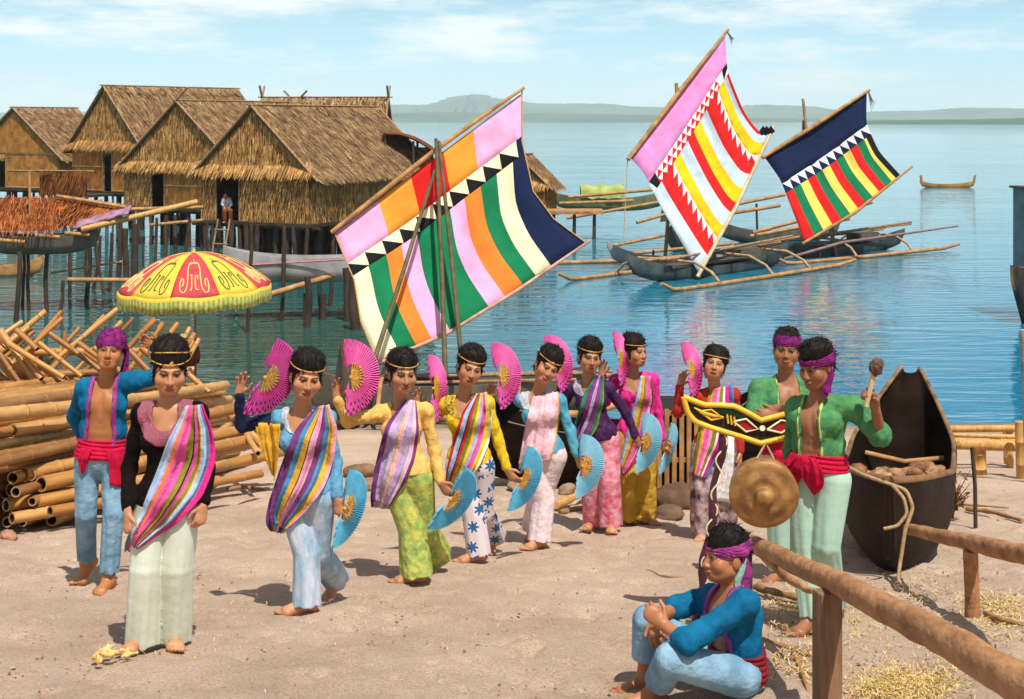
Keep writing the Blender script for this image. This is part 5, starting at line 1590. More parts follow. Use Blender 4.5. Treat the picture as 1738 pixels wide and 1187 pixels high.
# ---- the big sail on the beach
def boat_near():
    d0 = 21.5
    root = empty('outrigger_boat', P(770, 700, d0)); tag(root, 'moored outrigger with the largest sail, green, orange and pink striped, behind the dancers', 'sailboat', 'outrigger sailboats with striped sails')
    m = MB(); hull_mesh(m, (-.95, 22.2, .02), (1, .12), 4.6, .75, .62, .30, .22, .04, .5, rim_mi=0)
    m.build('hull', M_hull, root)
    for k, (y0, z0) in enumerate(((20.9, .30), (23.6, .25))):
        m = MB(); m.tube([(-3.3, y0 - .2, z0 + .15), (-2.6, y0, z0), (1.1, y0 + .3, z0 + .05), (1.7, y0 + .35, z0 + .2)], .055, 8); m.build('outrigger_float', M_oldbamboo, root)
    for x in (-2.0, .1):
        m = MB(); m.tube([(x, 20.9, .38), (x, 21.5, .75), (x, 22.2, .85), (x, 22.9, .75), (x, 23.6, .35)], .035, 7); m.build('outrigger_arm', M_oldbamboo, root)
    for k, dz in enumerate((.66, .72, .70)):
        m = MB(); m.tube([(-2.7 + .2 * k, 21.9 + .22 * k, dz), (1.0 + .3 * k, 22.0 + .26 * k, dz + .05)], .03, 6); m.build('deck_pole', M_pole, root)
    dS = 21.6; LN = .50
    zs = lambda v, o=0.0: dS + o + LN * max(-20, 613 - v) * dS / F          # the whole rig leans away
    # tripod mast in front of the sail
    for (u0, v0, u1, v1, dd0, dd1) in ((740, 236, 756, 640, -.25, -.3), (745, 240, 786, 640, -.2, -.22), (738, 290, 632, 622, -.22, -.7)):
        m = MB(); a, b = P(u0, v0, zs(v0, dd0)), P(u1, v1, zs(v1, dd1)); m.tube([a, a.lerp(b, .5) + V3((.01, 0, 0)), b], [.028, .036, .040], 8); m.build('mast_leg', mat('mast_wood', (.10, .085, .04), .7, .35, 5), root)
    m = MB(); m.tube([P(u_, v_, zs(v_, -.07)) for u_, v_ in ((562, 395), (650, 325), (735, 258), (820, 197), (890, 149))], [.036, .042, .042, .034, .024], 8); m.build('yard', M_oldbamboo, root)
    m = MB(); m.tube([P(u_, v_, zs(v_)) for u_, v_ in ((634, 620), (760, 566), (880, 492), (1002, 408))], [.028, .03, .028, .02], 8); m.build('boom', mat('pale_boom', (.50, .30, .22), .7, .3, 6), root)
    cf = coons((568, 396), (884, 160), (992, 412), (640, 613), left=[(586, 440), (601, 475), (612, 545)], right=[(886, 240), (905, 325), (940, 372)], top=[(735, 270)], bottom=[(770, 562)])
    def surf(s, t):
        u, v = cf(s, t); return P(u, v, zs(v) + .02 + (.035 * math.sin(s * 23 + 3 * t) + .02 * math.sin(s * 47 - 5 * t + 1)) * math.sin(math.pi * t) + .26 * math.sin(math.pi * min(1, max(0, s))) * math.sin(math.pi * min(1, max(0, t)) ** .8))
    pt_ = []
    top_b = [0, .235, .41, .585, .745, 1.0]
    for i, c in enumerate(('pink', 'orange', 'red', 'orange', 'pink')):
        pt_.append((c, [(top_b[i], 0), (top_b[i + 1], 0), (top_b[i + 1], .245), (top_b[i], .245)], 6, 5))
    n = 10
    for i in range(n):
        a, b = i / n * .965, (i + 1) / n * .965
        pt_.append(('cream', [(a, .245), (b, .245), (b, .345), (b, .345)], 3, 3))
        pt_.append(('black', [(a, .245), (b, .345), (a, .345), (a, .345)], 3, 3))
    pt_.append(('navy', [(.965, .245), (1, .245), (1, .345), (.965, .345)], 3, 3))
    bt = [0, .09, .19, .275, .365, .56, .645, .74, .835, .93, 1.0]
    bb = [0, .10, .175, .245, .33, .52, .60, .69, .755, .83, 1.0]
    pt_ += stripes(bt, bb, ('cream', 'green', 'dorange', 'pink', 'green', 'pink', 'dorange', 'green', 'cream', 'navy'), .345, 1)
    sail(root, surf, pt_, .010)
    m = MB(); m.tube([P(u_, v_, zs(v_)) for u_, v_ in ((568, 396), (586, 440), (601, 475), (612, 545), (640, 613))], .012, 5); m.build('bolt_rope', M_rope, root); m = MB(); m.tube([P(u_, v_, zs(v_)) for u_, v_ in ((886, 150), (886, 240), (905, 325), (940, 372), (994, 412))], .012, 5); m.build('bolt_rope', M_rope, root)
boat_near()

# ---- the red rimmed bow behind the pink fan
def red_bow():
    root = empty('rowing_boat', P(590, 690, 20.5)); tag(root, 'small dark boat with a red rim, its bow rising behind a pink fan', 'boat')
    m = MB(); hull_mesh(m, (-2.50, 22.0, .06), (.04, -1), 3.6, .42, .45, .25, 1.08, .03, .5, rim_mi=1, mi_in=2)
    m.build('hull', [M_hull, mat('red_rim', (.55, .03, .02), .5, .2, 8), M_darkhull], root)
red_bow()

# ---- outriggers under sail in the bay
def vinta(name, label, C_, dr, L_, beam, sailspec, side_off=1.7, arm_x=(-.28, .05, .30)):
    dr2 = V3((dr[0], dr[1], 0)).normalized(); sd = V3((dr2.y, -dr2.x, 0)); C_ = V3((C_[0], C_[1], 0))
    at_ = lambda x, y, z: C_ + dr2 * x + sd * y + V3((0, 0, z))
    root = empty('outrigger_boat', C_); tag(root, label, 'sailboat', 'outrigger sailboats with striped sails')
    m = MB(); hull_mesh(m, at_(0, 0, -.14), dr2, L_, beam * .85, .44, .62, .42, .04, .5); m.build('hull', mat('blue_grey_hull', (.062, .075, .075), .75, .5, 1.2, .2, 8), root)
    m = MB(); m.box(at_(-.3, 0, .42), dr2 * (L_ * .26), sd * (beam * .42), V3((0, 0, .03)))
    m.box(at_(L_ * .2, 0, .55), dr2 * (L_ * .07), sd * (beam * .36), V3((0, 0, .14)))
    m.build('deck', M_hull, root)
    for y in (side_off, -side_off):
        m = MB(); m.tube([at_(-L_ * .60, y, .28), at_(-L_ * .54, y, .08), at_(-L_ * .48, y, .04), at_(0, y, .05), at_(L_ * .50, y, .10), at_(L_ * .62, y, .20)], [.05, .06, .065, .07, .065, .05], 8); m.build('outrigger_float', M_oldbamboo, root)
    for x in arm_x:
        m = MB(); m.tube([at_(x * L_, side_off, .10), at_(x * L_, side_off * .86, .36), at_(x * L_, side_off * .55, .60), at_(x * L_, 0, .62), at_(x * L_, -side_off * .55, .60), at_(x * L_, -side_off * .86, .36), at_(x * L_, -side_off, .10)], .045, 7); m.build('outrigger_arm', mat('pale_arm', (.42, .26, .13), .7, .3, 5), root)
    for k in range(5):
        y = -.5 + k * .3
        m = MB(); m.tube([at_(-L_ * .38 + rnd.uniform(0, .6), y - .3, .55 + .03 * k), at_(L_ * .42 + rnd.uniform(-.8, .8), y, .62 + .10 * k)], .04, 6); m.build('deck_pole', M_oldbamboo if k % 2 else M_pole, root)
    return root, at_

b2, at2 = vinta('b2', 'outrigger with the tall pink topped sail of red, yellow and pale blue', (6.2, 43.6), (.69, .72), 8.4, .8, None, 1.9)
def sail2():
    D0 = 42.0; zs = lambda v: D0 + .50 * max(-30, 464 - v) * D0 / F
    A, B, C_, T = (1070, 268), (1231, 62), (1306, 222), (1186, 464)
    cf = coons(A, B, C_, T, left=[(1092, 290), (1118, 345), (1150, 400)], right=[(1234, 120), (1262, 190), (1290, 228)], top=[(1150, 165)], bottom=[(1248, 355)])
    def surf(s, t):
        u, v = cf(s, t); return P(u, v, zs(v) + (.06 * math.sin(s * 21 + 3 * t) + .03 * math.sin(s * 43 - 5 * t + 1)) * math.sin(math.pi * t) + .30 * math.sin(math.pi * min(1, max(0, s))) * math.sin(math.pi * min(1, max(0, t)) ** .8))
    pt_ = [('hot', [(0, 0), (1, 0), (1, .23), (0, .23)], 12, 4)]
    pt_ += [('black', [(0, .23), (.08, .23), (.08, .32), (.04, .32)], 2, 2), ('white', [(0, .23), (.04, .32), (0, .32), (0, .32)], 2, 2), ('white', [(.04, .32), (.08, .32), (.08, .32), (.08, .32)], 1, 1)]
    # red and white zigzag border along the head of the striped part
    n = 13
    for i in range(n):
        a, b = .08 + .80 * i / n, .08 + .80 * (i + 1) / n; mm = (a + b) / 2
        pt_.append(('red', [(mm, .23), (mm, .23), (b, .278), (a, .278)], 2, 2)); pt_.append(('white', [(a, .23), (mm, .23), (a, .278), (a, .278)], 2, 2)); pt_.append(('white', [(mm, .23), (b, .23), (b, .278), (b, .278)], 2, 2))
        pt_.append(('red', [(a, .278), (mm, .278), (mm, .278), (a, .325)], 2, 2) if False else ('white', [(a, .278), (b, .278), (mm, .32), (mm, .32)], 2, 2)); pt_.append(('red', [(a, .278), (mm, .32), (a, .32), (a, .32)], 2, 2)); pt_.append(('red', [(b, .278), (b, .32), (mm, .32), (mm, .32)], 2, 2))
    pt_ += [('white', [(.88, .23), (.94, .23), (.94, .32), (.88, .32)], 2, 2), ('black', [(.94, .23), (1, .23), (1, .28), (.94, .32)], 2, 2), ('white', [(.94, .32), (1, .28), (1, .32), (.94, .32)], 2, 2)]
    cols = ('sky', 'red', 'Z', 'yellow', 'sky', 'red', 'yellow', 'sky', 'red', 'Z', 'yellow', 'sky', 'red')
    bt = [0, .10, .20, .255, .34, .44, .52, .61, .70, .80, .86, .94, .98, 1]
    bb = [0, .12, .19, .25, .33, .43, .50, .60, .70, .78, .83, .92, .975, 1]
    for i, c in enumerate(cols):
        if c != 'Z':
            pt_ += stripes(bt[i:i + 2], bb[i:i + 2], (c,), .32, 1)
        else:
            k = 9
            for j in range(k):
                t0, t1 = .32 + .68 * j / k, .32 + .68 * (j + 1) / k
                g_ = lambda s_, t: (bt[i] + (bt[i + 1] - bt[i]) * s_) * (1 - (t - .32) / .68) + (bb[i] + (bb[i + 1] - bb[i]) * s_) * (t - .32) / .68
                pt_.append(('red', [(g_(0, t0), t0), (g_(1, t0), t0), (g_(0, t1), t1), (g_(0, t1), t1)], 2, 2))
                pt_.append(('white', [(g_(1, t0), t0), (g_(1, t1), t1), (g_(0, t1), t1), (g_(1, t0), t0)], 2, 2))
    sail(b2, surf, pt_, .02)
    m = MB(); m.tube([P(1066, 271, zs(271) - .1), P(1150, 160, zs(160) - .12), P(1236, 50, zs(50) - .1)], [.07, .08, .05], 8); m.build('yard', M_oldbamboo, b2)
    m = MB(); m.tube([P(1184, 470, zs(470)), P(1250, 350, zs(350)), P(1315, 212, zs(212))], [.06, .06, .04], 8); m.build('boom', mat('cream_boom', (.62, .46, .28), .7, .2, 5), b2)
    for (u0, v0, u1, v1, dy) in ((1148, 142, 1165, 450, 1.4), (1150, 150, 1128, 452, 1.6), (1150, 150, 1216, 448, 1.9)):
        m = MB(); m.tube([P(u0, v0, zs(v0) + (.12 if v0 < 145 else .5)), P(u1, v1, D0 + dy)], .06, 7); m.build('mast_leg', M_pole, b2)
    m = MB()
    for u0, v0, u1, v1 in ((1065, 272, 1058, 420), (1184, 466, 1300, 250)): m.tube([P(u0, v0, zs(v0)), P(u1, v1, zs(v1) + .1)], .014, 5)
    m.build('rigging', M_rope, b2)
    m = MB()
    for i in range(5):
        p = P(1234, 54, zs(54)); m.tube([p, p + V3((.08 + .03 * i, 0, -.16 - .02 * i)), p + V3((.16 + .02 * i, .02, -.42 + .06 * i))], [.02, .014, .006], 5)
    m.build('pennant', M_hull, b2)
    m = MB()
    for u, dz in ((1292, .0), (1298, .12), (1305, .22)):
        p = P(u, 232, zs(232)); m.add([p, p + V3((.20, 0, .16)), p + V3((.06, 0, .34)), p + V3((-.04, .03, .2))], [(0, 1, 2, 3)])
    m.build('tassel', SM['black'], b2)
sail2()

b3, at3 = vinta('b3', 'outrigger with the navy topped sail striped red, green and yellow', (11.4, 50.2), (.80, .60), 8.0, .75, None, 1.7, (-.1, .28))
def sail3():
    D0 = 48.0; zs = lambda v: D0 + .50 * max(-30, 412 - v) * D0 / F
    A, B, C_, T = (1297, 266), (1471, 157), (1530, 300), (1366, 412)
    cf = coons(A, B, C_, T, left=[(1325, 305), (1348, 365)], right=[(1470, 210), (1492, 258)], top=[(1380, 215)], bottom=[(1450, 362)])
    def surf(s, t):
        u, v = cf(s, t); return P(u, v, zs(v) + (.05 * math.sin(s * 19 + 4 * t) + .03 * math.sin(s * 41 - 5 * t + 1)) * math.sin(math.pi * t) + .28 * math.sin(math.pi * min(1, max(0, s))) * math.sin(math.pi * min(1, max(0, t)) ** .8))
    pt_ = [('navy', [(0, 0), (1, 0), (1, .34), (0, .34)], 10, 5)]
    n = 12
    for i in range(n):
        a, b = i / n, (i + 1) / n
        pt_.append(('white', [(a, .34), (b, .34), (b, .45), (b, .45)], 3, 3)); pt_.append(('navy', [(a, .34), (b, .45), (a, .45), (a, .45)], 3, 3))
    b_ = [i / 12 for i in range(13)]; b2_ = [0, .1, .19, .28, .37, .46, .54, .62, .70, .77, .84, .91, 1]
    pt_ += stripes(b_, b2_, ('red', 'green', 'check', 'red', 'green', 'check', 'red', 'green', 'check', 'red', 'green', 'check'), .45, 1)
    pt_[-1] = ('check', pt_[-1][1], 3, 12)
    b3s = [(.935, .45), (1, .45), (1, 1), (.95, 1)]
    pt_ = [q for q in pt_ if q[1] != [(b_[11], .45), (b_[12], .45), (b2_[12], 1), (b2_[11], 1)]]
    pt_ += [('check', [(b_[11], .45), (.94, .45), (.955, 1), (b2_[11], 1)], 3, 12), ('black', [(.94, .45), (1, .45), (1, 1), (.955, 1)], 3, 12)]
    sail(b3, surf, pt_, .02)
    m = MB(); m.tube([P(1294, 268, zs(268) - .1), P(1385, 212, zs(212) - .12), P(1476, 153, zs(153) - .1)], [.07, .08, .05], 8); m.build('yard', M_oldbamboo, b3)
    m = MB(); m.tube([P(1362, 414, zs(414)), P(1450, 362, zs(362)), P(1548, 283, zs(283))], [.05, .06, .04], 8); m.build('boom', M_oldbamboo, b3)
    for (u0, v0, u1, v1, dy) in ((1363, 168, 1392, 440, 1.3), (1366, 205, 1420, 436, 1.6), (1364, 205, 1365, 440, 1.4)):
        m = MB(); m.tube([P(u0, v0, zs(v0) + (.12 if v0 < 170 else .5)), P(u1, v1, D0 + dy)], .055, 7); m.build('mast_leg', M_pole, b3)
    m = MB()
    for i in range(4):
        p = P(1474, 156, zs(156)); m.tube([p, p + V3((.05 + .03 * i, 0, -.3)), p + V3((.12 + .05 * i, .02, -.72 + .1 * i))], [.022, .016, .006], 5)
    m.build('pennant', M_hull, b3)
    m = MB(); m.tube([P(1310, 446, zs(446) - .2), P(1430, 412, zs(412) - .2), P(1626, 384, zs(384) + .5)], [.05, .055, .03], 7); m.build('long_pole', mat('mauve_pole', (.24, .14, .13), .8, .3, 6), b3)
sail3()

# ---- other craft
def simple_boat(label, C_, dr, L_, beam, dep, r0, r1, m_, group=None, z=-.1, extra=None, name='canoe', cat='boat'):
    root = empty(name, (C_[0], C_[1], max(0, z))); tag(root, label, cat, group)
    m = MB(); hull_mesh(m, (C_[0], C_[1], z), dr, L_, beam, dep, r0, r1); m.build('hull', m_, root)
    if extra: extra(root)
    return root
def flt(root, a, b, r_=.06, nm='outrigger_float', m_=None):
    m = MB(); m.tube([V3(a), V3(a).lerp(V3(b), .5), V3(b)], r_, 8); m.build(nm, m_ or M_oldbamboo, root)

def ex_small(root):
    for x in (28.95, 32.7):
        m = MB(); m.box((x, 100, .55), V3((.07, 0, .03)), V3((0, .08, 0)), V3((.05 * (1 if x > 31 else -1), 0, .30))); m.build('stem_post', mat('ochre_boat', (.45, .20, .05), .7, .3, 2), root)
simple_boat('small ochre canoe with upturned ends, alone on open water', (30.8, 100), (1, .05), 4.0, .6, .32, .25, .25, mat('ochre_boat', (.45, .20, .05), .7, .3, 2), extra=ex_small)

def ex_green(root):
    m = MB(); rows = []
    for k in range(9):
        a = math.pi * k / 8
        rows.append([(3.0 + 1.9 * j / 8 * 1.0, 62 - .55 * math.cos(a), 1.35 + .55 * math.sin(a) + .06 * math.sin(j * 2.1)) for j in range(9)])
    m.grid(rows); m.build('tarpaulin', mat('olive_tarp', (.30, .36, .10), .85, .35, 2, .3, 8), root)
    for a, b in (((2.4, 60.5, 1.45), (6.5, 61.5, 1.75)), ((2.0, 60.2, 1.20), (5.2, 60.8, 1.28)), ((2.3, 59.5, .62), (6.3, 59.9, 1.28))): flt(root, a, b, .07, 'bamboo_spar')
simple_boat('outrigger canoe under an olive tarpaulin beside the jetty', (4.4, 62), (1, .1), 5.2, .8, .55, .3, .45, mat('olive_hull', (.17, .18, .08), .8, .35, 2), z=.75, extra=ex_green)

def ex_roof(root):
    m = MB(); rows = []
    for k in range(11):
        a = math.pi * k / 10
        rows.append([(6.1 + .25 * j - .62 * math.cos(a) * .98, 52.4 + .3 * j, 1.0 + .92 * math.sin(a) ** .8) for j in range(6)])
    m.grid(rows); m.grid([[(x, y, z - .03) for x, y, z in r] for r in rows], 0, True, True); m.build('mat_roof', M_hull, root)
    for a, b in (((3.4, 50.2, .25), (6.6, 51.6, .75)), ((4.5, 51.0, 1.05), (6.2, 52.0, 1.45)), ((3.6, 49.2, .05), (8, 50.5, .35))): flt(root, a, b, .06, 'bamboo_spar')
simple_boat('mat roofed houseboat moored end on behind the tall sail', (6.6, 53.0), (.35, 1), 5, 1.15, .62, .5, .4, M_hull, extra=ex_roof, name='houseboat')

def ex_far(root):
    for a, b in (((9.2, 54, .45), (14.0, 55, 1.55)), ((9.0, 53.5, .35), (13.0, 54.5, .95)), ((7.8, 56, 1.2), (11.0, 57, 1.75)), ((8.0, 56, .95), (10.8, 57, 1.3))): flt(root, a, b, .07, 'bamboo_spar')
    for x, y, z in ((11.2, 54.4, 1.0), (12.4, 54.7, 1.3), (9.8, 56.7, 1.4)): flt(root, (x, y, z), (x + .05, y, -.2), .045, 'prop', M_stilt)
simple_boat('unrigged outrigger hull lying between the two far sails', (10.5, 55.5), (.9, .3), 5.5, .8, .5, .5, .5, M_hull, extra=ex_far)

def ex_far_float(root):
    flt(root, (1.2, 46.5, .04), (7.6, 47.8, .10), .07)
    flt(root, (4.6, 46.0, .5), (4.7, 47.2, .06), .04, 'outrigger_arm'); flt(root, (6.5, 46.4, .5), (6.6, 47.5, .06), .04, 'outrigger_arm')
simple_boat('weathered low outrigger canoe close behind the tall sail boat', (5.2, 46.1), (.95, .25), 4.4, .6, .4, .55, .35, M_hull_grey, extra=ex_far_float)

simple_boat('yellow brown dugout at the left edge, under the drying rack', (-15.6, 43), (1, .2), 2.6, .6, .42, .3, .3, M_oldbamboo)

def ex_rack(root):
    for u in (520, 548, 640):
        p = P(u, 498, 33.6); flt(root, p, (p.x, p.y, -.8), .075, 'post', M_stilt)
    flt(root, P(448, 503, 33.0), P(604, 456, 34.0), .07)
    flt(root, P(392, 452, 33.4), P(600, 440, 33.5), .02, 'rub_rail', mat('pink_rail', (.45, .16, .20), .7, .2, 6))
simple_boat('grey canoe propped on posts between the parasol and the big sail', (P(548, 470, 34)[0], 34, 0), (1, .18), 4.7, .8, .62, .30, .30, M_hull_grey, z=.85, extra=ex_rack)

def drying_boat():
    root = empty('outrigger_boat', (P(70, 430, 35)[0], 35, 0)); tag(root, 'boat raised on stakes, piled with rust thatch and a furled mauve sail', 'boat')
    m = MB(); hull_mesh(m, (P(66, 430, 35)[0], 35, 1.42), (1, .1), 3.0, .8, .48, .2, .3); m.build('hull', M_hull, root)
    m = MB()
    a, b, c, dd = P(-40, 392, 34.6), P(96, 392, 34.6), P(110, 336, 36), P(-40, 336, 36)
    m.add([a, b, c, dd], [(0, 1, 2, 3)], 2); blades(m, a, b, c, dd, 7, 34, .62, .03, 3, .05, .20, 3)
    a, b, c, dd = P(84, 388, 34.9), P(190, 372, 35.2), P(214, 352, 36.2), P(100, 333, 36)
    m.add([a, b, c, dd], [(0, 1, 2, 3)], 2); blades(m, a, b, c, dd, 7, 34, .5, .03, 3, .04, .20, 4)
    m.build('thatch_cover', M_rusty, root)
    m = MB(); rows = []
    for i in range(13):
        t = i / 12
        rows.append([P(125 + 92 * t + 2 * k, 384 - 26 * t - (k - 2) * 3.2 + 1.5 * math.sin(i * 1.7 + k), 34.6 + .08 * k + .05 * math.sin(i * 2.3)) for k in range(5)])
    m.grid(rows); o = m.build('furled_sail', mat('mauve_canvas', (.30, .17, .24), .85, .4, 5, .4, 14), root)
    sm_ = o.modifiers.new('thickness', 'SOLIDIFY'); sm_.thickness = .05
    flt(root, P(138, 390, 34.4), P(335, 343, 35.5), .075, 'boom', M_bamboo)
    flt(root, P(96, 333, 35.8), P(214, 352, 35.8), .05, 'ridge_pole')
    for u, v in ((0, 408), (60, 400), (110, 396)): flt(root, P(u, v, 34.4), P(u + 42, v + 3, 34.5), .05, 'deck_pole')
    flt(root, P(50, 290, 35.2), P(51, 372, 35.2), .035, 'upright'); 
drying_boat()
def spar(label, a, b, r_, group='bamboo spars lashed between the stakes'):
    m = MB(); m.tube([a, b], r_, 8); o = m.build('bamboo_spar', M_oldbamboo); tag(o, label, 'pole', group)
spar('level bamboo spar lashed between stakes left of the parasol', P(115, 475, 34), P(262, 476, 34), .055)
spar('thin slanting bamboo spar above the level one', P(86, 464, 36), P(208, 444, 36.4), .025)
spar('bamboo beam along the waterfront edge of the hut platforms', P(205, 356, 44.5), P(345, 352, 45), .06)
spar('bamboo beam lying below the platform edge', P(255, 382, 44), P(345, 374, 44.6), .05)

def cargo_boat():
    root = empty('cargo_boat', (12.4, 33.5, 0)); tag(root, 'dark wooden vessel with grey cabin, cut off by the right edge', 'boat')
    m = MB(); hull_mesh(m, (15.0, 33.4, -.35), (1, .12), 6.6, 1.9, 1.45, .25, .3, .08, .65, tip=.22, rim_mi=1)
    m.build('hull', [mat('tarred_hull', (.05, .04, .032), .7, .4, 2, .2, 6), M_pole], root)
    for z, r_ in ((1.18, .05), (1.02, .04)):
        pass
    m = MB(); m.box((13.72, 33.6, 2.15), V3((1.45, .1, 0)), V3((-.08, .9, 0)), V3((0, 0, .95))); m.build('cabin', mat('grey_cabin', (.13, .19, .21), .7, .25, 2, .15, 10), root)
    m = MB(); m.box((13.72, 33.6, 3.13), V3((1.52, .1, 0)), V3((-.08, .98, 0)), V3((0, 0, .03))); m.build('cabin_roof', M_hull, root)
cargo_boat()
# ------------------------------------------------------------------ bamboo
def culm_mesh(name, L_, r, seed, taper=.12):
    """hollow bamboo along +x with swollen joints and open ends"""
    rg = random.Random(seed); mb = MB(); n = 14
    st = []; x = 0; nodes = []
    bend = rg.uniform(-.02, .02) * L_
    while x < L_:
        st.append((x, 1)); nx_ = x + rg.uniform(.32, .46) * (1 if r > .05 else .8)
        if nx_ < L_ - .06:
            st += [(nx_ - .022, 1.0), (nx_ - .008, 1.09), (nx_ + .008, 1.09), (nx_ + .022, .99)]; nodes.append(nx_)
        x = nx_ + .022
    st.append((L_, 1))
    st = sorted(set(st))
    P_ = lambda xx: V3((xx, bend * math.sin(math.pi * xx / L_), 0))
    for i in range(len(st) - 1):
        x0, f0 = st[i]; x1, f1 = st[i + 1]
        isn = f0 > 1.05 and f1 > 1.05
        mb.tube([P_(x0), P_(x1)], [r * f0 * (1 - taper * x0 / L_), r * f1 * (1 - taper * x1 / L_)], n, 1 if isn else 0, caps=False, up=(0, 0, 1))
    for xe, sg in ((0, 1), (L_, -1)):
        rr = r * (1 - taper * xe / L_)
        ring = lambda q, xx: [P_(xx) + V3((0, math.cos(2 * math.pi * k / n) * q, math.sin(2 * math.pi * k / n) * q)) for k in range(n)]
        vs = ring(rr, xe) + ring(rr * .76, xe) + ring(rr * .74, xe + sg * .25)
        fs = [(k, (k + 1) % n, n + (k + 1) % n, n + k) for k in range(n)] + [(n + k, n + (k + 1) % n, 2 * n + (k + 1) % n, 2 * n + k) for k in range(n)]
        mb.add(vs[:2 * n], fs[:n], 1); mb.add(vs, fs[n:], 2, True); mb.add(vs[2 * n:], [tuple(range(n))], 2)
    return mb.mesh(name)

M_bam = [mat('bamboo_%d' % i, c, .45, .28, 3.5, .12, 30, .4, stretch=(.5, 4, 4)) for i, c in enumerate(((.42, .20, .052), (.34, .15, .038), (.49, .265, .085), (.25, .11, .03)))]
CULM = {}
def culm_obj(name, kind, r, L_, p, dv, label, cat, group, seed):
    key = (kind, round(r, 3), round(L_, 1), seed % 4)
    if key not in CULM:
        me = culm_mesh(name, L_, r, seed)
        for m_ in (M_bam[seed % 4], M_bamboo_node, M_dark_hole): me.materials.append(m_)
        CULM[key] = me
    o = bpy.data.objects.new(name, CULM[key]); col.objects.link(o)
    o.location = p
    q = V3((1, 0, 0)).rotation_difference(V3(dv).normalized())
    o.rotation_mode = 'QUATERNION'; o.rotation_quaternion = q @ V3((1, 0, 0)).rotation_difference(V3((1, 0, 0)))
    tag(o, label, cat, group)
    return o

def log_pile():
    rg = random.Random(12)
    lab, grp = 'thick yellow bamboo log stacked in the big pile on the left', 'logs of the big bamboo pile'
    dbase = V3((.15, 1.0, -.14)).normalized()
    side = V3((1, -.26, 0)).normalized()
    # layers from the sand upwards; the right edge steps back with height
    n_layer = 11; h_ = .087
    for k in range(n_layer):
        nn = 18 - (k % 2)
        for i in range(nn):
            r = (.042, .050, .036)[rg.randrange(3)] if k < 8 else (.052, .058, .046)[rg.randrange(3)]
            off = -.102 * i - (.05 if k % 2 else 0)                         # from the right edge to the left
            edge = V3((-3.62, 11.55, 0)) + side * (off - .045 * k) + V3((0, rg.uniform(-.75, .45) - .10 * k * (1 if i < 4 else .3), 0))
            z = gz(edge.x, edge.y) + .06 + k * h_ + rg.uniform(-.018, .018)
            dv = (dbase + V3((rg.uniform(-.07, .05), 0, rg.uniform(-.008, .014)))).normalized()
            culm_obj('bamboo_log', 'log', r, rg.choice((4.9, 5.3, 4.6)), V3((edge.x, edge.y, z)), dv, lab, 'bamboo log', grp, rg.randrange(1000))
    # a few loose thinner logs sliding off the near end and the right flank
    for (u, v, d, du, r, L_) in ((18, 832, 11.2, .55, .055, 3.4), (60, 852, 11.0, .60, .05, 3.0), (40, 806, 11.15, .5, .06, 3.2), (8, 772, 11.3, .45, .062, 3.6), (85, 868, 10.9, .75, .04, 2.2), (10, 858, 11.0, .7, .05, 2.6), (70, 822, 11.1, .48, .062, 3.2), (20, 880, 10.8, .9, .045, 1.6)):
        p = P(u, v, d); dv = V3((du, 1, -.10 + rg.uniform(0, .03)))
        culm_obj('bamboo_log', 'loose', r, L_, p, dv, 'thinner bamboo pole sliding off the near end of the pile', 'bamboo log', 'loose poles at the end of the pile', rg.randrange(1000))
    for (u, v, d, u2, v2, d2, r) in ((386, 700, 14.6, 446, 757, 13.2, .04), (418, 735, 13.6, 438, 770, 12.9, .03), (398, 712, 14.4, 330, 760, 12.6, .035)):
        a, b = P(u, v, d), P(u2, v2, d2)
        culm_obj('bamboo_log', 'x%d' % u, r, (b - a).length, a, b - a, 'thin bamboo pole slanting off the right flank of the pile', 'bamboo log', 'poles slanting off the pile', int(u))
log_pile()

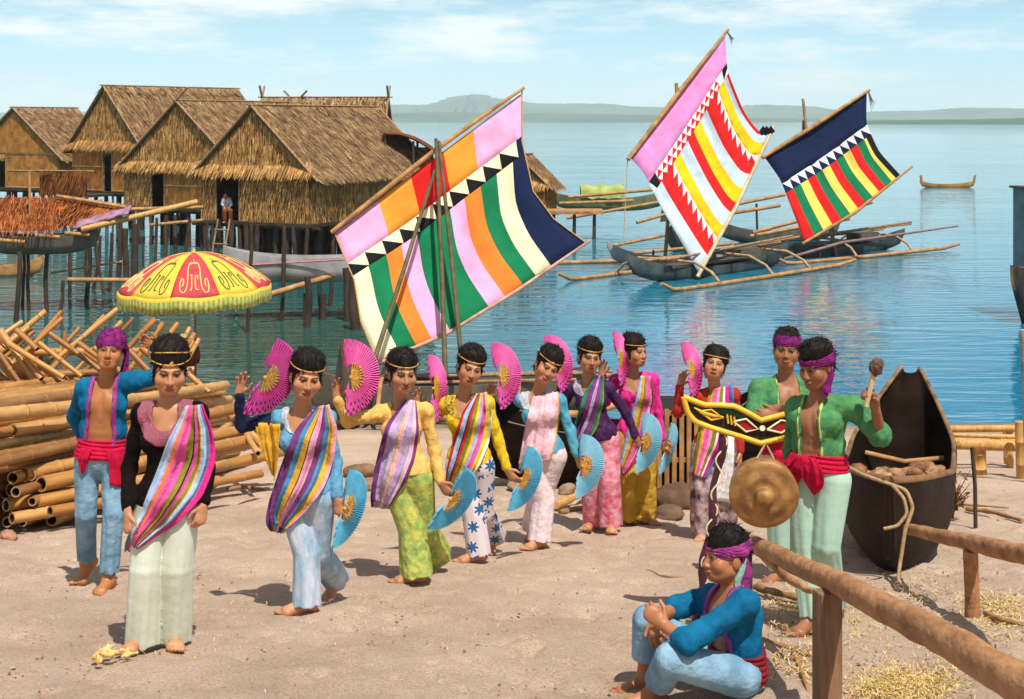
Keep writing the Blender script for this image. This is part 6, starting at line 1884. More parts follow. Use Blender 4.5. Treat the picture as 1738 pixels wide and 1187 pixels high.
def crossed_poles():
    lab, grp = 'slender bamboo pole standing crossed with others behind the pile', 'crossed poles behind the big pile'
    rg = random.Random(5)
    up = [((0, 572), (38, 546)), ((2, 592), (78, 528)), ((20, 628), (106, 528)), ((40, 600), (106, 540)), ((60, 640), (136, 556)), ((104, 610), (178, 536)), ((120, 590), (200, 524)), ((108, 652), (110, 562)),
          ((196, 610), (265, 542)), ((210, 640), (278, 548)), ((222, 586), (262, 540)), ((300, 600), (322, 556)), ((306, 610), (330, 566)), ((312, 622), (338, 575)), ((5, 640), (60, 575)), ((150, 640), (210, 570)), ((-20, 600), (20, 560))]
    dn = [((0, 560), (60, 648)), ((18, 585), (100, 636)), ((-10, 628), (26, 658)), ((44, 606), (68, 640)), ((66, 582), (132, 634)), ((84, 566), (162, 622)), ((134, 582), (166, 606)), ((-30, 575), (20, 640)), ((220, 595), (262, 640)), ((240, 590), (300, 640)), ((28, 560), (60, 590)), ((160, 590), (215, 640))]
    jit = lambda fam, n_: [((a[0] + dx, a[1] + dy), (b[0] + dx + rg.uniform(-6, 6), b[1] + dy)) for (a, b), dx, dy in [(q_, rg.uniform(-60, 60), rg.uniform(0, 22)) for q_ in rg.sample(fam, n_)]]
    up2, dn2 = up + jit(up, 11), dn + jit(dn, 9)
    for fam, base in ((up2, 15.2), (dn2, 14.5)):
        for (a, b) in fam:
            d0 = base + rg.uniform(-.35, .35); sg = .15 if fam is up2 else -.10
            A = P(a[0], a[1], d0); B = P(b[0], b[1], d0 + sg)
            dv = B - A
            if fam is up2: A = A - dv * .25
            else: B = B + dv * .1
            dv = B - A
            culm_obj('bamboo_pole', 'p%d_%d' % (int(a[0] * 10), int(b[0] * 10)), rg.choice((.026, .031, .036)), dv.length, A, dv, lab, 'bamboo pole', grp, rg.randrange(1000))
    # low rails the poles lean on
    for (a, b, d) in (((-20, 640), (175, 632), 14.8), ((-10, 600), (240, 596), 15.4), ((200, 640), (330, 628), 15.3)):
        A, B = P(*a, d), P(*b, d + .2)
        culm_obj('bamboo_pole', 'r%d' % a[0], .045, (B - A).length, A, B - A, 'level bamboo rail that the crossed poles lean on', 'bamboo pole', 'rails under the crossed poles', int(b[0]))
crossed_poles()

# ------------------------------------------------------------------ parasol
def parasol():
    d = 18.0; c = P(331, 487, d); s = F / d; Rr = 126 / s; H_ = 58 / s
    tilt = Matrix.Rotation(R(2.0), 3, 'X') @ Matrix.Rotation(R(-1.5), 3, 'Y')
    base = V3((c.x + .01, c.y, gz(c.x, c.y)))
    root = empty('parasol', base); tag(root, 'red and yellow fringed beach parasol with scroll emblems, behind the bamboo pile', 'parasol')
    m = MB(); m.tube([base - V3((0, 0, .15)), c + V3((0, 0, H_ * .5)), c + V3((.0, 0, H_ + .05))], [.02, .018, .014], 8); m.build('pole', mat('steel_pole', (.16, .17, .20), .45, .2, 8, metal=.4), root)
    NG = 10
    def dome(a, r):
        z = H_ * (1 - r ** 2.0) + .025 * abs(math.sin(a * NG / 2)) * -r * r + .02 * r
        return c + tilt @ V3((math.sin(a) * Rr * r, -math.cos(a) * Rr * r, z))
    red, yel = mat('parasol_red', (.50, .05, .06), .8, .2, 8), mat('parasol_yellow', (.70, .47, .05), .7, .10, 10)
    ng = mat('emblem_green', (.05, .14, .05), .7, .2, 10); ny = mat('emblem_cream', (.78, .62, .22), .7, .1, 10)
    a0 = R(-5.5)
    for g_ in range(NG):
        m = MB(); rows = []
        for i in range(11):
            a = a0 + 2 * math.pi * (g_ + i / 10) / NG
            rows.append([dome(a, .02 + .98 * j / 14) for j in range(15)])
        isred = g_ % 2 == 0
        m.grid(rows, 0, True, True)
        o = m.build('gore', red if isred else yel, root)
        so_ = o.modifiers.new('thickness', 'SOLIDIFY'); so_.thickness = .006
        # scroll emblem in raised strokes
        am = a0 + 2 * math.pi * (g_ + .5) / NG; ha = math.pi / NG
        def E_(x, y):                     # x -1..1 across the gore, y 0 (rim) .. 1 (crown)
            r = .97 - .78 * y
            return dome(am + x * ha * .86 * (.97 / max(.3, r)) ** .35, r) + V3((0, -.010, .006))
        e = MB()
        def stroke(pts, w_=.0075):
            q = []
            for i in range(len(pts) - 1):
                for k in range(4): q.append(tuple(np.array(pts[i]) * (1 - k / 4) + np.array(pts[i + 1]) * (k / 4)))
            q.append(pts[-1])
            for _ in range(2): q = [q[0]] + [((q[i - 1][0] + 2 * q[i][0] + q[i + 1][0]) / 4, (q[i - 1][1] + 2 * q[i][1] + q[i + 1][1]) / 4) for i in range(1, len(q) - 1)] + [q[-1]]
            e.tube([E_(*p) for p in q], w_, 5)
        for sg in (-1, 1):
            f_ = lambda pts: [(sg * x, y) for x, y in pts]
            stroke(f_([(.22, .68), (.36, .62), (.40, .48), (.36, .30), (.38, .12), (.52, .02), (.70, .04), (.78, .16), (.72, .28), (.60, .27), (.58, .16), (.66, .13)]))
        stroke([(-.24, .36), (-.10, .36)]); stroke([(-.14, .36), (-.14, .08), (-.24, .07)])          # J
        stroke([(.22, .34), (.06, .35), (.05, .08), (.22, .09)]); stroke([(.22, .34), (.20, .27)], .006)      # C
        stroke([(-.22, .62), (-.12, .70), (-.06, .62), (.0, .72), (.06, .62), (.13, .70), (.2, .64)], .005); stroke([(.0, .70), (.0, .80)], .005)
        e.build('emblem', ny if isred else ng, o)
    # scalloped valance with fringe
    m = MB(); rows = []; nn = 200
    for i in range(nn + 1):
        a = a0 + 2 * math.pi * i / nn
        p = dome(a, 1.0); wv = 1 + .012 * math.sin(i * 1.3)
        rad = tilt @ V3((math.sin(a), -math.cos(a), 0))
        rows.append([p, p - V3((0, 0, .045)) + rad * .012, p - V3((0, 0, .10)) + rad * .01 * wv, p - V3((0, 0, .19 + .008 * math.sin(i * 2.1))) + rad * (.006 + .012 * math.sin(i * 1.9))])
    m.grid(rows, 1, True, True)
    for i in range(len(m.f)):
        m.m[i] = 0 if i % 3 == 0 else (1 if (i // 3) % 2 else 2)
    o = m.build('fringe', [yel, mat('fringe_lime', (.34, .38, .03), .8, .2, 20), mat('fringe_pale', (.50, .56, .24), .8, .2, 20)], root)
    so_ = o.modifiers.new('thickness', 'SOLIDIFY'); so_.thickness = .006
    for g_ in range(NG):
        a = a0 + 2 * math.pi * g_ / NG; m = MB()
        m.tube([dome(a, .04) - V3((0, 0, .02)), dome(a, .5) - V3((0, 0, .02)), dome(a, 1) - V3((0, 0, .02))], .006, 5); m.build('rib', mat('steel_rib', (.3, .3, .32), .4, .2, 8, metal=.6), root)
    m = MB(); m.tube([dome(0, 0) - V3((0, 0, .01)), dome(0, 0) + V3((0, 0, .05))], [.03, .012], 8); m.build('finial', yel, root)
    # dark bundle tied to the pole
    V_ = Vol((c.x - .35, d - .3, base.z - .1), (c.x + .35, d + .3, base.z + 1.3), .012)
    pb = P(326, 600, d - .05)
    V_.ell(pb, (.10, .09, .17), None, .05); V_.ell(pb + V3((-.06, 0, -.08)), (.11, .08, .13), None, .05); V_.ell(pb + V3((.03, 0, .13)), (.05, .05, .09), None, .04)
    me, _ = V_.mesh('bundle', foldnoise(3, .02, 60, 20))
    o = link('cloth_bundle', me, mat('dark_bundle', (.10, .035, .02), .9, .4, 12)); tag(o, 'dark brown cloth bundle tied to the foot of the parasol pole', 'bundle')
parasol()

# ------------------------------------------------------------------ gong stand, gong, mallet
def gong_stand():
    d = 7.78; s = F / d
    root = empty('gong_stand', (P(1290, 0, d).x, d, gz(0, d))); tag(root, 'carved painted board with red diamonds and yellow edging, held on two carved posts', 'gong stand')
    top = [(1160, 674), (1176, 680), (1196, 688), (1222, 688), (1248, 690), (1275, 704), (1292, 714), (1330, 704), (1380, 690), (1420, 682)]
    bot = [(1160, 674), (1168, 702), (1180, 716), (1206, 726), (1232, 734), (1262, 743), (1291, 753), (1330, 744), (1380, 738), (1420, 734)]
    def lerp(poly, t):
        p = np.array(poly, float); x = np.linspace(0, 1, len(p)); return np.array([np.interp(t, x, p[:, 0]), np.interp(t, x, p[:, 1])])
    n = 40; front, back = [], []
    for i in range(n + 1):
        t = i / n; a, b = lerp(top, t), lerp(bot, t)
        front.append([P(*(a * (1 - k / 6) + b * k / 6), d) for k in range(7)])
        back.append([p + V3((0, .035, 0)) for p in front[-1]])
    m = MB(); m.grid(front, 0, False); m.grid(back, 0, False, True)
    m.grid([[f[0], b_[0]] for f, b_ in zip(front, back)], 0, False, True); m.grid([[f[-1], b_[-1]] for f, b_ in zip(front, back)], 0, False)
    for i in range(n):
        for k in range(6):
            m.m[i * 6 + k] = 1 if k in (1,) and i < 22 else (1 if k in (5,) and i > 24 else 0)
    m.build('board', [mat('board_black', (.030, .016, .012), .5, .3, 8), mat('board_green', (.02, .10, .025), .5, .2, 8)], root)
    ye, rd, wh = mat('board_yellow', (.78, .46, .04), .5, .15, 10), mat('board_red', (.36, .015, .02), .5, .2, 8), mat('board_cream', (.78, .66, .40), .5, .1, 8)
    for poly in (top, bot):
        m = MB(); m.tube([P(*lerp(poly, i / 30), d - .012) for i in range(31)], .0155, 7); m.build('edging', ye, root)
    for cu, cv, w_, h_, sk in ((1207, 704, 20, 9, .28), (1266, 722, 21, 11, .30), (1326, 724, 24, 11, -.22)):
        q = [(cu - w_, cv - w_ * sk), (cu, cv - h_), (cu + w_, cv + w_ * sk), (cu, cv + h_)]
        pts = [P(u, v, d - .010) for u, v in q]; o_ = V3((0, .012, 0))
        m = MB(); m.add(pts + [p + o_ for p in pts], [(0, 1, 2, 3), (0, 4, 5, 1), (1, 5, 6, 2), (2, 6, 7, 3), (3, 7, 4, 0)]); m.build('diamond', rd, root)
        m = MB(); pp = [p - V3((0, .004, 0)) for p in pts]; m.tube(pp + [pp[0]], .006, 6); m.build('diamond_outline', wh if cu != 1207 else ye, root)
    for u, v in ((1235, 711), (1241, 713), (1247, 715)):
        m = MB(); m.tube([P(u - 1, v - 7, d - .014), P(u + 1, v + 8, d - .014)], .006, 6); m.build('bar', ye, root)
    m = MB(); m.tube([P(1178, 692, d - .01), P(1196, 702, d - .012), P(1212, 706, d - .01), P(1228, 708, d - .012)], [.004, .012, .010, .004], 6); m.build('leaf_scroll', ye, root)
    m = MB(); m.tube([P(1294, 727, d - .02), P(1294, 727, d + .0)], .016, 10); m.build('boss', wh, root)
    # carved leg with a wavy line
    for (u0, v0, u1) in ((1227, 735, 1180), (1404, 735, 1398)):
        a = P(u0, v0, d + .02); b = V3((P(u1, 1000, d).x, d + .02, gz(0, d) - .1))
        m = MB(); pts = [a.lerp(b, i / 16) + V3((.012 * math.sin(i * 1.1), 0, 0)) for i in range(17)]
        m.tube(pts, [.036 + .008 * math.sin(i * 1.3) for i in range(17)], 8, flat=.6)
        lg = m.build('carved_leg', mat('plum_wood', (.075, .018, .035), .5, .4, 6), root)
        m = MB(); m.tube([a.lerp(b, i / 60) + V3((.024 * math.sin(i * .62), -.030, 0)) for i in range(61)], .0055, 6); m.build('wavy_line', wh, lg)
gong_stand()

def lathe(mb, prof, M3, c, n=48, mi=0):
    rows = []
    for k in range(n + 1):
        a = 2 * math.pi * k / n
        rows.append([V3(c) + M3 @ V3((math.cos(a) * r, z, math.sin(a) * r)) for r, z in prof])
    mb.grid(rows, mi, True)

def gong():
    d = 7.22; c = P(1297, 842, d); rr = 59 * d / F
    M3 = Matrix.Rotation(R(8), 3, 'X') @ Matrix.Rotation(R(-6), 3, 'Z')
    root = empty('gong', c); tag(root, 'round brass gong with a raised boss, hanging in front of the carved stand', 'gong')
    mg = bpy.data.materials.new('old_brass'); mg.use_nodes = True
    t = mg.node_tree; b = t.nodes['Principled BSDF']
    b.inputs['Metallic'].default_value = .15; b.inputs['Roughness'].default_value = .55
    tcn = t.nodes.new('ShaderNodeTexCoord'); nz = t.nodes.new('ShaderNodeTexNoise'); nz.inputs['Scale'].default_value = 14; nz.inputs['Detail'].default_value = 6
    t.links.new(tcn.outputs['Object'], nz.inputs['Vector'])
    r_ = t.nodes.new('ShaderNodeValToRGB'); r_.color_ramp.elements[0].position = .35; r_.color_ramp.elements[0].color = (.20, .085, .024, 1); r_.color_ramp.elements[1].position = .7; r_.color_ramp.elements[1].color = (.46, .24, .075, 1)
    t.links.new(nz.outputs[0], r_.inputs[0]); t.links.new(r_.outputs[0], b.inputs['Base Color'])
    bp = t.nodes.new('ShaderNodeBump'); bp.inputs['Strength'].default_value = .25; bp.inputs['Distance'].default_value = .01; n2 = t.nodes.new('ShaderNodeTexNoise'); n2.inputs['Scale'].default_value = 45
    t.links.new(tcn.outputs['Object'], n2.inputs['Vector']); t.links.new(n2.outputs[0], bp.inputs['Height']); t.links.new(bp.outputs[0], b.inputs['Normal'])
    m = MB(); bz = .050
    lathe(m, [(.0, -bz - .012), (.018, -bz - .011), (.034, -bz - .004), (.044, -bz + .012), (.047, -bz + .028), (.049, -.012), (.056, -.004), (.080, -.010), (.105, -.010), (.112, -.002), (.15, .002), (rr * .97, .006), (rr, .012), (rr * .985, .06), (rr * .94, .115), (rr * .92, .115), (rr * .95, .06), (rr * .93, .022), (.05, .012), (.034, -.02), (.0, -.035)], M3, c)
    m.build('gong_disc', mg, root)
    m = MB(); a = c + M3 @ V3((-.04, .05, rr * .98)); b2_ = c + M3 @ V3((.05, .05, rr * .97)); hk = P(1300, 752, 7.74)
    m.tube([a, a.lerp(hk, .6), hk, b2_.lerp(hk, .6), b2_], .006, 6); m.build('cord', M_rope, root)
gong()

def mallet():
    d = 7.18; a, b = P(1470, 690, d), P(1485, 628, d - .01)
    root = empty('mallet', a); tag(root, 'padded gong mallet gripped in the raised fist', 'mallet')
    m = MB(); m.tube([a, a.lerp(b, .5), b], [.013, .014, .015], 8); m.build('handle', mat('pale_handle', (.62, .44, .24), .6, .15, 8), root)
    V_ = Vol(b - V3((.08, .08, .08)), b + V3((.08, .08, .09)), .005)
    V_.ell(b + V3((.004, 0, .012)), (.034, .034, .045), None, .01); V_.ell(b + V3((.014, -.004, .036)), (.026, .026, .022), None, .01)
    me, _ = V_.mesh('head', foldnoise(8, .008, 90, 60)); link('mallet_head', me, mat('wrapped_head', (.12, .06, .045), .9, .5, 40, .5, 90), root)
mallet()

# ------------------------------------------------------------------ hauled out dugout with its load
def dugout():
    root = empty('dugout_canoe', (2.75, 10.3, gz(2.7, 10.3))); tag(root, 'dark dugout canoe hauled up the sand, high black stern, ropes round its bow', 'canoe')
    a, b = V3((2.42, 9.05, 0)), V3((3.46, 12.3, 0)); dr = (b - a).normalized(); sd = V3((dr.y, -dr.x, 0)); L_ = (b - a).length; Z = V3((0, 0, 1))
    n = 30; out_, in_ = [], []
    for i in range(n + 1):
        t = i / n
        hw = .385 * (min(1, t / .22) ** .55) * (1 - .78 * max(0, (t - .55) / .45) ** 1.5) + .015
        rim = .60 + .58 * max(0, (t - .38) / .62) ** 1.55 + .03 * (1 - min(1, t / .2))
        keel = -.05 + .18 * (1 - min(1, t / .12)) ** 2
        keel += (rim - .06 - keel) * max(0, (t - .42) / .58) ** 1.7
        base = a + dr * (L_ * t) + Z * (gz(0, a.y) + (gz(0, b.y) - gz(0, a.y)) * t)
        ro, ri = [], []
        for k in range(17):
            al = math.pi * k / 16; cs, sn = -math.cos(al), math.sin(al)
            y = cs * hw * (1 - .10 * sn); z = keel + (rim - keel) * (1 - sn ** .62)
            lean = -dr * .16 * (1 - sn ** .62) * (1 - min(1, t / .2)) + dr * .20 * (1 - sn ** .62) * max(0, (t - .7) / .3)
            ro.append(base + sd * y + Z * z + lean)
            h2 = max(.005, hw - .045); k2 = keel + .06
            ri.append(base + sd * (cs * h2 * (1 - .10 * sn)) + Z * (k2 + (rim - k2) * (1 - sn ** .62)) + lean + dr * .05 * (1 - 2 * t))
        out_.append(ro); in_.append(ri)
    m = MB(); m.grid(out_, 0); m.grid(in_, 1, True, True)
    m.grid([out_[0], in_[0]], 0, False, True); m.grid([out_[-1], in_[-1]], 0)
    m.build('hull', [mat('tarred_dugout', (.022, .0105, .006), .8, .5, 3, .35, 14), M_darkhull], root)
    for j in (0, -1):
        m = MB(); m.tube([(o[j] + i_[j]) / 2 + Z * .012 for o, i_ in zip(out_, in_)], [.030 - .012 * min(1, i / 14) for i in range(n + 1)], 8); m.build('gunwale', mat('worn_gunwale', (.19, .10, .045), .75, .6, 5, .2, 16), root)
    m = MB(); m.tube([(out_[0][k] + out_[0][16 - k]) / 2 for k in range(9)], [.030 + .003 * k for k in range(9)], 8); m.build('stem', mat('tarred_dugout', (.022, .0105, .006)), root)
    for t_ in (13, 20):
        m = MB(); p, q = in_[t_][1], in_[t_][15]; m.tube([p, (p + q) / 2 - Z * .05, q], .022, 7); m.build('thwart', M_oldbamboo, root)
    m = MB()
    for ph in (0, math.pi):
        pts = []
        for i in range(40):
            p = in_[17][2].lerp(in_[18][14], i / 39); pts.append(p + V3((0, .02 * math.cos(i * 1.3 + ph), -.12 + .018 * math.sin(i * 1.3 + ph) + .05 * math.sin(i * .2))))
        m.tube(pts, .012, 6)
    m.build('lashing', M_rope, root)
    # ropes over the bow
    def rope(pts, r_, nm='mooring_rope'):
        m = MB(); q = []
        for i in range(len(pts) - 1):
            for k in range(8): q.append(V3(pts[i]).lerp(V3(pts[i + 1]), k / 8))
        q.append(V3(pts[-1]))
        for _ in range(4): q = [q[0]] + [(q[i - 1] + q[i] * 2 + q[i + 1]) / 4 for i in range(1, len(q) - 1)] + [q[-1]]
        m.tube(q, r_, 7); return m
    o = rope([in_[7][1] + Z * .03, out_[4][0] + Z * .035 - sd * .01, out_[1][0] + Z * .03 - dr * .03, P(1510, 822, 8.88), P(1538, 832, 8.84), P(1550, 862, 8.82), P(1536, 900, 8.80), P(1528, 955, 8.8), P(1524, 985, 8.75), P(1540, 998, 8.65)], .0125).build('mooring_rope', M_rope); tag(o, 'thick tan rope looped over the bow of the dugout and down to the sand', 'rope')
    o = rope([P(1512, 822, 8.82), P(1534, 845, 8.80), P(1540, 872, 8.78), P(1524, 893, 8.78), P(1500, 898, 8.79)], .011).build('mooring_rope', M_rope); tag(o, 'loose loop of tan rope hanging on the dark bow', 'rope')
    # load
    rg = random.Random(4)
    bases = []
    for k in range(3):
        mm = bmesh.new(); bmesh.ops.create_icosphere(mm, subdivisions=3, radius=1)
        for v in mm.verts:
            f_ = 1 + .10 * math.sin(v.co.x * 5 + k) * math.cos(v.co.y * 4) + .05 * math.sin(v.co.z * 9 + v.co.x * 7)
            v.co = V3((v.co.x * .085 * (1 - .25 * abs(v.co.x)), v.co.y * .042, v.co.z * .04)) * f_
        me = bpy.data.meshes.new('husk'); mm.to_mesh(me); mm.free()
        me.polygons.foreach_set('use_smooth', [True] * len(me.polygons))
        me.materials.append(mat('husk_%d' % k, ((.27, .12, .05), (.36, .19, .09), (.18, .075, .035))[k], .6, .4, 14, .4, 40)); bases.append(me)
    for i in range(58):
        t = rg.uniform(.13, .44); ii = int(t * n); w_ = rg.uniform(-.8, .8)
        c = (in_[ii][2] + in_[ii][14]) / 2 + sd * (w_ * .33); zf = in_[ii][8].z
        c.z = zf + .42 + .12 * rg.random() + .05 * abs(w_)
        o = bpy.data.objects.new('coconut_husk', bases[i % 3]); col.objects.link(o); o.location = c
        o.rotation_euler = (rg.uniform(-.5, .5), rg.uniform(-.5, .5), rg.uniform(0, 6.28)); s_ = rg.uniform(.8, 1.15); o.scale = (s_, s_, s_)
        tag(o, 'brown husk lying among others inside the dark dugout', 'husk', 'husks heaped in the dugout')
dugout()

# ------------------------------------------------------------------ rail fences in the foreground
def log_rail(pts, rads, name, m_, root, seed):
    rg = random.Random(seed); q, rr = [], []
    for i in range(len(pts) - 1):
        for k in range(10):
            f_ = k / 10; q.append(V3(pts[i]).lerp(V3(pts[i + 1]), f_) + V3((rg.uniform(-1, 1), rg.uniform(-1, 1), rg.uniform(-1, 1))) * .004); rr.append((rads[i] * (1 - f_) + rads[i + 1] * f_) * rg.uniform(.96, 1.05))
    q.append(V3(pts[-1])); rr.append(rads[-1])
    m = MB(); m.tube(q, rr, 14); return m.build(name, m_, root)
M_rail = mat('bare_log', (.47, .235, .105), .75, .28, 11, .7, 18, stretch=(1.2, .5, 1.2), c2=(.24, .105, .042), detail=9)
def fences():
    root = empty('log_fence', (1.27, 5.7, gz(1.3, 5.7))); tag(root, 'near log fence with a squared post, running to the lower right corner', 'fence', 'log rail fences')
    E1, Pp = P(1270, 920, 7.75), P(1415, 987, 5.75)
    log_rail([E1, Pp, P(1580, 1073, 4.55), P(1790, 1195, 3.55)], [.046, .050, .054, .056], 'rail', M_rail, root, 1)
    m = MB(); pc = P(1404, 1002, 5.72); zb = gz(pc.x, pc.y) - .1
    ax_ = V3((.046, .012, 0)); ay_ = V3((-.012, .040, 0)); hh = (pc.z - zb) / 2
    m.box(V3((pc.x, pc.y, zb + hh)), ax_, ay_, V3((.0, 0, hh)))
    o = m.build('post', mat('grey_brown_post', (.23, .125, .065), .8, .3, 5, .35, 30, stretch=(5, 5, .5)), root)
    bv = o.modifiers.new('bevel', 'BEVEL'); bv.width = .008; bv.segments = 2
    log_rail([P(1262, 918, 7.7), P(1300, 945, 7.3), P(1345, 985, 6.9), P(1382, 1006, 6.6)], [.02, .03, .026, .014], 'brace', mat('split_wood', (.40, .22, .10), .8, .35, 6, .3, 20), root, 4)
    m = MB(); pc = P(1270, 948, 7.8); m.tube([pc + V3((0, 0, .08)), V3((pc.x, pc.y, gz(0, pc.y) - .1))], [.022, .026], 8); m.build('end_post', M_rail, root)
    root = empty('log_fence', (2.5, 7.7, gz(2.5, 7.7))); tag(root, 'farther log fence starting at the bow of the dark dugout', 'fence', 'log rail fences')
    log_rail([P(1540, 898, 8.95), P(1650, 922, 7.75), P(1800, 956, 6.3)], [.036, .046, .052], 'rail', M_rail, root, 2)
    m = MB(); pc = P(1650, 932, 7.72); zb = gz(0, pc.y) - .1
    m.tube([V3((pc.x - .01, pc.y, pc.z - .01)), V3((pc.x, pc.y, (pc.z + zb) / 2)), V3((pc.x + .005, pc.y, zb))], [.040, .040, .045], 10); m.build('post', M_rail, root)
fences()

def bamboo_rack():
    root = empty('bamboo_rack', P(1690, 810, 14.5)); tag(root, 'bamboo rack at the water edge on the far right', 'rack')
    def b(a, c, r_, nm):
        m = MB(); a, c = V3(a), V3(c); m.tube([a, a.lerp(c, .3), a.lerp(c, .31), a.lerp(c, .32), a.lerp(c, .65), a.lerp(c, .66), a.lerp(c, .67), c], [r_, r_, r_ * 1.1, r_, r_, r_ * 1.1, r_, r_], 10); m.build(nm, M_bamboo, root)
    D = 15.0
    b(P(1570, 729, D + .8), P(1745, 727, D + .5), .038, 'rail'); b(P(1585, 752, D), P(1726, 757, D - .1), .06, 'rail'); b(P(1590, 738, D + .4), P(1740, 742, D + .4), .025, 'rail')
    for u, vt, dd, r_ in ((1660, 748, D, .075), (1731, 716, D - .3, .052), (1712, 722, D + .6, .04), (1706, 722, D + .9, .03), (1600, 740, D + .5, .04)):
        t = P(u, vt, dd); b(t, (t.x + .02, dd, gz(0, dd) - .1), r_, 'post')
    for u0, u1, v in ((1600, 1650, 745), (1640, 1700, 740), (1680, 1738, 747)): b(P(u0, v, D + .5), P(u1, v + 2, D + .45), .018, 'slat')
bamboo_rack()
def plain(name, label, cat, m, mt, group=None):
    o = m.build(name, mt); tag(o, label, cat, group); return o
m = MB(); t_ = P(1737, 560, 14.2); m.tube([t_, t_ + V3((.03, 0, -.5)), V3((t_.x + .07, 14.2, gz(0, 14.2) - .1))], [.040, .045, .05], 10)
plain('mooring_post', 'weathered grey post at the right edge above the bamboo rack', 'post', m, mat('grey_post', (.30, .32, .34), .85, .35, 5, .3, 20))
m = MB(); t_ = P(1650, 760, 11.0); b_ = P(1656, 892, 11.0); m.tube([t_, t_.lerp(b_, .5) + V3((.01, 0, 0)), b_ - V3((0, 0, .05))], .016, 7)
plain('upright_stick', 'thin dark stick standing upright in the sand before the bamboo rack', 'stick', m, M_stilt)

# ------------------------------------------------------------------ beached dark boat behind the dancers
def dark_boat():
    root = empty('beached_boat', (1.1, 13.8, gz(1, 13.8))); tag(root, 'dark weathered boat beached behind the dancers, grey pointed bow to the right', 'boat')
    m = MB(); hull_mesh(m, (1.05, 13.9, gz(0, 13.9) - .02), (1, -.10), 3.3, .8, .60, .25, .62, .04, .55, rim_mi=1); m.build('hull', [M_darkhull, M_hull], root)
    for x in (.2, 1.2):
        m = MB(); m.tube([(x, 13.5, gz(0, 13.5) + .55), (x, 14.4, gz(0, 14.4) + .68)], .03, 6); m.build('thwart', M_oldbamboo, root)
dark_boat()
def crate():
    root = empty('slatted_crate', P(1138, 770, 12.6)); tag(root, 'brown slatted bamboo crate between the last two dancers', 'crate')
    c = P(1140, 725, 12.6); z1 = c.z + .20; z0 = gz(0, 12.6) - .02
    for k in range(9):
        m = MB(); m.box((c.x - .26 + .065 * k, 12.4, (z0 + z1) / 2), V3((.020, 0, 0)), V3((0, .008, 0)), V3((0, 0, (z1 - z0) / 2))); m.build('slat', M_oldbamboo, root)
    for z in (z0 + .08, (z0 + z1) / 2, z1 - .04):
        m = MB(); m.box((c.x, 12.425, z), V3((.30, 0, 0)), V3((0, .012, 0)), V3((0, 0, .02))); m.build('band', M_pole, root)
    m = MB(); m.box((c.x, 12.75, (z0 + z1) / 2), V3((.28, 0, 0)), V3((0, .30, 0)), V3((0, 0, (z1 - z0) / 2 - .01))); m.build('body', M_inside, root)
crate()

# ------------------------------------------------------------------ driftwood, stones, straw
def drift(label, pts, r_, mt, group=None, name='driftwood'):
    m = MB(); q = []
    pts = [V3(p) for p in pts]
    for i in range(len(pts) - 1):
        for k in range(6): q.append(pts[i].lerp(pts[i + 1], k / 6))
    q.append(pts[-1])
    for _ in range(2): q = [q[0]] + [(q[i - 1] + q[i] * 2 + q[i + 1]) / 4 for i in range(1, len(q) - 1)] + [q[-1]]
    n_ = len(q); m.tube(q, [r_ * (.75 + .35 * math.sin(i * .9) ** 2) * (1 - .35 * i / n_) for i in range(n_)], 8)
    return plain(name, label, 'driftwood', m, mt, group)
def onsand(u, v, h_=0.0):
    """point on the beach seen at a pixel"""
    k = (v - VH) / F
    d = 1.65 / (k - .14); x = (u - U0) * d / F
    return V3((x, d, gz(x, d) + h_))
M_drift = mat('driftwood', (.30, .16, .07), .85, .4, 8, .3, 30)
drift('yellow bamboo pole lying behind the dancers in rose and mustard', [onsand(944, 868, .05), onsand(1000, 850, .10), onsand(1046, 832, .2)], .04, M_bamboo)
drift('pale bamboo pole pointing out to the right of the mustard trousers', [onsand(1040, 856, .16), onsand(1100, 838, .16), onsand(1152, 815, .2)], .045, M_bamboo)
drift('thin dark pole lying under the yellow one', [onsand(950, 876, .03), onsand(1030, 866, .05), onsand(1062, 858, .04)], .03, M_drift)
drift('curved dark twig lying on open sand left of the sitting man', [onsand(1096, 972, .012), onsand(1108, 976, .02), onsand(1122, 982, .012), onsand(1165, 984, .012)], .011, M_drift)
drift('long weathered pole lying behind the sitting man', [onsand(1282, 1005, .03), onsand(1320, 1018, .04), onsand(1378, 1030, .03)], .026, M_drift)
drift('bamboo slip lying beside the fence post', [onsand(1288, 1088, .015), onsand(1330, 1104, .02), onsand(1388, 1122, .015)], .012, M_oldbamboo)
drift('short bamboo chip on the sand near the corner', [onsand(1346, 1110, .012), onsand(1362, 1150, .02), onsand(1372, 1180, .012)], .011, M_oldbamboo)
drift('crooked root lying on the sand at the right edge', [onsand(1640, 868, .02), onsand(1680, 874, .03), onsand(1735, 888, .02)], .024, M_drift)
drift('straight stick lying on the sand before the rack', [onsand(1630, 860, .02), onsand(1712, 866, .02)], .012, M_drift)
drift('gnarled branch at the foot of the farther fence post', [onsand(1672, 1050, .03), onsand(1700, 1068, .05), onsand(1738, 1070, .03)], .018, M_drift)
drift('long low branch on the sand between the first two dancers', [onsand(386, 834, .02), onsand(410, 832, .03), onsand(440, 834, .02), onsand(458, 833, .02)], .022, M_drift)

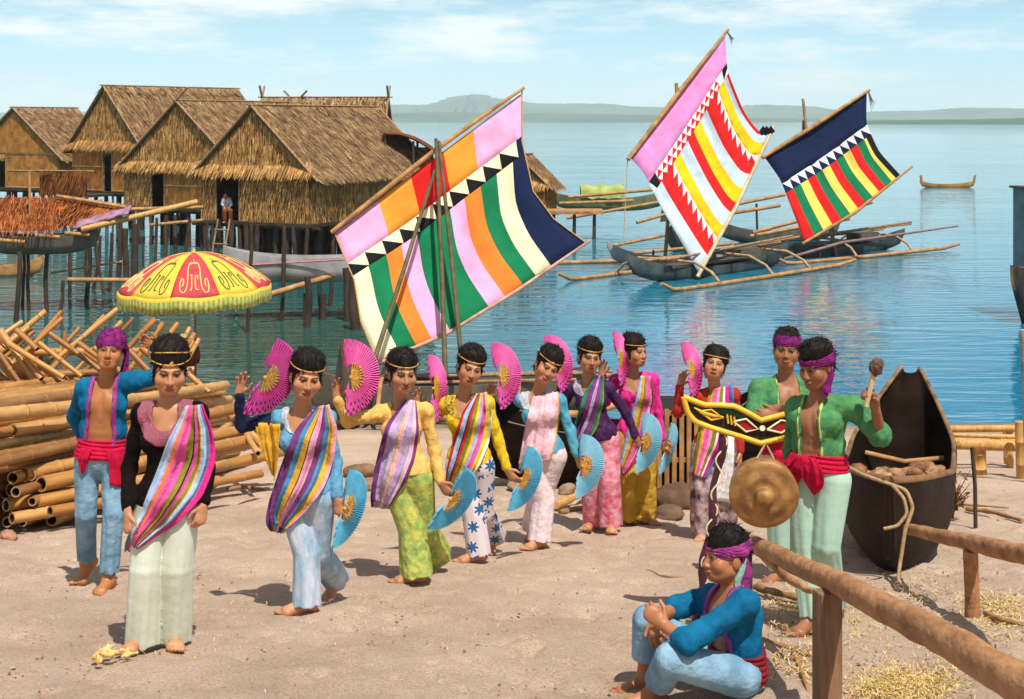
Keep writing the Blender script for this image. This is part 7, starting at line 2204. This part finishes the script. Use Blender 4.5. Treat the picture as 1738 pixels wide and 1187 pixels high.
def bush():
    rg = random.Random(9); m = MB(); c = onsand(1600, 878)
    for i in range(150):
        a = rg.uniform(0, 6.28); l_ = rg.uniform(.15, .50); e = c + V3((math.cos(a) * l_ * .45, math.sin(a) * l_ * .5, l_ * rg.uniform(.3, 1.0)))
        m.tube([c + V3((rg.uniform(-.08, .08), rg.uniform(-.1, .1), 0)), c.lerp(e, .5) + V3((rg.uniform(-.04, .04), 0, .03)), e], [.007, .005, .002], 4, caps=False)
        for k in range(3):
            p = c.lerp(e, rg.uniform(.4, 1)); q = V3((rg.uniform(-1, 1), rg.uniform(-1, 1), rg.uniform(-1, 1))).normalized() * .03; r_ = V3((rg.uniform(-1, 1), rg.uniform(-1, 1), rg.uniform(-1, 1))).normalized() * .014
            m.add([p - q, p + r_, p + q, p - r_], [(0, 1, 2, 3)])
    plain('dead_shrub', 'dry brown tangle of twigs at the right side of the dugout', 'shrub', m, mat('dry_twigs', (.16, .075, .035), .9, .4, 12))
bush()

def stone(label, p, r_, sq, c, seed, group=None, name='stone', cat='stone'):
    mm = bmesh.new(); bmesh.ops.create_icosphere(mm, subdivisions=4, radius=1); rg = random.Random(seed)
    ks = [(V3((rg.uniform(-1, 1), rg.uniform(-1, 1), rg.uniform(-1, 1))) * 3.2, rg.uniform(0, 6)) for _ in range(6)]
    for v in mm.verts:
        f_ = 1 + sum(.07 * math.sin(v.co.dot(k_) + ph) for k_, ph in ks) + sum(.02 * math.sin(v.co.dot(k_) * 3.3 + ph) for k_, ph in ks)
        v.co = V3((v.co.x * r_ * f_ * sq[0], v.co.y * r_ * f_ * sq[1], v.co.z * r_ * f_ * sq[2]))
    me = bpy.data.meshes.new(name); mm.to_mesh(me); mm.free(); me.polygons.foreach_set('use_smooth', [True] * len(me.polygons))
    o = bpy.data.objects.new(name, me); col.objects.link(o); me.materials.append(mat('stone_%02d' % seed, c, .9, .3, 6, .5, 20)); o.location = V3(p) + V3((0, 0, r_ * sq[2] * .55)); o.rotation_euler = (0, 0, rg.uniform(0, 6))
    tag(o, label, cat, group); return o
stone('pinkish white stone block beside the dugout bow', onsand(1578, 888), .13, (1.1, .8, .75), (.58, .42, .33), 1)
stone('brown boulder behind the woman in lemon yellow', onsand(884, 800), .15, (1, .9, .8), (.24, .145, .085), 2)
stone('lower brown boulder behind the blue fan', onsand(888, 835), .13, (1.2, .9, .55), (.28, .18, .11), 3)
stone('brown rubble by the lowered hand of the woman in teal', onsand(958, 800), .15, (1.1, .9, .8), (.17, .095, .05), 4)
stone('pale stone between blue fan and pink trousers', onsand(962, 838), .09, (1, .9, .7), (.30, .2, .13), 5)
stone('dark brown stones piled behind the woman in peach yellow', onsand(612, 810), .14, (1.1, 1, .7), (.20, .11, .06), 6)
stone('flat brown stone between the second and third dancers', onsand(624, 828), .12, (1.3, 1, .5), (.26, .16, .10), 7)
stone('large brown stone behind the small pale blue fan', onsand(1150, 862), .20, (1.3, .9, .7), (.11, .06, .035), 8)
stone('rounded brown stone in front of the slatted crate', onsand(1135, 880), .12, (1.2, .9, .6), (.14, .08, .05), 9)
stone('little reddish stone at the left edge of the sand', onsand(14, 915), .07, (1, .8, .6), (.36, .17, .11), 10)

def husk():
    V_ = Vol((-2.6, 6.4, 1.9), (-1.7, 7.2, 2.5), .006); a = onsand(170, 1122)
    rg = random.Random(2)
    for i in range(9):
        p = a + V3((rg.uniform(-.03, .13), rg.uniform(-.05, .05), .015 + rg.uniform(0, .02))); q = p + V3((rg.uniform(-.02, .07), rg.uniform(-.05, .04), rg.uniform(-.01, .03)))
        V_.cone(p, q, rg.uniform(.010, .020), .006, .008)
    me, _ = V_.mesh('husk', foldnoise(4, .006, 120, 90))
    o = link('corn_husk', me, mat('husk_straw', (.70, .52, .22), .8, .3, 40, c2=(.62, .38, .10))); tag(o, 'crumpled yellow corn husk on the sand by the bare toes', 'husk')
husk()

def litter():
    rg = random.Random(77)
    m = MB()
    def straw(c, n, rx, ry, l_, w_):
        for i in range(n):
            u, v = rg.gauss(c[0], rx), rg.gauss(c[1], ry)
            if v < 760 or v > 1230: continue
            p = onsand(u, v, .006 + rg.random() * .012); a = rg.uniform(0, 6.28); l2 = l_ * rg.uniform(.4, 1.3)
            dv = V3((math.cos(a), math.sin(a), -.14 * math.sin(a) + rg.uniform(-.05, .25))); q = p + dv * l2
            sd = V3((-math.sin(a), math.cos(a), 0)) * w_; mid = (p + q) / 2 + V3((0, 0, .012))
            m.add([p - sd, p + sd, mid + sd, mid - sd, q + sd * .4, q - sd * .4], [(0, 1, 2, 3), (3, 2, 4, 5)], rg.randrange(3))
    straw((1540, 1168), 1500, 42, 16, .06, .0022); straw((1510, 1180), 500, 30, 12, .06, .0022)
    straw((1330, 1040), 260, 26, 22, .07, .0026); straw((1350, 1125), 140, 30, 20, .08, .0028); straw((1690, 1030), 360, 30, 12, .08, .0026); straw((1700, 1065), 240, 26, 14, .08, .0026)
    straw((1560, 1015), 160, 36, 20, .06, .0024); straw((1440, 1065), 120, 36, 20, .06, .0024); straw((1650, 1110), 160, 40, 24, .05, .0022)
    straw((900, 1000), 170, 420, 70, .035, .0018); straw((1500, 1120), 220, 140, 50, .04, .002); straw((600, 1080), 130, 300, 50, .03, .0018)
    o = m.build('straw_litter', [mat('straw_gold', (.62, .42, .10), .85, .25, 20), mat('straw_pale', (.60, .48, .24), .85, .25, 20), mat('straw_brown', (.34, .19, .07), .85, .3, 20)])
    tag(o, 'loose yellow straw scattered over the sand by the fences', 'straw', kind='stuff')
    m = MB(); tet = [V3(q) for q in ((1, 0, 0), (-1, 0, 0), (0, 1, 0), (0, -1, 0), (0, 0, .7), (0, 0, -.7))]
    tf = [(0, 2, 4), (2, 1, 4), (1, 3, 4), (3, 0, 4), (2, 0, 5), (1, 2, 5), (3, 1, 5), (0, 3, 5)]
    for i in range(1700):
        v = 830 + 370 * rg.random() ** .8; u = rg.uniform(-20, 1760)
        if rg.random() < .35: u = rg.gauss(1520, 170); v = rg.gauss(1010, 90)
        if v < 780: continue
        p = onsand(u, v, .001); r_ = rg.uniform(.003, .010) * (1.7 if rg.random() < .05 else 1)
        a = rg.uniform(0, 6.28); M3 = Matrix.Rotation(a, 3, 'Z')
        m.add([p + M3 @ V3((q.x * r_ * rg.uniform(.8, 1.6), q.y * r_, q.z * r_)) for q in tet], tf, rg.randrange(3))
    o = m.build('pebbles', [mat('pebble_brown', (.22, .12, .07), .9, .3, 20), mat('pebble_grey', (.36, .29, .24), .9, .3, 20), mat('pebble_rust', (.34, .15, .07), .9, .3, 20)])
    tag(o, 'small pebbles and shell bits strewn over the sand', 'pebbles', kind='stuff')
litter()

# ------------------------------------------------------------------ air between here and the mountains
def haze():
    m = bpy.data.materials.new('sea_haze'); m.use_nodes = True; t = m.node_tree; t.nodes.clear()
    o_ = t.nodes.new('ShaderNodeOutputMaterial'); v = t.nodes.new('ShaderNodeVolumePrincipled')
    v.inputs['Color'].default_value = (.90, .97, .99, 1); v.inputs['Density'].default_value = .00016; v.inputs['Anisotropy'].default_value = -.3
    t.links.new(v.outputs[0], o_.inputs['Volume'])
    mb = MB(); mb.box((0, 4500, 100), V3((9500, 0, 0)), V3((0, 5400, 0)), V3((0, 0, 106)))
    o = mb.build('haze', m); tag(o, 'thin bright sea haze', 'haze', kind='stuff')
if os.environ.get('HAZE', '1') == '1': haze()
